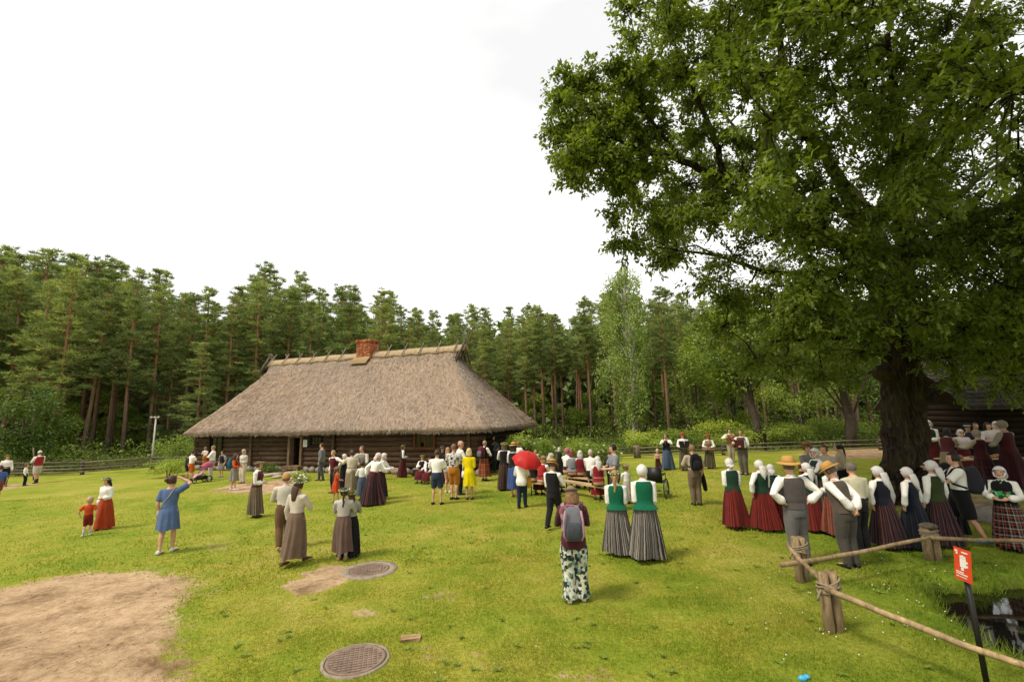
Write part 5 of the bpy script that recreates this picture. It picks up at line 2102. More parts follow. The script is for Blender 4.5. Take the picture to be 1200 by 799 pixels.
def mk_skirt(f, root, name, mat, hem=.06, flare=.155, waist=.612, pleats=22, amp=.012, n=110, sway=0.0, off=.016, dx=0.0):
    h = f.h
    rings, att = [], []
    rows = 13
    dx += random.uniform(-.02, .02)
    sway += random.uniform(-.02, .02)
    ph = random.uniform(0, 6.28)
    ph2 = random.uniform(0, 6.28)
    tb = np.array(TORSO[f.sex])
    for i in range(rows):
        t = i / (rows - 1)
        z = waist + (hem - waist) * t
        if z > .5:
            rx, ry, yo = [np.interp(z, tb[:, 0], tb[:, q]) for q in (1, 2, 3)]
            rx, ry = rx + off, ry + off
        else:
            rx, ry, yo = .102 + off, .077 + off, -.006
        g = max(0, t - .12) / .88
        rx = rx + (flare - .105) * g ** 0.95
        ry = ry + (flare * .92 - .082) * g ** 0.85
        ring = []
        for j in range(n + 1):
            a = 2 * PI * j / n
            am_ = amp * (.55 + .75 * math.sin(2.5 * a + ph2) ** 2)
            w = am_ * t ** .7 * math.sin(pleats * a + ph + 1.1 * math.sin(3 * a + ph2) + .5 * math.sin(2 * t + a)) + amp * 2.0 * t * math.sin(3 * a + ph2 + t) + amp * 1.5 * t * math.sin(5 * a + ph) + amp * .5 * t * math.sin(11 * a + ph2)
            p = np.array([(rx + w) * math.cos(a) + dx * t * t, (ry + w) * math.sin(a) + yo + sway * t * t, z + (.010 * math.sin(3 * a + ph2) * t)])
            ring.append(f.T(p) if z > .5 else np.array([p[0], p[1], p[2] + f.dz]) * h)
            att.append((j / n, t))
        rings.append(ring)
    mb = MB()
    mb.loft(rings, cap=False, att=att, closed=False)
    return mb.build(name, mat, root, att=True)


def mk_seat_skirt(f, root, name, mat, hem=.10):
    h = f.h
    zt = (f.legs[1][0][2]) / h
    kz = max(f.legs[1][1][2], f.legs[-1][1][2]) / h
    ky = f.legs[1][1][1] / h
    sec = [((0, -.004, zt + .10), (.092, .075), 0), ((0, .005, zt + .045), (.112, .09), 12), ((0, .05, zt + .012), (.125, .075), 62), ((0, ky * .7, (zt + kz) / 2 + .006), (.128, .062), 85),
           ((0, ky + .015, kz - .004), (.130, .062), 45), ((0, ky + .03, kz * .6), (.140, .075), 6), ((0, ky + .035, hem), (.150, .09), 0)]
    n = 64
    rings, att = [], []
    for i, (c, (rx, ry), ang) in enumerate(sec):
        a0 = R(ang)
        fwd = np.array([0, math.cos(a0), math.sin(a0)])
        ring = []
        for j in range(n + 1):
            a = 2 * PI * j / n
            w = .006 * i / 6 * math.sin(16 * a)
            ring.append((np.array(c) + np.array([1, 0, 0]) * (rx + w) * math.cos(a) + fwd * (ry + w) * math.sin(a)) * h)
            att.append((j / n, i / 6))
        rings.append(ring)
    mb = MB()
    mb.loft(rings, cap=False, att=att, closed=False)
    return mb.build(name, mat, root, att=True)


def mk_trousers(f, root, name, mat, length=1.0, loose=1.0, vox=.014, waist=.60, flare=1.0):
    h = f.h
    mb = MB()
    mb.loft(torso_rings(f, .455, waist, .012, 6))
    for sg in (1, -1):
        hp, kn, A = f.legs[sg]
        e = A - [0, 0, .012 * h]
        full = [(hp + [0, 0, .02 * h], .068), (hp + (kn - hp) * .45, .062 * loose), (kn, .048 * loose), (kn + (e - kn) * .5 + [0, -.006 * h, 0], .043 * loose), (e, .036 * loose * flare)]
        if length <= .5:
            q = hp + (kn - hp) * (length * 2)
            full = [full[0], (hp + (q - hp) * .5, .064 * loose), (q, .056 * loose)]
        elif length < 1:
            q = kn + (e - kn) * ((length - .5) * 2)
            full = full[:3] + [(q, .044 * loose)]
        mb.tube([p for p, r_ in full], [r_ * h for p, r_ in full], 12)
    o = mb.build(name, mat, root)
    live_fuse(o, vox, 2)
    return o


def mk_shoes(f, root, kind, sock=None, high=0.0):
    h = f.h
    for sg in (1, -1):
        hp, kn, A = f.legs[sg]
        mb = MB()
        x, y, z = A[0] + sg * .006 * h, A[1], A[2] - .045 * h
        rings = []
        for yy, w, ht in ((-.042, .010, .030), (-.036, .024, .046), (-.005, .029, .052), (.035, .031, .040), (.080, .032, .028), (.108, .026, .020), (.122, .010, .012)):
            rings.append([np.array([x + sg * .05 * yy * h + w * h * c_, y + yy * h, z + max(0.002, (.5 + .5 * s_) * ht) * h]) for c_, s_ in [(math.cos(2 * PI * j / 12), math.sin(2 * PI * j / 12)) for j in range(12)]])
        mb.loft(rings)
        if high:
            mb.tube([np.array([A[0], A[1] - .008 * h, z + .03 * h]), A + (kn - A) * high], [.030 * h, .034 * h], 10)
        mb.build('shoe', M_SHOE[kind], root)
        if sock:
            mb = MB()
            mb.tube([A + [0, 0, -.01 * h], A + (kn - A) * .35, A + (kn - A) * .8], [.025 * h, .029 * h, .037 * h], 10)
            mb.build('sock', cloth(sock), root)


def head_shell(f, r, zlo, face_y, face_z, n=26, m=12, zoff=0.0, yoff=0.0, wob=0.0):
    """shell over the skull with the face left open"""
    V_, F_ = [], []
    for i in range(m + 1):
        ph = PI / 2 - (PI / 2 + zlo) * i / m
        for j in range(n):
            a = 2 * PI * j / n
            w = 1 + wob * math.sin(a * 7 + i)
            V_.append((r[0] * w * math.cos(ph) * math.cos(a), r[1] * w * math.cos(ph) * math.sin(a) + yoff, r[2] * math.sin(ph) + zoff))
    for i in range(m):
        for j in range(n):
            q = [i * n + j, i * n + (j + 1) % n, (i + 1) * n + (j + 1) % n, (i + 1) * n + j]
            c = np.mean([V_[t] for t in q], axis=0)
            if c[1] > face_y and c[2] < face_z:
                continue
            F_.append(tuple(q))
    return [f.H(v) for v in V_], F_


def mk_hair(f, root, col, style='short', wind=0.0):
    mat = hair_mat(col)
    mb = MB()
    if style == 'bald':
        v, fc = head_shell(f, (.0535, .0640, .030), .9, -.012, .030, zoff=-.015, yoff=-.004)
        mb.add(v, fc)
        return mb.build('hair', mat, root)
    lo = {'short': .55, 'bob': .85, 'long': .75, 'bun': .72, 'braid': .72, 'pony': .7}[style]
    k_ = 1.0 if style == 'short' else 1.05
    v, fc = head_shell(f, (.0550 * k_, .0660 * k_, .066 * k_), lo, .022, .034 if style != 'bob' else .036, zoff=.006, yoff=-.004, wob=.015)
    mb.add(v, fc)
    if style == 'long':
        rings = []
        for i in range(8):
            t = i / 7
            c = f.H((0, -.040 - .012 * t, -.01)) + np.array([wind * t * t, -.020 * t - .012 * math.sin(t * 3), -.175 * t]) * f.h
            w, d_ = (.052 - .018 * t * t) * f.h, (.028 - .010 * t) * f.h
            rings.append([c + np.array([w * math.cos(2 * PI * j / 14) * (1 + .08 * math.sin(j * 3 + i)), d_ * math.sin(2 * PI * j / 14), 0]) for j in range(14)])
        mb.loft(rings)
    elif style == 'bob':
        rings = []
        for i in range(6):
            t = i / 5
            c = f.H((0, -.024, .0)) + np.array([0, -.006 * t, -.085 * t]) * f.h
            w, d_ = (.062 + .006 * math.sin(t * 3)) * f.h, (.045) * f.h
            rings.append([c + np.array([w * math.cos(2 * PI * j / 16) * (1 + .05 * math.sin(j * 3 + i)), d_ * math.sin(2 * PI * j / 16), 0]) for j in range(16)])
        mb.loft(rings)
    elif style == 'bun':
        mb.ball(f.H((0, -.080, .012)), .026 * f.h, 10, 7)
    elif style in ('braid', 'pony'):
        pts, rr = [], []
        for i in range(9):
            t = i / 8
            pts.append(f.H((0, -.062, .0)) + np.array([.006 * math.sin(i * 1.5), -.022 * math.sin(t * 2), -.20 * t]) * f.h)
            rr.append((.017 - .009 * t + (.003 if i % 2 else 0)) * f.h * (1 if style == 'braid' else 1.4))
        mb.tube(pts, rr, 8)
    return mb.build('hair', mat, root)


def mk_scarf(f, root, col, tail=.16, wrap=False, fold=0.0):
    mat = cloth(col)
    mb = MB()
    v, fc = head_shell(f, (.063, .073, .070), .75, .026, .030, zoff=.004, yoff=-.005, wob=.02)
    mb.add(v, fc)
    # band over the brow
    mb.tube([f.H((.058 * math.cos(a) , .066 * math.sin(a) - .002, .036 - .028 * (1 - math.sin(a)) * .5)) for a in np.linspace(-.2, PI + .2, 16)], .007 * f.h, 6)
    if tail:
        rings = []
        for i in range(7):
            t = i / 6
            c = f.H((0, -.066, -.012)) + np.array([fold * t, -.012 - .022 * math.sin(t * 2.2), -tail * t]) * f.h
            w = (.050 + .016 * math.sin(t * PI) - .046 * t ** 2) * f.h
            rings.append([c + np.array([w * math.cos(2 * PI * j / 14), .011 * f.h * math.sin(2 * PI * j / 14) + .008 * f.h * math.cos(4 * PI * j / 14), .010 * f.h * math.sin(j * 2 + i)]) for j in range(14)])
        mb.loft(rings)
        mb.ball(f.H((0, -.076, -.022)), (.020 * f.h, .014 * f.h, .016 * f.h), 8, 5)
    if wrap:
        mb.tube([f.H((.056, .03, .0)), f.H((.045, .05, -.045)), f.H((0, .055, -.066)), f.H((-.045, .05, -.045)), f.H((-.056, .03, .0))], .009 * f.h, 6)
    return mb.build('headscarf', mat, root)


def mk_wreath(f, root, fl='white', r=.070, tilt=0.15):
    mb = MB()
    n = 20
    for layer in range(3):
        for i in range(n):
            a = 2 * PI * (i + .33 * layer + random.uniform(-.2, .2)) / n
            rr = r + random.uniform(-.006, .012)
            c = np.array([rr * math.cos(a), rr * 1.1 * math.sin(a) - .004, .036 + tilt * .08 * math.sin(a) + random.uniform(-.010, .016)])
            d = np.array([-math.sin(a) + random.uniform(-.6, .6), math.cos(a) + random.uniform(-.6, .6), random.uniform(-.3, .9)])
            d /= np.linalg.norm(d)
            s = np.cross(d, [math.cos(a), math.sin(a), .4])
            s /= np.linalg.norm(s)
            mb.cur = 0
            q = [c, c + d * .012 + s * .007, c + d * .025, c + d * .012 - s * .007]
            mb.add([f.H(p) for p in q], [(0, 1, 2, 3)])
    if fl != 'none':
        mb.cur = 1
        for i in range(15):
            a = 2 * PI * (i + random.uniform(-.3, .3)) / 15
            mb.ball(f.H((( r + .010) * math.cos(a), (r * 1.1 + .010) * math.sin(a), .038 + tilt * .08 * math.sin(a) + random.uniform(-.006, .014))), .0085 * f.h * random.uniform(.7, 1.2), 6, 4)
    mb.cur = 0
    mb.tube([f.H((r * math.cos(a), r * 1.1 * math.sin(a), .036 + tilt * .08 * math.sin(a))) for a in np.linspace(0, 2 * PI, 21)], .010 * f.h, 6)
    return mb.build('wreath', [M_WLEAF, M_WFLOW[fl]], root)


def mk_hat(f, root, mat, brim=.105, crown=.055, band='#2a211b', droop=.012):
    mb = MB()
    n = 32
    def ring(r, z, w=0.0):
        return [f.H((r * math.cos(2 * PI * j / n), r * 1.12 * math.sin(2 * PI * j / n) - .004, .036 + z + w * math.cos(4 * PI * j / n + .6))) for j in range(n)]
    mb.loft([ring(brim, -droop, .007), ring(brim * .85, -.002, .004), ring(.060, .004), ring(.058, .030), ring(.052, crown * .95), ring(.036, crown + .004), ring(.012, crown - .004)], cap=True)
    o = mb.build('hat', mat, root)
    if band:
        mb = MB()
        mb.loft([ring(.0615, .006), ring(.0605, .022)], cap=False)
        mb.build('hat_band', cloth(band), o)
    return o


def mk_cap(f, root, col, visor=True):
    mb = MB()
    v, fc = head_shell(f, (.058, .068, .070), .12, 9, 9, zoff=.008, yoff=-.004)
    mb.add(v, fc)
    if visor:
        n = 12
        q = [f.H((.05 * math.cos(a), .058 * math.sin(a), .022)) for a in np.linspace(.3, PI - .3, n)] + [f.H((.052 * math.cos(a), .105 * math.sin(a) + .002, .016)) for a in np.linspace(PI - .3, .3, n)]
        mb.add(q, [tuple(range(2 * n))])
    return mb.build('cap', cloth(col), root)


ROOTS = []
VAR = random.Random(77)        # no two people hold themselves quite alike


def person(x, y, t, label, yaw=0, sex='f', h=None, xtra=0.0, ar='rest', al=None, stance='st', lean=0, hyaw=0, hpitch=0, twist=0, seat=None, child=False, skin='fair', curl=.35,
           top=None, sleeve=1.0, puff=.006, hem=.555, topname='blouse', vest=None, vhem=.545, peplum=0, vname='vest', skirt=None, shem=.055, flare=.155, pleats=22, amp=.011, sway=0, swaist=.612,
           trousers=None, tl=1.0, loose=1.0, tname='trousers', tflare=1.0, hair=None, hs='short', scarf=None, tail=.15, fold=0, wreath=None, hat=None, cap=None, shoes='black', sock=None, high=0,
           apron=None, dress=None, belt=None, collar=True, cuff=1.0, face=None, group=None, name='person', off=.010, wind=0.0, necktie=None):
    if seat is not None:
        g = at_ground(x, y, seat) * [1, 1, 0]
        hh = h or 1.62
    else:
        g = at_ground(x, y)
        hh = h or (tall(g, t) - xtra) / 1.0
    al = al or ar
    lean += VAR.uniform(-2.5, 3.5)
    twist += VAR.uniform(-7, 7)
    hyaw += VAR.uniform(-16, 16)
    hpitch += VAR.uniform(-4, 8)
    f = Fig(hh, sex, ar, al, stance, lean, hyaw, hpitch, twist, seat, child)
    root = thing(name, label, 'person', (g[0], g[1], 0.0), R(yaw), group)
    root.location.z = float(ground_z(g[None, :2])[0])
    dist = math.hypot(g[0], g[1])
    vox = .012 if dist < 9.6 else .017 if dist < 13 else .023 if dist < 18 else .026
    cv = .014 if dist < 9.6 else .017 if dist < 13 else .021 if dist < 18 else .025
    cv *= max(.7, min(1, hh / 1.5))
    vox *= max(.7, min(1, hh / 1.5))
    ay = abs(((yaw + hyaw + math.degrees(math.atan2(g[0], g[1])) + 180) % 360) - 180)
    mk_body(f, root, M_SKIN[skin], vox, (curl, curl), face=(ay > 50 if face is None else face))
    if dress:
        mk_top(f, root, 'dress_bodice', dress, sleeve, cv, .56, off, collar=False)
        mk_skirt(f, root, 'dress_skirt', dress, shem, flare, .62, 7, .006, off=.013, n=64, sway=sway)
    if top:
        mk_top(f, root, topname, top, sleeve, cv, hem, off, 1.0, cuff, collar, puff if sleeve == 1.0 else 0)
    if vest:
        mk_vest(f, root, vname, vest, vhem, peplum=peplum)
    if skirt:
        if f.sit:
            mk_seat_skirt(f, root, 'skirt', skirt)
        else:
            mk_skirt(f, root, 'skirt', skirt, shem, flare, swaist, pleats, amp, sway=sway, n=112 if dist < 14 else 72)
    if apron:
        mb = MB()
        rows = []
        for i in range(7):
            t_ = i / 6
            z = .60 + (shem + .08 - .60) * t_
            rows.append([np.array([(.055 + .02 * t_) * s_ * 1.0, .094 + (flare - .085) * t_ - .028 * s_ * s_, z + f.dz]) * hh for s_ in np.linspace(-1, 1, 9)])
        rows2 = [[p + np.array([0, .008, 0]) for p in r_] for r_ in rows]
        mb.loft([a_ + b_[::-1] for a_, b_ in zip(rows, rows2)])
        mb.build('apron', apron, root)
    if trousers:
        mk_trousers(f, root, tname, trousers, tl, loose, cv, flare=tflare)
    if belt:
        mb = MB()
        mb.loft(torso_rings(f, .598, .622, .023, 3), cap=False)
        mb.build('belt', cloth(belt), root)
    if hair:
        mk_hair(f, root, hair, hs, wind)
    if scarf:
        mk_scarf(f, root, scarf, tail, ay > 70, fold)
    if wreath:
        mk_wreath(f, root, wreath)
    if hat:
        mk_hat(f, root, hat[0], hat[1], hat[2], hat[3])
    if cap:
        mk_cap(f, root, cap)
    if shoes:
        mk_shoes(f, root, shoes, sock, high)
    root.scale = (.95, .95, 1)
    ROOTS.append((root, f))
    return root, f


def at_fig(rf, p, frame='T'):
    """world position of a point in a figure's torso, head or body frame (body-height units)"""
    root, f = rf
    q = f.T(p) if frame == 'T' else f.H(p) if frame == 'H' else np.array(p) * f.h
    m = Matrix.Rotation(root.rotation_euler[2], 3, 'Z')
    w = m @ Vector([float(c) * s_ for c, s_ in zip(q, root.scale)])
    return np.array([w.x + root.location.x, w.y + root.location.y, w.z + root.location.z])


WH, CR, OFFW = cloth('#eae6dd', dim=1.0), cloth('#cfc4a8'), cloth('#c9bfae')
GRV = cloth('#0d5a3e', dim=1.0)
DGR = cloth('#1f3d2c')
BLK = cloth('#1d1b1c')
NVY = cloth('#1b2030')
MRN = cloth('#5a1c22')
RED = cloth('#a82a24')
GRY = cloth('#5b5652')
GREYSTR = cloth('#77706a', ['#3a3634', '#8d867d', '#4a4542', '#77706a', '#2e2b2a', '#958d80'], 14, kind='stripe')
REDSTR = cloth('#7a2320', ['#6f211c', '#7d2a21', '#5c1a16', '#792820', '#4d1613'], 16, kind='stripe')
DKSTR = cloth('#2a1f22', ['#1e1a20', '#5d2a28', '#1f1c22', '#3b2f33', '#1a181d', '#6b3a30', '#20242c'], 12, kind='stripe')
NVSTR = cloth('#1c2436', ['#12151d', '#181c27', '#0f1117', '#262a35'], 14, kind='stripe')
BRSTR = cloth('#6d5a48', ['#7b6a55', '#4f4135', '#8c7c66', '#5d4c3e'], 15, kind='stripe')
MRSTR = cloth('#5e2424', ['#5c2022', '#3b191c', '#6d2b2a', '#2d1719'], 15, kind='stripe')
WINE = cloth('#5b2327', ['#5d2326', '#3f1b20', '#6c2d2d', '#41252a', '#7a4038'], 13, kind='stripe')
OLSTR = cloth('#5e5a3e', ['#5b5640', '#3f3c2c', '#6f694d', '#4b3c30'], 15, kind='stripe')
BLSTR = cloth('#4c5e72', ['#4c6078', '#3b4a5e', '#5f7086', '#44566c'], 15, kind='stripe')
RPLAID = cloth('#8a4a2c', ['#8e4526', '#5e2f20', '#a2663c', '#70301f'], 9, kind='check')
CHK = cloth('#3a2522', ['#14100f', '#97938a', '#1d1413', '#8d3f30', '#151110'], 16, kind='check')
WPLAID = cloth('#401a1e', ['#421a1f', '#2c1418', '#56262a', '#33181d'], 8, kind='check')
BRN = cloth('#5d4a3a')
TAUPE = cloth('#75604e')
STRAW = (M_STRAWHAT, .105, .056, '#2a211b')

GRP = 'people gathered on the lawn'


def P(*a, **k):
    k.setdefault('group', GRP)
    return person(*a, **k)


TIERED = dict(sex='f', top=WH)
# --- far left
P(-5, 588, 546, 'child in a blue shirt cut off by the left border of the lawn', 60, 'm', child=True, top=cloth('#4a63a0'), topname='shirt', sleeve=.4, trousers=cloth('#7d4a3c'), tl=.45, tname='shorts', hair='#4a3526', ar='loose', shoes='brown')
P(4, 570, 532, 'person with a flower wreath, white blouse and black belt at the left border', -120, 'f', xtra=.04, top=WH, belt='#241f1e', trousers=BLK, hair='#6a4a32', hs='long', wreath='yellow', ar='rest', stance='step')
P(28, 569, 544, 'small child in a white shirt and black trousers by the left fence', -60, 'm', child=True, top=WH, topname='shirt', trousers=BLK, hair='#5a3f2a', stance='apart', ar='loose')
rv = P(42, 566, 527, 'man in a red vest and white shorts shouldering a long stick by the left fence', 70, 'm', xtra=.03, top=WH, topname='shirt', vest=cloth('#9c2a30'), trousers=cloth('#cfc7b6'), tl=.52, tname='shorts', loose=1.15, cap='#d5d0c6', hair='#5d4838', high=.35, ar='hold', al='chest', stance='step')
P(120, 620, 558, 'long haired woman in an orange red skirt and wreath beside the toddler', 172, 'f', xtra=.03, top=WH, skirt=cloth('#a8401c'), vest=None, hair='#2e211a', hs='long', wreath='white', ar='rest', al='belly', shem=.03, flare=.15, pleats=10, shoes='tan')
P(101, 628, 584, 'toddler in an orange shirt and dark red shorts walking on the lawn', 15, 'm', child=True, top=cloth('#c8451e'), topname='shirt', sleeve=.4, trousers=cloth('#7c1f1c'), tl=.55, tname='shorts', hair='#b89a78', ar='side', stance='step', shoes='white', sock='#d8d2c8')
bl = P(194, 648, 557, 'woman in a blue dress shading her eyes with one raised hand', 12, 'f', dress=cloth('#566c92'), sleeve=.38, shem=.30, flare=.125, hair='#4a3226', hs='bun', ar='brow', al='rest', stance='step', shoes='white', hyaw=-20)

# --- in front of the left wall of the house
P(223, 563, 528, 'man in a white tee shirt and orange shorts beside the pushchair', -30, 'm', top=WH, topname='tee_shirt', sleeve=.42, trousers=cloth('#c05f1e'), tl=.5, tname='shorts', loose=1.1, hair='#2b211b', ar='hold', hpitch=20)
P(218, 560, 532, 'person in black half hidden behind the man with orange shorts', -40, 'm', top=BLK, topname='shirt', sleeve=.5, trousers=BLK, tl=.5, tname='shorts', hair='#2b211b', ar='rest')
dad = P(247, 562, 522, 'man all in white holding a toddler by the log wall', 110, 'm', top=WH, topname='shirt', sleeve=.5, trousers=cloth('#d2ccbe'), hair='#8a7256', ar='fold', al='chest')
P(259, 559, 528, 'youth in a black and white vest and grey shorts by the log wall', 170, 'm', top=cloth('#a9a9a5'), topname='shirt', sleeve=.45, vest=cloth('#26282b'), trousers=cloth('#8d8b88'), tl=.5, tname='shorts', hair='#3a2b21', ar='rest', shoes='blue')
obp = P(273, 574, 531, 'person in an orange top and grey skirt carrying a teal rucksack', -75, 'f', top=cloth('#c9561f'), topname='jacket', skirt=cloth('#8d8579'), shem=.26, flare=.125, pleats=8, hair='#4a3529', hs='bob', ar='hold', stance='step', shoes='white')
P(284, 566, 526, 'elderly person with white hair, pale blouse and cream trousers', 160, 'f', top=cloth('#cbc6b8'), trousers=cloth('#cfc6ae'), loose=1.1, hair='#b9a98d', hs='bob', ar='belly', shoes='brown')
P(299, 606, 539, 'woman with a flower wreath and white blouse standing alone in profile', -78, 'f', xtra=.03, top=WH, vest=cloth('#5c2a2a'), skirt=BRSTR, hair='#5d402c', hs='bun', wreath='pink', ar='belly', shem=.06, flare=.135, sock='#d8d2c8')
P(331, 643, 553, 'man in a tan cap and cream shirt walking behind the long haired woman', 25, 'm', xtra=.02, top=cloth('#cfc8b6'), topname='shirt', trousers=cloth('#6d5136'), loose=1.15, cap='#b98f52', hair='#6e5844', ar='hold', stance='walk', shoes='tan')
P(345, 662, 560, 'woman with long brown hair and leafy wreath striding in a brown skirt', -14, 'f', xtra=.03, top=cloth('#cbc1ad'), skirt=TAUPE, shem=.10, flare=.135, pleats=9, amp=.010, hair='#4a3020', hs='long', wreath='white', ar='chest', al='rest', stance='walk', sway=-.05, shoes='brown')
P(401, 656, 569, 'girl with a dark braid and wreath in a brown skirt beside the manhole', 2, 'f', xtra=.04, top=cloth('#bdb8ac'), skirt=cloth('#6b5549'), shem=.12, flare=.14, pleats=9, hair='#33231a', hs='braid', wreath='white', ar='chest', shoes='tan', sock='#cfc6b8')
P(410, 652, 573, 'wreathed woman in a black skirt hidden behind the girl with the braid', 20, 'f', xtra=.03, top=cloth('#a9a497'), skirt=BLK, shem=.03, flare=.16, hair='#4a3020', hs='long', wreath='yellow', ar='chest')

# --- dancers before the wall
P(376, 563, 519, 'man in a grey suit walking along the log wall', 100, 'm', top=cloth('#77787c'), topname='suit_jacket', hem=.47, off=.018, trousers=cloth('#4f5054'), hair='#3a2c22', ar='rest', stance='step')
P(393, 588, 547, 'child in a short orange dress holding hands out near the dancers', -55, 'f', xtra=.03, child=True, dress=cloth('#c2481c'), sleeve=.35, shem=.30, flare=.14, hair='#7a5638', hs='pony', wreath='pink', ar='hold', stance='step', shoes='skin')
P(391, 577, 527, 'dancer in a maroon vest stretching one white sleeve to the left', 150, 'm', top=WH, topname='shirt', vest=MRN, trousers=BLK, hair='#9a8468', ar='rest', al='out', lean=6)
P(402, 573, 531, 'woman with a white headscarf, navy vest and black skirt among the dancers', 70, 'f', xtra=.02, top=WH, vest=NVY, skirt=BLK, scarf='#dcd8d0', ar='hold')
P(411, 580, 527, 'dancer in a cream belted coat and beige skirt', 15, 'f', top=cloth('#d2c8ae'), topname='coat', hem=.42, off=.02, belt='#a8875a', skirt=cloth('#8f8068'), shem=.10, flare=.13, hair='#4a3527', hs='bun', ar='hold', al='ext')
P(423, 578, 522, 'tall dancer reaching one arm across the ring of dancers', 165, 'm', top=cloth('#cfc9ba'), topname='shirt', vest=cloth('#8a8478'), trousers=cloth('#5a616c'), hair='#5b4433', ar='out', al='hold')
P(424, 586, 541, 'small girl in a white blouse and blue grey skirt among the dancers', 10, 'f', child=True, top=WH, skirt=cloth('#525a6b'), shem=.12, flare=.14, hair='#4a2f22', hs='bun', ar='hold')
P(436, 591, 529, 'woman in a pink headscarf bending in a red and dark striped skirt', -40, 'f', xtra=.02, top=WH, skirt=DKSTR, shem=.03, flare=.26, pleats=18, amp=.016, scarf='#d9c2b8', tail=.10, lean=18, ar='fwd', al='side', apron=None, belt='#a02a20')
P(446, 585, 530, 'dancing woman in a swinging dark striped skirt at the right of the ring', -95, 'f', xtra=.02, top=WH, skirt=DKSTR, shem=.05, flare=.22, scarf='#dcd4c8', tail=.1, lean=8, ar='fwd', sway=-.05)
P(447, 562, 532, 'person in white sleeves and a rust skirt behind the dancers', -60, 'f', top=WH, skirt=RPLAID, hair='#6b4a35', hs='bun', ar='hold', stance='step')
P(472, 559, 520, 'woman with a green leaf wreath and dark red skirt standing by the wall', -70, 'f', xtra=.04, top=WH, vest=BLK, skirt=MRSTR, shem=.02, flare=.15, hair='#5a4630', hs='bob', wreath='none', ar='belly')
P(495, 556, 0, 'wreathed girl in a black vest sitting by the wall beside the window', 170, 'f', h=1.45, seat=.30, stance='sit', top=WH, vest=BLK, skirt=MRN, hair='#6a4c34', hs='bob', wreath='yellow', ar='chest', al='lap')
P(504, 557, 0, 'dark haired child sitting by the wall behind the man in navy shorts', 160, 'f', h=1.35, seat=.30, stance='sit', top=WH, vest=NVY, skirt=MRN, hair='#2b211c', hs='bob', ar='lap')

# --- knot of visitors in the middle
P(512, 591, 527, 'man in a white tee shirt and navy shorts with his back turned', -8, 'm', top=WH, topname='tee_shirt', sleeve=.42, trousers=cloth('#2f3d50'), tl=.46, tname='shorts', loose=1.05, hair='#4a3628', ar='hold', stance='apart')
P(519, 566, 522, 'woman in a black straw hat and dark red skirt behind the visitors', 170, 'f', xtra=.03, top=BLK, skirt=MRN, hair='#2b211c', hs='bob', hat=(cloth('#3a3330'), .085, .05, '#8b7a5a'), ar='lap')
P(525, 577, 524, 'woman with long fair hair, black top and bare legs', -20, 'f', top=BLK, sleeve=.3, trousers=cloth('#cfc9bd'), tl=.2, tname='shorts', hair='#a37f58', hs='long', ar='hold', shoes='white')
P(532, 585, 520, 'person in a black and white patterned top and mustard shorts', -20, 'm', top=cloth('#cfcbc3', cols=['#d8d4cb', '#26272b', '#d8d4cb', '#8d8c8a', '#d8d4cb'], reps=22, kind='print'), topname='patterned_top', sleeve=.5, trousers=cloth('#b5741f'), tl=.52, tname='shorts', loose=1.15, hair='#7a5a40', hs='short', ar='hold')
P(539, 579, 516, 'tall bald man in a white shirt behind the woman in yellow', -75, 'm', top=WH, topname='shirt', sleeve=.5, trousers=BLK, hair='#8f7a62', hs='bald', ar='hold', al='hold')
yw = P(550, 585, 525, 'blond woman in a bright yellow dress', -8, 'f', dress=cloth('#d8c400', dim=1.0), sleeve=.55, shem=.27, flare=.13, hair='#d2bd86', hs='bob', ar='belly', stance='st', shoes='brown')
plm = P(568, 563, 516, 'musician in a rust plaid skirt with a maroon rucksack', -35, 'f', top=WH, vest=BLK, skirt=RPLAID, shem=.12, flare=.165, hair='#a58a6c', hs='short', ar='hold', sock='#d8d2c8')
flm = P(578, 553, 510, 'man in a grey blue shirt and pale cap playing pipes before the corner bush', -150, 'm', xtra=.02, top=cloth('#5d6b78'), topname='shirt', sleeve=.5, trousers=cloth('#3b3d41'), cap='#c9c3b5', hair='#6b5a48', ar='flute', al='hold')
P(592, 574, 517, 'woman in a black vest and brown striped skirt with a pale wreath', -10, 'f', xtra=.04, top=WH, vest=BLK, skirt=cloth('#4b3429', ['#4d372b', '#33251f', '#5e4434', '#2b201c'], 14, kind='stripe'), hair='#6a5038', hs='bob', wreath='yellow', ar='hold', shem=.03)
P(603, 582, 518, 'woman in a straw hat, dark vest and blue skirt half behind the red umbrella', -30, 'f', xtra=.04, top=WH, vest=BLK, skirt=cloth('#3f568f'), shem=.16, flare=.12, hair='#3a2c23', hs='bob', hat=STRAW, ar='hold', shoes='tan')
P(609, 560, 516, 'wreathed person with white sleeves behind the straw hat and umbrella', -40, 'f', xtra=.03, top=WH, skirt=BLK, hair='#8a6c48', hs='bob', wreath='yellow', ar='hold')
umf = P(612, 595, 536, 'person in a white jacket and navy jeans under the red umbrella', -20, 'f', top=WH, topname='jacket', hem=.44, off=.022, trousers=cloth('#1f2a3d'), hair='#5a4333', hs='bob', ar='umb', al='hold', stance='step', loose=1.05)

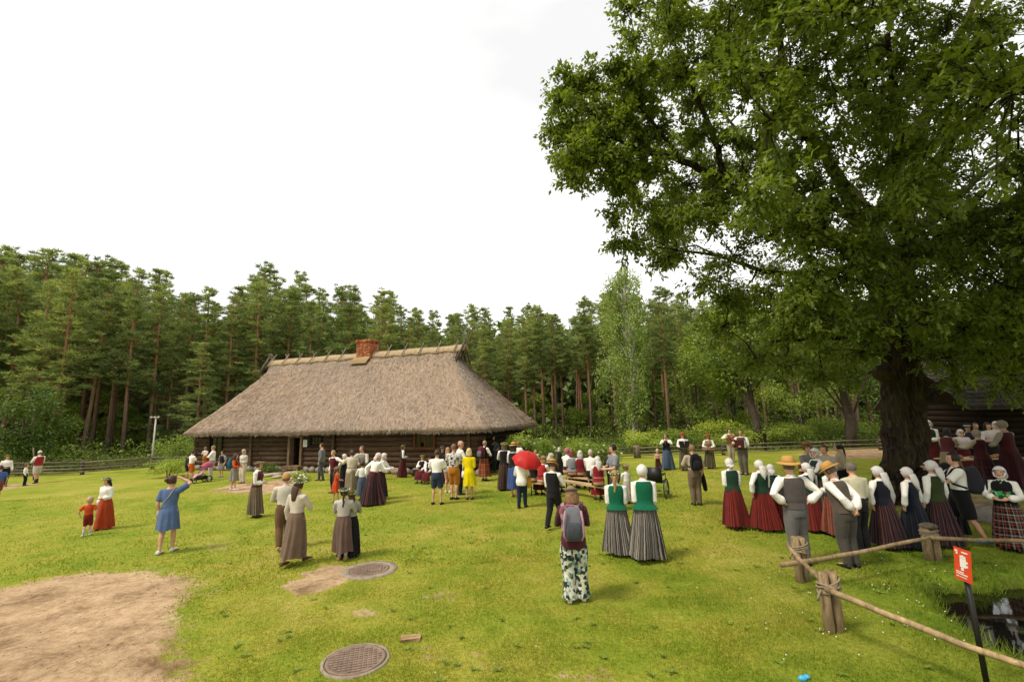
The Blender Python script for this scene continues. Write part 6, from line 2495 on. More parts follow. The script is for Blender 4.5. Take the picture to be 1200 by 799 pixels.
# --- seated singers on the benches
BG = 'singers seated on the benches'
P(625, 565, 0, 'seated woman in a black vest and white headscarf beside the umbrella', -30, 'f', seat=.45, stance='sit', top=WH, vest=BLK, skirt=MRSTR, scarf='#dcd8d0', tail=.12, ar='lap', hpitch=10)
P(628, 556, 527, 'fair haired person standing just right of the umbrella behind the benches', -50, 'f', top=cloth('#cbbfae'), skirt=TAUPE, hair='#b8905c', hs='bob', ar='hold')
P(635, 567, 0, 'seated girl in a bright red vest with a flower wreath', -45, 'f', seat=.45, stance='sit', top=WH, vest=cloth('#b02a2c'), skirt=cloth('#4a3a2c', ['#4f3c2c', '#33281f', '#6a4a34', '#2a2119'], 14, kind='check'), hair='#a3764c', hs='bob', wreath='pink', ar='fwd', lean=10)
P(646, 562, 0, 'seated woman in dark brown with a pale headscarf', -50, 'f', seat=.45, stance='sit', top=cloth('#3c2c28'), skirt=BLK, scarf='#c9c1b6', tail=.1, ar='chest')
P(656, 556, 524, 'white haired woman in a black vest standing at the bushes', -60, 'f', top=cloth('#2b2626'), skirt=BLK, hair='#c8c3ba', hs='bob', ar='hold')
P(665, 556, 0, 'seated singer in a red and white cap behind the bench row', -40, 'f', h=1.7, seat=.5, stance='sit', top=WH, skirt=MRN, scarf='#b9717a', tail=0, ar='lap')
P(671, 558, 0, 'seated red haired singer in a grey vest', -15, 'f', h=1.66, seat=.47, stance='sit', top=WH, vest=cloth('#8d8f92'), skirt=MRN, hair='#7a4030', hs='bob', ar='lap')
P(681, 558, 0, 'seated white haired singer in a dark red vest', -10, 'f', seat=.47, stance='sit', top=WH, vest=cloth('#7a2028'), skirt=MRN, hair='#cfcac0', hs='bob', ar='lap')
P(693, 560, 0, 'seated grey haired man in a plain white shirt', -25, 'm', h=1.74, seat=.47, stance='sit', top=WH, topname='shirt', trousers=BLK, hair='#b9b2a6', ar='lap')
P(702, 570, 0, 'seated woman in a red vest and red skirt at the near bench end', -5, 'f', seat=.46, stance='sit', top=WH, vest=cloth('#8f2026'), skirt=cloth('#7c1c22'), scarf='#dcd8d0', tail=.18, ar='lap', belt='#b9706a')
P(716, 572, 527, 'man in a dark coat standing between the wreathed woman and the benches', -30, 'm', top=cloth('#3a3431'), topname='coat', trousers=BLK, hair='#5d4a3a', ar='hold')
P(723, 598, 520, 'dark haired man in a grey tee shirt behind the green vest with wreath', 95, 'm', top=cloth('#7f8388'), topname='tee_shirt', sleeve=.4, trousers=cloth('#4b4742'), hair='#261d18', ar='hold', hpitch=15)
P(736, 590, 545, 'small wreathed girl in white between the two green vests', 20, 'f', xtra=.03, child=True, top=WH, skirt=cloth('#b9b1a2'), shem=.1, flare=.14, hair='#8a6c4a', hs='bun', wreath='white', ar='hold')

# --- nearer single figures
P(650, 619, 537, 'man in a straw hat and black vest striding past the benches', -35, 'm', xtra=.04, top=WH, topname='shirt', vest=BLK, trousers=cloth('#222223'), hair='#5a4636', hat=STRAW, ar='hold', al='belly', stance='walk', loose=1.08, hpitch=14)
bpk = P(675, 704, 569, 'hiker in a burgundy jacket and floral trousers seen from behind', -4, 'f', top=cloth('#54242f'), topname='jacket', hem=.46, off=.022, trousers=cloth('#8fa08a', cols=['#d5d2bf', '#26332c', '#5d7a5c', '#d9d6c6', '#2b3a33', '#8aa39a', '#c9c9a0'], reps=24, kind='print'), tname='floral_trousers', loose=1.38, tflare=1.55, hair='#8d6a48', hs='bob', ar='chest', stance='contra', shoes='white', hpitch=12)
P(726, 650, 549, 'woman in a green vest and grey striped skirt wearing a flower wreath', -8, 'f', xtra=.03, top=WH, vest=GRV, peplum=.03, vhem=.545, skirt=GREYSTR, shem=.05, flare=.175, pleats=20, amp=.013, hair='#a8814f', hs='pony', wreath='white', ar='belly', sock='#d8d2c8')
P(760, 656, 543, 'woman in a green vest and grey striped skirt wearing a white headscarf', -6, 'f', xtra=.02, top=WH, vest=GRV, peplum=.035, vhem=.535, skirt=GREYSTR, shem=.05, flare=.185, pleats=20, amp=.013, scarf='#e0dcd4', tail=.0, ar='belly')

# --- musicians by the fence
P(772, 552, 527, 'small child in a pink top and dark skirt before the musicians', 165, 'f', child=True, top=cloth('#c9a08c'), skirt=cloth('#4c2320'), shem=.12, flare=.14, hair='#c8b79c', hs='bob', ar='hold')
fl2 = P(783, 550, 508, 'flute player in a long blue skirt at the fence', 165, 'f', top=WH, vest=NVY, skirt=BLSTR, shem=.03, flare=.17, hair='#6b5138', hs='bun', ar='flute', al='flute')
fo = P(803, 551, 506, 'singer in a red cap holding an open black folder', 170, 'f', xtra=.02, top=WH, skirt=OLSTR, vest=None, shem=.04, flare=.14, hair='#5d4432', hs='bob', cap='#a3352a', ar='hold')
kk_ = P(833, 549, 508, 'singer in a red cap and dark olive skirt holding a string instrument', 150, 'f', xtra=.02, top=WH, vest=cloth('#8f7a56'), skirt=OLSTR, shem=.05, flare=.155, hair='#3d2c22', hs='bob', cap='#a82f28', ar='hold')
tn = P(817, 592, 521, 'visitor in a tan shirt and brown trousers with a black rucksack', -4, 'm', top=cloth('#b9ab93'), topname='shirt', sleeve=.5, trousers=cloth('#77664f'), hair='#8a6a48', ar='rest', al='hold', stance='st', loose=1.1)
vi = P(858, 541, 502, 'fiddler in a brown vest and pale trousers by the fence', 175, 'm', top=WH, topname='shirt', vest=cloth('#7a5638'), trousers=cloth('#b5a68c'), hair='#30231c', ar='bow', al='chest', loose=1.1)
ac = P(873, 556, 503, 'accordion player in white shirt and grey trousers', 130, 'm', top=WH, topname='shirt', vest=cloth('#5a4a3c'), trousers=cloth('#6f675a'), hair='#4a382a', ar='fwd', al='hold', loose=1.1)

# --- the right hand row of singers
P(863, 619, 536, 'woman in a dark green vest and red skirt standing a little apart', -4, 'f', xtra=.02, top=WH, vest=DGR, vhem=.53, skirt=REDSTR, shem=.06, flare=.19, pleats=24, amp=.012, scarf='#e0dcd4', tail=.05, ar='belly', sock='#d8d2c8')
P(898, 621, 538, 'woman in a dark green vest and red skirt with two hanging scarf tails', 4, 'f', xtra=.02, top=WH, vest=DGR, vhem=.53, skirt=REDSTR, shem=.05, flare=.205, pleats=24, amp=.012, scarf='#e0dcd4', tail=.19, ar='belly', al='side')
P(911, 616, 543, 'woman with a white headscarf mostly hidden behind the green vest and straw hat', -10, 'f', xtra=.02, top=WH, vest=DGR, skirt=REDSTR, scarf='#dcd8d0', tail=.1, ar='belly')
P(940, 663, 535, 'man in a straw hat and grey vest standing with hands on hips', 2, 'm', xtra=.04, top=WH, topname='shirt', puff=.014, vest=cloth('#56504c'), vhem=.535, trousers=cloth('#6c6966'), hair='#6b5847', hat=(M_STRAWHAT, .120, .060, '#b98a4a'), ar='hip', stance='contra', loose=1.12, belt='#4a4643')
P(954, 622, 541, 'woman with a white headscarf and red skirt behind the man with hands on hips', 5, 'f', xtra=.02, top=WH, vest=DGR, skirt=REDSTR, shem=.05, flare=.2, scarf='#dcd8d0', tail=.2, ar='belly')
P(999, 665, 545, 'stooping man in a straw hat and brown vest with hands clasped behind him', 12, 'm', h=1.72, top=WH, topname='shirt', puff=.014, vest=cloth('#5c5046'), vhem=.52, trousers=cloth('#4f4a42'), hair='#6b5847', hat=(M_STRAWHAT, .115, .060, '#b98a4a'), ar='back', stance='st', lean=13, twist=14, hpitch=28, hyaw=28, loose=1.15)
P(982, 628, 541, 'woman in a white headscarf and rust striped skirt behind the stooping man', 18, 'f', xtra=.02, top=WH, vest=NVY, skirt=cloth('#7d4030', ['#7f3f2e', '#5c2d24', '#94543c', '#6a372c'], 14, kind='stripe'), shem=.05, flare=.17, scarf='#dcd8d0', tail=.17, ar='belly')
pa = P(966, 606, 524, 'white capped accordionist in a dark green vest playing among the singers', 95, 'f', xtra=.02, top=WH, vest=DGR, skirt=OLSTR, scarf='#dcd8d0', tail=0, ar='hold', al='fwd')
P(953, 596, 518, 'man in a brown straw hat behind the white capped accordionist', -160, 'm', xtra=.04, top=cloth('#8f8a80'), topname='shirt', trousers=BRN, hair='#5d4a3a', hat=(cloth('#8c6034'), .09, .055, '#3a2a1c'), ar='hold')
P(976, 598, 521, 'person with curly brown hair and a cream shirt behind the accordionist', 120, 'm', top=cloth('#bfb49d'), topname='shirt', trousers=BRN, hair='#5c3d28', ar='hold')
P(994, 594, 518, 'dark haired woman with white hair flowers, cream blouse and black skirt', 60, 'f', top=cloth('#bfae90'), skirt=BLK, hair='#1f1714', hs='braid', wreath='white', ar='belly', puff=.012)
P(1013, 646, 541, 'grey haired man in a cream shirt and black trousers', 6, 'm', top=cloth('#d6ceae'), topname='shirt', puff=.012, trousers=BLK, hair='#6f665c', ar='belly', loose=1.1)
P(1043, 642, 545, 'woman in a navy vest and red striped black skirt in the singers row', 10, 'f', xtra=.02, top=WH, vest=cloth('#181c26'), vhem=.53, skirt=DKSTR, shem=.05, flare=.205, pleats=22, scarf='#e0dcd8', tail=.21, fold=.03, ar='rest', al='side')
P(1077, 643, 546, 'woman in a navy vest and navy skirt holding hands in the singers row', 14, 'f', xtra=.02, top=WH, vest=cloth('#181c28'), vhem=.53, skirt=NVSTR, shem=.05, flare=.195, pleats=22, scarf='#e3dcd8', tail=.20, fold=.045, ar='rest', al='side')
P(1106, 640, 538, 'woman in an olive green vest at the right of the scarfed row', 12, 'f', xtra=.02, top=WH, vest=cloth('#34401f'), vhem=.53, skirt=DKSTR, shem=.05, flare=.19, pleats=22, scarf='#e0dcd8', tail=.17, fold=.03, ar='rest')
ym = P(1136, 638, 530, 'young man in a white tee shirt with a dark rucksack raising his hands', 62, 'm', top=WH, topname='tee_shirt', sleeve=.42, trousers=cloth('#151517'), tl=.50, tname='shorts', loose=1.25, hair='#241b17', ar='ext', al='fwd', stance='walk', shoes='blue')
P(1189, 645, 545, 'woman in a checked skirt and bright green shawl facing the singers', 125, 'f', xtra=.02, top=WH, vest=cloth('#171716'), skirt=CHK, shem=.05, flare=.185, pleats=16, scarf='#e0dcd8', tail=.1, ar='hold', puff=.014)
P(1121, 629, 541, 'woman in a black skirt hidden behind the young man with the rucksack', 20, 'f', xtra=.02, top=BLK, skirt=BLK, scarf='#2a2727', tail=.1, ar='belly')

# --- at the table behind the oak
P(1097, 552, 491, 'small white capped singer in a green vest right of the oak trunk', 120, 'f', xtra=.02, top=WH, vest=DGR, skirt=MRN, scarf='#d8d4cc', tail=.08, ar='belly')
P(1117, 566, 501, 'dark haired woman with cream sleeves bending over the table', -60, 'f', top=cloth('#b3a788'), vest=cloth('#54252a'), skirt=cloth('#8a7c62'), shem=.04, flare=.19, hair='#17120f', hs='bob', lean=14, ar='fwd')
P(1134, 556, 502, 'woman in white with a pale headscarf at the back of the table', 150, 'f', xtra=.02, top=cloth('#d6c8c6'), skirt=MRN, scarf='#d8d0cc', tail=.08, ar='hold')
P(1143, 553, 496, 'man in a black hat with a white feather behind the table', 140, 'm', xtra=.05, top=cloth('#33303a'), topname='coat', trousers=BLK, hair='#2b211c', hat=(cloth('#17171a'), .095, .06, '#d8d4cc'), ar='hold')
P(1152, 552, 495, 'person in a dark green coat behind the table', 160, 'm', top=cloth('#1f4a3a'), topname='coat', trousers=BLK, hair='#3a2c22', ar='hold')
P(1157, 570, 503, 'woman in a maroon plaid dress with a grey headscarf at the table', 10, 'f', xtra=.02, top=cloth('#b9ae98'), vest=cloth('#481a20'), skirt=WPLAID, shem=.03, flare=.21, scarf='#a39a8a', tail=0, ar='fwd')
P(1168, 555, 495, 'dark haired girl in a white shirt at the far side of the table', 170, 'f', top=cloth('#cfc5c0'), topname='shirt', sleeve=.6, skirt=BLK, hair='#1f1714', hs='bob', ar='hold')
P(1177, 552, 493, 'woman with a white headscarf behind the dark haired girl', 150, 'f', xtra=.02, top=cloth('#cbbfb6'), skirt=BLK, scarf='#d8d4cc', tail=.1, ar='hold')
P(1191, 573, 492, 'woman in a dark maroon vest and grey headscarf at the right border', 15, 'f', xtra=.02, top=cloth('#a89e8c'), vest=cloth('#481a1f'), skirt=cloth('#3c171b'), shem=.03, flare=.2, scarf='#98907f', tail=0, ar='hold')

# the held toddler
tod = P(241, 562, 540, 'toddler in white carried in the arms of the man in white', 60, 'm', h=.82, child=True, top=WH, topname='shirt', trousers=cloth('#c97b2a'), tname='leggings', hair='#7a5c42', ar='chest', shoes='white', stance='st')
_d = dad[0]
tod[0].location = (_d.location.x - .26, _d.location.y - .16, .70)

# ------------------------------------------------------------------ things carried


def rucksack(rf, name, label, mats, size=(.30, .20, .46), z=.715, pocket=True):
    root, f = rf
    h = f.h
    yaw = root.rotation_euler[2]
    p = at_fig(rf, (0, -.075, z))
    t = thing(name, label, 'rucksack', tuple(p), yaw)
    t.rotation_euler = (-f.lean, 0, yaw)
    sx, sy, sz = size
    def rr(w, d, z_, y0, n=24, k=3.2):
        out = []
        for j in range(n):
            a = 2 * PI * j / n
            c, s_ = math.cos(a), math.sin(a)
            out.append((math.copysign(abs(c) ** (2 / k), c) * w / 2, y0 + math.copysign(abs(s_) ** (2 / k), s_) * d / 2, z_))
        return out
    mb = MB()
    mb.loft([rr(sx * w, sy * d, sz * (q - .5), -sy * .42) for q, w, d in ((0, .55, .5), (.03, .85, .85), (.2, 1, 1.05), (.5, 1, 1), (.8, .88, .75), (.94, .66, .5), (1, .3, .25))])
    mb.build('main_bag', mats[0], t)
    if pocket:
        mb = MB()
        mb.loft([rr(sx * w, sy * d, sz * (q - .5), -sy * .85) for q, w, d in ((.05, .45, .3), (.10, .68, .55), (.35, .72, .6), (.52, .62, .45), (.58, .4, .2))])
        mb.build('front_pocket', mats[1], t)
        mb = MB()
        for s_ in (-1, 1):
            mb.tube([(s_ * sx * .36, -sy * .93, sz * .42), (s_ * sx * .44, -sy * 1.0, sz * .1), (s_ * sx * .46, -sy * .95, -sz * .3), (s_ * sx * .34, -sy * .9, -sz * .46)], .016, 6)
        mb.build('piping', mats[2], t)
    for s_ in (-1, 1):
        mb = MB()
        inv = Matrix.Rotation(-yaw, 3, 'Z')
        pts = []
        for q in ((s_ * .045, -.072, z + .085), (s_ * .060, -.030, .845), (s_ * .066, .045, .815), (s_ * .074, .094, .750), (s_ * .100, .070, .660), (s_ * .090, -.050, z - .085)):
            w = at_fig(rf, q) - p
            pts.append(tuple(inv @ Vector([float(c) for c in w])))
        mb.tube(pts, [.022] * 6, 8)
        o = mb.build('shoulder_strap', mats[2], t)
        if abs(f.lean) > 0:
            o.rotation_euler = (f.lean, 0, 0)
    mb = MB()
    mb.tube([(-.03, -sy * .3, sz * .47), (-.02, -sy * .3, sz * .53), (.02, -sy * .3, sz * .53), (.03, -sy * .3, sz * .47)], .008, 6)
    mb.build('grab_loop', mats[2], t)
    return t


SLATE, PINK = cloth('#55585f'), cloth('#b58a9c')
rucksack(bpk, 'rucksack', 'slate grey and pink rucksack on the hiker in burgundy', [cloth('#74757b'), cloth('#4b4e55'), PINK], (.31, .20, .47), .70)
rucksack(obp, 'rucksack', 'teal rucksack on the person in the orange top', [cloth('#1f6478'), cloth('#2b7487'), BLK], (.28, .17, .42), .73)
rucksack(tn, 'rucksack', 'black rucksack on the visitor in a tan shirt', [cloth('#1c1b1d'), cloth('#262528'), BLK], (.31, .2, .46), .72)
rucksack(ym, 'rucksack', 'dark grey rucksack on the young man raising his hands', [cloth('#2b2d31'), cloth('#35373c'), BLK], (.36, .24, .52), .70)
rucksack(plm, 'rucksack', 'maroon and grey rucksack on the musician in plaid', [cloth('#6a2436'), cloth('#6f7076'), BLK], (.32, .24, .46), .72)

# red umbrella
hand_u = at_fig(umf, (.05, .15, .78))
ub = at_ground(600, 595)
um = thing('umbrella', 'open red umbrella tilted over the person in the white jacket', 'umbrella', tuple(hand_u))
um.rotation_euler = (R(26), R(14), 0)
k = N('red_nylon')
k.base(lin('#c62a26'), 0.5, 0.3)
k.translucent(k.mix(0.0, lin('#d8382e'), lin('#d8382e')), 0.3)
M_NYLON = k.m
R_, n8 = .46, 8
uz = .50
mb = MB()
rings = []
for i in range(8):
    t_ = i / 7
    ring = []
    for j in range(48):
        a = 2 * PI * j / 48
        sag = (abs(math.sin(a * n8 / 2)))
        r_ = R_ * math.sin(t_ * 1.25) / math.sin(1.25) * (1 - .10 * t_ * t_ * sag)
        ring.append((r_ * math.cos(a) + .0005, r_ * math.sin(a), uz - .27 * (1 - math.cos(t_ * 1.25)) / (1 - math.cos(1.25)) - .02 * t_ * sag * 0))
    rings.append(ring)
mb.loft(rings, cap=False)
mb.build('canopy', M_NYLON, um)
mb = MB()
mb.tube([(0, 0, -.22), (0, 0, .2), (0, 0, uz + .06)], .008, 8)
mb.build('shaft', plain('black_paint', '#15120f', 0.5, 0.4, 0.2, 20), um)
for j in range(n8):
    a = 2 * PI * j / n8
    mb = MB()
    mb.tube([(R_ * math.sin(t_ * 1.25) / math.sin(1.25) * math.cos(a), R_ * math.sin(t_ * 1.25) / math.sin(1.25) * math.sin(a), uz - .012 - .27 * (1 - math.cos(t_ * 1.25)) / (1 - math.cos(1.25))) for t_ in np.linspace(0.02, 1, 7)], .004, 5)
    mb.build('rib', M_PALE, um)
mb = MB()
mb.tube([(0, 0, -.22), (0, 0, -.30), (.03, 0, -.33), (.05, 0, -.30)], .012, 8, ends=True)
mb.build('handle', M_SHOE['brown'], um)

# long stick of the man in the red vest
p = at_fig(rv, (-.06, .13, .70))
mb = MB()
mb.tube([(.1, 0, -.95), (0, 0, 0), (-.12, 0, .62)], [.028, .026, .03], 8, jit=.05)
tag(mb.build('long_stick', M_GREYRAIL, loc=tuple(p)), 'long weathered stick held by the man in the red vest', 'stick')


def blob_bag(name, label, cat, p, size, mat, strap=None, rz=0):
    t = thing(name, label, cat, tuple(p), rz)
    mb = MB()
    sx, sy, sz = size
    rings = []
    for q, w in ((-.5, .75), (-.42, 1), (0, 1.05), (.4, .85), (.5, .6)):
        rings.append([(math.copysign(abs(math.cos(a)) ** .6, math.cos(a)) * sx / 2 * w, math.copysign(abs(math.sin(a)) ** .6, math.sin(a)) * sy / 2 * w, q * sz) for a in np.linspace(0, 2 * PI, 18, endpoint=False)])
    mb.loft(rings)
    mb.build('bag_body', mat, t)
    mb = MB()
    mb.tube(strap or [(-sx * .35, 0, sz * .45), (-sx * .2, 0, sz * .9), (sx * .2, 0, sz * .9), (sx * .35, 0, sz * .45)], .010, 6)
    mb.build('strap', mat, t)
    return t


def strap_world(rf, p, pts):
    return [tuple(at_fig(rf, q) - np.array(p)) for q in pts]


p = at_fig(yw, (-.13, .02, .49))
blob_bag('handbag', 'white handbag hanging at the side of the woman in yellow', 'bag', p, (.10, .26, .22), WH, strap_world(yw, p, [(-.125, .05, .56), (-.11, .02, .70), (-.105, -.02, .815), (-.125, -.05, .60), (-.13, -.03, .54)]))
p = at_fig(bl, (-.125, .03, .50))
blob_bag('shoulder_bag', 'small pale bag on the diagonal strap of the woman in blue', 'bag', p, (.07, .2, .16), cloth('#a9a79f'), strap_world(bl, p, [(-.115, -.02, .52), (-.05, -.092, .64), (.03, -.088, .74), (.062, -.058, .81), (.062, .0, .842), (.055, .06, .815), (-.03, .095, .70), (-.115, .06, .53)]))
p = at_fig(umf, (.13, .09, .49))
blob_bag('cloth_bag', 'mustard cloth bag carried by the person under the umbrella', 'bag', p, (.2, .12, .26), cloth('#c4942e'))
p = at_fig(tn, (.16, .05, .40))
t = thing('camera_case', 'long black camera case hanging from the hand of the tan shirted visitor', 'case', tuple(p))
mb = MB()
mb.tube([(0, 0, .16), (.01, 0, -.02), (.05, .02, -.26)], [.045, .07, .06], 10, ends=True)
mb.build('case_body', BLK, t)
mb = MB()
mb.tube([(-.03, 0, .14), (-.02, 0, .26), (.02, 0, .26), (.03, 0, .14)], .009, 6)
mb.build('handle', BLK, t)


# instruments
M_VARN = wood('varnished_wood', '#6b3c1c', '#a8683a', (6, 6, 2), 0.4, 0.1)
M_BELL = plain('accordion_case', '#221d1c', 0.35, 0.5, 0.1, 10, 0)
M_KEYS = plain('ivory_key', '#d8d3c6', 0.4, 0.4, 0.05, 5, 0)


def accordion(rf, label, z=.68, wide=.34):
    p = at_fig(rf, (0, .165, z))
    t = thing('accordion', label, 'accordion', tuple(p), rf[0].rotation_euler[2])
    for s_ in (-1, 1):
        mb = MB()
        mb.box((s_ * (wide / 2 + .04), 0, 0), (.08, .17, .34), jit=.004)
        mb.build('end_box', M_VARN if s_ > 0 else M_BELL, t, smooth=False)
    mb = MB()
    rings = []
    for i in range(19):
        e = 0 if i % 2 else -.022
        x = -wide / 2 + wide * i / 18
        rings.append([(x, sy * (.08 + e), sz * (.16 + e)) for sy, sz in ((-1, -1), (1, -1), (1, 1), (-1, 1))])
    mb.loft(rings)
    mb.build('bellows', cloth('#6a2a24'), t, smooth=False)
    mb = MB()
    for i in range(12):
        mb.box((-wide / 2 - .095, .03, -.14 + .0255 * i), (.03, .07, .022))
    mb.build('keyboard', M_KEYS, t, smooth=False)
    return t


accordion(ac, 'accordion played by the man in grey trousers at the fence')
accordion(pa, 'black and white accordion played by the white capped woman', .66, .26)
p = at_fig(vi, (-.03, .17, .76))
t = thing('fiddle', 'brown fiddle held at the chest of the fiddler', 'fiddle', tuple(p), vi[0].rotation_euler[2])
mb = MB()
prof = [(-.17, .03), (-.15, .085), (-.09, .10), (-.03, .062), (.03, .062), (.08, .085), (.13, .075), (.16, .02)]
mb.loft([[(x_, yy, w * s_) for s_, yy in ((-1, -.02), (1, -.02), (1, .02), (-1, .02))] for x_, w in prof])
mb.build('body', M_VARN, t)
mb = MB()
mb.tube([(.15, 0, 0), (.30, .01, 0), (.34, .0, .01)], [.014, .012, .016], 6)
mb.build('neck', M_BELL, t)
t.rotation_euler = (0, R(-25), vi[0].rotation_euler[2] + R(150))
p = at_fig(vi, (.03, .22, .74))
mb = MB()
mb.tube([(-.35, 0, -.06), (.0, 0, .01), (.35, 0, .06)], .008, 5)
tag(mb.build('fiddle_bow', M_VARN, loc=tuple(p)), 'thin bow in the right hand of the fiddler', 'bow')
p = at_fig(kk_, (0, .18, .60))
t = thing('string_instrument', 'flat trapezoid string instrument held by the red capped singer', 'zither', tuple(p), kk_[0].rotation_euler[2])
mb = MB()
mb.add([(-.30, -.05, -.05), (.30, -.05, -.09), (.30, -.02, .09), (-.30, -.02, .04), (-.30, 0, -.05), (.30, 0, -.09), (.30, .03, .09), (-.30, .03, .04)], [(0, 1, 2, 3), (7, 6, 5, 4), (0, 4, 5, 1), (1, 5, 6, 2), (2, 6, 7, 3), (3, 7, 4, 0)])
mb.build('soundboard', M_VARN, t, smooth=False)
mb = MB()
for i in range(9):
    mb.tube([(-.28, .012 + .004 * i * 0, -.035 + .008 * i), (.28, .03 - .006 * 0, -.07 + .017 * i)], .002, 4)
mb.build('strings', M_KEYS, t)
for rf, lab, ln in ((fl2, 'thin wooden flute played by the woman in the blue skirt', .4), (flm, 'short wooden pipe played by the man in the grey blue shirt', .34)):
    a, b = at_fig(rf, (0, .055, -.034), 'H'), at_fig(rf, (.02, .23, .70))
    mb = MB()
    mb.tube([(0, 0, 0), tuple((b - a) * .5), tuple(b - a)], [.012, .011, .014], 8)
    tag(mb.build('flute' if rf is fl2 else 'pipe', M_VARN, loc=tuple(a)), lab, 'flute' if rf is fl2 else 'pipe')
p = at_fig(fo, (0, .21, .70))
t = thing('music_folder', 'open black music folder in the hands of the red capped singer', 'folder', tuple(p), fo[0].rotation_euler[2])
for s_ in (-1, 1):
    mb = MB()
    mb.box((s_ * .115, .0, 0), (.225, .012, .31), M=Matrix.Rotation(s_ * .18, 3, 'Z') @ Matrix.Rotation(.35, 3, 'X'))
    mb.build('cover', BLK, t, smooth=False)
    mb = MB()
    mb.box((s_ * .11, -.012, 0), (.2, .005, .28), M=Matrix.Rotation(s_ * .18, 3, 'Z') @ Matrix.Rotation(.35, 3, 'X'))
    mb.build('sheet', WH, t, smooth=False)
p = at_fig(ac, (.0, .0, 1.0))

# shawl of the woman at the right border
shw = ROOTS[[i for i, (r_, f_) in enumerate(ROOTS) if 'green shawl' in r_['label']][0]]
k_sh = cloth('#2f8a4a', cols=['#2f8a4a', '#1c5a35', '#46a860', '#8fc08a', '#2a2a28', '#c24a3a'], reps=16, kind='print')
mb = MB()
rings = []
f = shw[1]
for i in range(7):
    t_ = i / 6
    z = .835 - .155 * t_
    w, d_ = .052 + .085 * t_ ** .6, .042 + .072 * t_ ** .6
    rings.append([f.T((w * math.cos(a), d_ * math.sin(a) + .004, z - .06 * t_ * max(0, math.sin(a)) + .006 * math.sin(9 * a))) for a in np.linspace(0, 2 * PI, 36, endpoint=False)])
mb.loft(rings, cap=False)
mb.build('shawl', k_sh, shw[0])
# hooded plaid scarf and head band of the hiker
f = bpk[1]
mb = MB()
mb.tube([f.T((.088 * math.cos(a), .066 * math.sin(a), .822 + .012 * math.sin(a * 2))) for a in np.linspace(0, 2 * PI, 20)], .030 * f.h, 10)
mb.tube([f.T((-.07, -.055, .83)), f.T((-.10, -.05, .79)), f.T((-.09, -.075, .73))], [.026 * f.h, .034 * f.h, .020 * f.h], 10, ends=True)
o = mb.build('plaid_scarf', cloth('#6a3440', cols=['#6a3440', '#8a5660', '#4c2530', '#a88a8a'], reps=14, kind='print'), bpk[0])
mb = MB()
mb.tube([f.H((.058 * math.cos(a), .070 * math.sin(a) - .004, .034)) for a in np.linspace(0, 2 * PI, 20)], .012 * f.h, 7)
mb.build('head_band', cloth('#5a5450'), bpk[0])

# ------------------------------------------------------------------ benches, pushchair, wheelchair, table
M_PLANK = wood('pale_plank', '#a58a62', '#d8c39a', (1.2, 12, 12), 0.7, 0.2)


def bench(p0, p1, label):
    p0, p1 = np.array(p0), np.array(p1)
    d = p1 - p0
    ln = math.hypot(d[0], d[1])
    t = thing('bench', label, 'bench', (p0[0] + d[0] / 2, p0[1] + d[1] / 2, 0), math.atan2(d[1], d[0]), 'plank benches of the singers')
    mb = MB()
    mb.box((0, 0, .43), (ln, .30, .045), jit=.004)
    mb.build('seat', M_PLANK, t, smooth=False)
    for s_ in (-1, 1):
        mb = MB()
        for y_ in (-.11, .11):
            mb.tube([(s_ * (ln / 2 - .25), y_ * 1.3, 0), (s_ * (ln / 2 - .25), y_, .41)], .02, 6)
        mb.tube([(s_ * (ln / 2 - .25), -.13, .14), (s_ * (ln / 2 - .25), .13, .14)], .014, 6)
        mb.build('leg', BLK, t)
    return t


bench(at_ground(655, 561.5, .45), at_ground(713, 570.5, .45), 'pale plank bench nearest the camera with the woman in red at its end')
bench(at_ground(617, 564, .45), at_ground(652, 566, .45), 'plank bench under the girl in the bright red vest')
bench(at_ground(660, 557, .45), at_ground(700, 561, .45), 'plank bench of the back row of seated singers')
wb = at_ground(499, 557)
mb = MB()
mb.box((0, 0, .14), (1.3, .32, .26), jit=.02)
tag(mb.build('squared_log', M_LOG, loc=(wb[0], wb[1], 0.0)), 'low squared log used as a seat against the farmhouse wall', 'seat')
bpy.data.objects['squared_log'].rotation_euler = (0, 0, math.atan2(h_ax[1], h_ax[0]))

# pushchair
g = at_ground(235, 565)
t = thing('pushchair', 'pink and black pushchair beside the man in orange shorts', 'pushchair', tuple(g), R(62))
t.scale = (.85, .85, .9)
M_PINKF, M_BLKP = cloth('#c98f9a'), plain('black_plastic', '#1b1a1c', 0.5, 0.4, 0.1, 20, 0)
for x_, y_, rr in ((-.42, -.2, .10), (-.42, .2, .10), (.32, -.24, .14), (.32, .24, .14)):
    wmb = MB()
    wmb.tube([(x_ + rr * math.cos(a), y_, rr + .01 + rr * math.sin(a)) for a in np.linspace(0, 2 * PI, 20)], .025, 6)
    wo = wmb.build('wheel', M_BLKP, t)
    hb = MB()
    hb.ball((x_, y_, rr + .01), (rr * .5, .02, rr * .5), 10, 4)
    hb.build('hub', M_PALE, wo)
mb = MB()
for y_ in (-.2, .2):
    mb.tube([(-.42, y_, .12), (-.1, y_, .42), (.35, y_, .85), (.55, y_, 1.0)], .014, 6)
    mb.tube([(.32, y_, .15), (-.05, y_, .5)], .014, 6)
mb.tube([(.55, -.2, 1.0), (.60, 0, 1.02), (.55, .2, 1.0)], .018, 6)
mb.build('frame', M_BLKP, t)
mb = MB()
mb.loft([[(x_ + .0, y_, z_) for y_ in (-w, w)] + [(x_ + .05, y_, z_ + .07) for y_ in (w, -w)] for x_, z_, w in ((-.40, .24, .12), (-.28, .36, .17), (-.02, .38, .19), (.14, .62, .19), (.24, .86, .15))])
mb.build('seat', M_PINKF, t)
mb = MB()
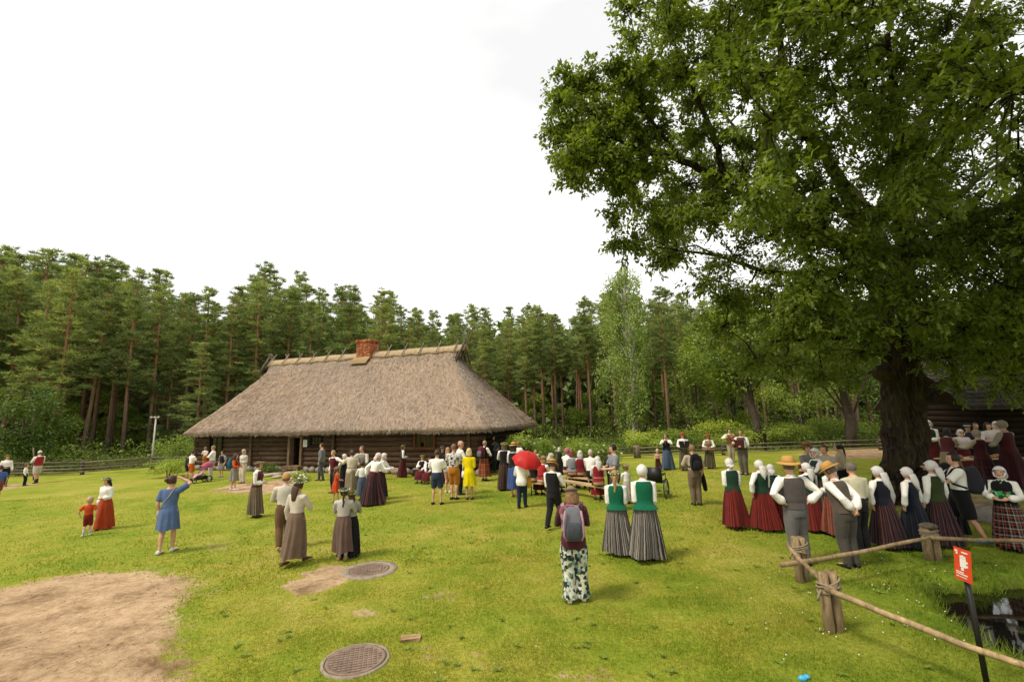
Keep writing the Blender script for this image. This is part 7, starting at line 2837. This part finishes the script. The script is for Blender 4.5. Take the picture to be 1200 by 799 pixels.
mb.loft([[(.24 - .34 * math.sin(a) * 1.0 + .12 * math.cos(a), .21 * math.cos(b), .66 + .30 * math.cos(a) * math.sin(b) + .05) for b in np.linspace(0, PI, 10)] for a in np.linspace(-.5, 1.2, 7)], cap=False, closed=False)
mb.build('hood', cloth('#b5566a'), t)
mb = MB()
mb.box((0, 0, .24), (.5, .34, .16), jit=.02)
mb.build('basket', M_BLKP, t)

# wheelchair
g = at_ground(771, 583)
t = thing('wheelchair', 'empty black wheelchair facing the musicians', 'wheelchair', tuple(g), R(58))
M_CHROME = plain('chrome_tube', '#9a9a9a', 0.3, 0.5, 0.05, 5, 0, 0.9)
for y_ in (-.28, .28):
    mb = MB()
    mb.tube([(.30 * math.cos(a), y_, .30 + .29 * math.sin(a)) for a in np.linspace(0, 2 * PI, 33)], .018, 8)
    wo = mb.build('wheel', M_BLKP, t)
    mb = MB()
    mb.tube([(.25 * math.cos(a), y_ * 1.1, .30 + .25 * math.sin(a)) for a in np.linspace(0, 2 * PI, 33)], .009, 6)
    mb.build('push_rim', M_CHROME, wo)
    mb = MB()
    for i in range(14):
        a = 2 * PI * i / 14
        mb.tube([(0, y_, .30), (.285 * math.cos(a), y_, .30 + .275 * math.sin(a))], .003, 4)
    mb.build('spokes', M_CHROME, wo)
    mb = MB()
    mb.tube([(.46 + .09 * math.cos(a), y_ * .8, .10 + .09 * math.sin(a)) for a in np.linspace(0, 2 * PI, 17)], .016, 6)
    mb.build('castor', M_BLKP, t)
    mb = MB()
    mb.tube([(-.30, y_ * .82, .98), (-.22, y_ * .82, .93), (-.20, y_ * .82, .5), (.30, y_ * .82, .49), (.50, y_ * .8, .2), (.62, y_ * .8, .12)], .013, 7)
    mb.tube([(-.2, y_ * .82, .72), (.18, y_ * .82, .72), (.26, y_ * .82, .5)], .013, 7)
    mb.build('frame', M_CHROME, t)
    mb = MB()
    mb.box((.0, y_ * .82, .74), (.34, .06, .035))
    mb.build('armrest', M_BLKP, t)
    mb = MB()
    mb.box((.64, y_ * .5, .11), (.18, .16, .02))
    mb.build('footrest', M_BLKP, t)
mb = MB()
mb.box((.06, 0, .50), (.44, .44, .05), jit=.006)
mb.build('seat', M_BLKP, t)
mb = MB()
mb.box((-.21, 0, .72), (.04, .44, .46), jit=.006)
mb.build('backrest', M_BLKP, t)

# table behind the oak
a, b = at_ground(1128, 538, .78), at_ground(1186, 536, .78)
d = b - a
t = thing('table', 'long table laid with food behind the oak trunk', 'table', ((a[0] + b[0]) / 2, (a[1] + b[1]) / 2 + .3, 0), math.atan2(d[1], d[0]))
ln = float(np.linalg.norm(d)) + .8
mb = MB()
mb.box((0, 0, .76), (ln, .75, .04))
mb.build('table_top', M_PLANK, t, smooth=False)
for sx in (-1, 1):
    for sy in (-1, 1):
        mb = MB()
        mb.box((sx * (ln / 2 - .15), sy * .3, .37), (.07, .07, .74))
        mb.build('leg', M_LOG, t, smooth=False)
tz = Matrix.Rotation(t.rotation_euler[2], 3, 'Z')
for i in range(9):
    q = tz @ Vector((-ln / 2 + .25 + (ln - .5) * i / 8, random.uniform(-.22, .22), .80)) + t.location
    mb = MB()
    if i % 3 == 0:
        mb.loft([[(r_ * math.cos(2 * PI * j / 14), r_ * math.sin(2 * PI * j / 14), z_) for j in range(14)] for r_, z_ in ((.06, -.018), (.13, .03), (.12, .03), (.05, -.005))])
        o = mb.build('bowl', plain('glazed_clay', '#7a5a3c', 0.4, 0.4, 0.1), loc=tuple(q))
        tag(o, 'brown clay bowl on the long table', 'bowl', 'clay bowls on the long table')
    else:
        mb.ball((0, 0, .02), (.14, .09, .06), 12, 6)
        o = mb.build('bread_loaf', plain('bread_crust', '#9a7040', 0.8, 0.2, 0.2, 12, 0.3), loc=tuple(q))
        tag(o, 'loaf of bread on the long table', 'bread', 'loaves on the long table')

# pebbles and crumbs of soil on the bare sand
mb = MB()
rs = np.random.default_rng(21)
for i in range(110):
    c = at_ground(rs.uniform(-20, 235), rs.uniform(675, 800))[:2]
    if bare(c[None])[0] < .5:
        continue
    s_ = rs.uniform(.004, .011) * (1.8 if rs.random() < .06 else 1)
    mb.ball((c[0], c[1], float(ground_z(c[None])[0]) + s_ * .3), (s_, s_ * .8, s_ * .6), 6, 4)
tag(mb.build('pebbles', plain('pebble', '#8a7862', .9, .2, .4, 12, .3)), 'small pebbles and crumbs scattered on the bare sand', kind='stuff')

# stones lying under the oak
for px, py, s_, lab in ((1165, 611, .34, 'large pale boulder behind the young man with the rucksack'), (1078, 575, .22, 'grey stone at the foot of the oak')):
    g = at_ground(px, py)
    mb = MB()
    mb.ball((0, 0, 0), (s_ * 1.3, s_, s_ * .8), 14, 9)
    mb.v = [tuple(c + random.uniform(-.02, .02) for c in v) for v in mb.v]
    tag(mb.build('boulder', M_STONE, loc=(g[0], g[1], s_ * .3)), lab, 'boulder')

# ------------------------------------------------------------------ grass blades on the lawn


def grass(n, rlo, rhi, hgt, wid, seed, name, label, amin=-62, amax=62, near=None):
    rs = np.random.default_rng(seed)
    ang = np.radians(rs.uniform(amin, amax, n))
    u = rs.random(n)
    r = rlo * (rhi / rlo) ** u
    x, y = np.sin(ang) * r, np.cos(ang) * r
    Pg = np.stack([x, y], 1)
    z = ground_z(Pg)
    b = bare(Pg)
    clump = fbm(x, y, 0.5)
    keep = (b < rs.uniform(0.08, 0.75, n)) & (z > -0.16) & (forest(Pg) < .5)
    for mx_, my_, mr in ((417, 774, .37), (440, 667, .56)):
        g_ = at_ground(mx_, my_)
        keep &= np.hypot(x - g_[0], y - g_[1]) > mr - rs.random(n) ** 2 * .13
    keep &= clump > rs.uniform(0.0, 0.55, n)
    q = (Pg - H_O)
    keep &= ~((q @ h_ax > -.1) & (q @ h_ax < H_L + .1) & (q @ h_n > -.25))
    x, y, z, clump, Pg = x[keep], y[keep], z[keep], clump[keep], Pg[keep]
    n = len(x)
    dp = sdist(Pg, POND)
    rail = np.clip(1 - np.abs(dp) / 0.9, 0, 1)
    tall_ = 1 + 1.9 * rail * rs.random(n) + 0.9 * np.clip((fbm(x, y, 1.8) - .5) * 4, 0, 1) * (np.interp(x, [0, 4], [.3, 1]))
    pos = np.stack([x, y, z - .006], 1)
    ax = np.stack([rs.normal(0, .42, n), rs.normal(0, .42, n), np.ones(n)], 1)
    nr = np.stack([rs.normal(0, 1, n), rs.normal(0, 1, n), np.full(n, .2)], 1)
    L = hgt * rs.uniform(.5, 1.25, n) * tall_ * np.clip(.45 + clump, .5, 1.2)
    W = wid * rs.uniform(.6, 1.4, n)
    V, P_, T = leaves(pos, ax, nr, L, W, np.clip(rs.normal(.5, .22, n), 0, 1), 'tri')
    o = np_mesh(name, V, P_, M_GRASS, None, T)
    return tag(o, label, kind='stuff')


k = N('grass_blade')
gc = grass_colour(k)
c_ = k.mix(1.0, gc, k.ramp(k.attr('tint'), [(0, (.72, .80, .62)), (.5, (1.0, 1.01, .95)), (.85, (1.22, 1.15, 1.1)), (1, (1.5, 1.3, 1.25))]), 'MULTIPLY')
k.base(c_, .6, .25)
k.translucent(k.mix(1.0, c_, (1.2, 1.2, .8), 'MULTIPLY'), .35)
M_GRASS = k.m
grass(300000, 4.0, 9.5, .034, .010, 1, 'grass', 'short mown grass of the lawn near the camera')
grass(150000, 9.0, 26, .042, .022, 2, 'far_grass', 'short mown grass of the lawn towards the farmhouse', -62, 62)
# reeds and taller tufts on the pond bank
rs = np.random.default_rng(9)
vv, aa, LL = [], [], []
for i in range(240):
    e = rs.integers(0, len(POND))
    t_ = rs.random()
    c = POND[e] * (1 - t_) + POND[(e + 1) % len(POND)] * t_ + rs.normal(0, .12, 2)
    if sdist(c[None], POND)[0] < -.25 or c[0] > 9.5:
        continue
    m = 26
    vv.append(np.column_stack([c[0] + rs.normal(0, .05, m), c[1] + rs.normal(0, .05, m), np.full(m, float(ground_z(c[None])[0]) - .01)]))
    aa.append(np.column_stack([rs.normal(0, .45, m), rs.normal(0, .45, m), np.ones(m)]))
    LL.append(rs.uniform(.08, .24, m))
vv, aa, LL = np.concatenate(vv), np.concatenate(aa), np.concatenate(LL)
V, P_, T = leaves(vv, aa, rs.normal(0, 1, (len(vv), 3)), LL, np.full(len(vv), .011), np.clip(rs.normal(.4, .2, len(vv)), 0, 1), 'tri')
tag(np_mesh('bank_grass', V, P_, M_GRASS, None, T), 'long grass tufts overhanging the pond bank', kind='stuff')
# broad leaved weeds and clover flowers in the lawn
rs = np.random.default_rng(10)
cs, ls = [], []
for i in range(230):
    a_, r_ = R(rs.uniform(-40, 52)), 4.2 * (14 / 4.2) ** rs.random()
    c = np.array([math.sin(a_) * r_, math.cos(a_) * r_])
    if bare(c[None])[0] > .2 or ground_z(c[None])[0] < -.1:
        continue
    m = 9
    th = rs.uniform(0, 2 * PI, m)
    cs.append(np.column_stack([np.full(m, c[0]), np.full(m, c[1]), np.full(m, float(ground_z(c[None])[0]) + .012)]))
    ls.append(np.column_stack([np.cos(th), np.sin(th), rs.uniform(.15, .6, m)]))
cs, ls = np.concatenate(cs), np.concatenate(ls)
V, P_, T = leaves(cs, ls, np.tile([0, 0, 1.0], (len(cs), 1)) + rs.normal(0, .15, (len(cs), 3)), rs.uniform(.04, .09, len(cs)), rs.uniform(.018, .03, len(cs)), np.clip(rs.normal(.55, .2, len(cs)), 0, 1), 'diamond')
tag(np_mesh('lawn_weeds', V, P_, M_LEAFM, None, T), 'plantain and dandelion leaves scattered in the lawn', kind='stuff')
mb = MB()
for i in range(120):
    if i < 70:
        c = at_ground(rs.normal(1050, 70), rs.normal(690, 45))[:2] + rs.normal(0, .2, 2)
    else:
        a_, r_ = R(rs.uniform(-35, 45)), 4.3 * (13 / 4.3) ** rs.random()
        c = np.array([math.sin(a_) * r_, math.cos(a_) * r_])
    if sdist(c[None], POND)[0] < .1 or bare(c[None])[0] > .25 or c[1] < 3.5:
        continue
    mb.ball((c[0], c[1], float(ground_z(c[None])[0]) + rs.uniform(.03, .06)), (.009, .009, .008), 5, 3)
tag(mb.build('clover_flowers', plain('white_blossom', '#dcd8c8', 0.8, 0.1, 0.08, 30, 0.3)), 'tiny white clover flowers in the grass by the pond rail', kind='stuff')
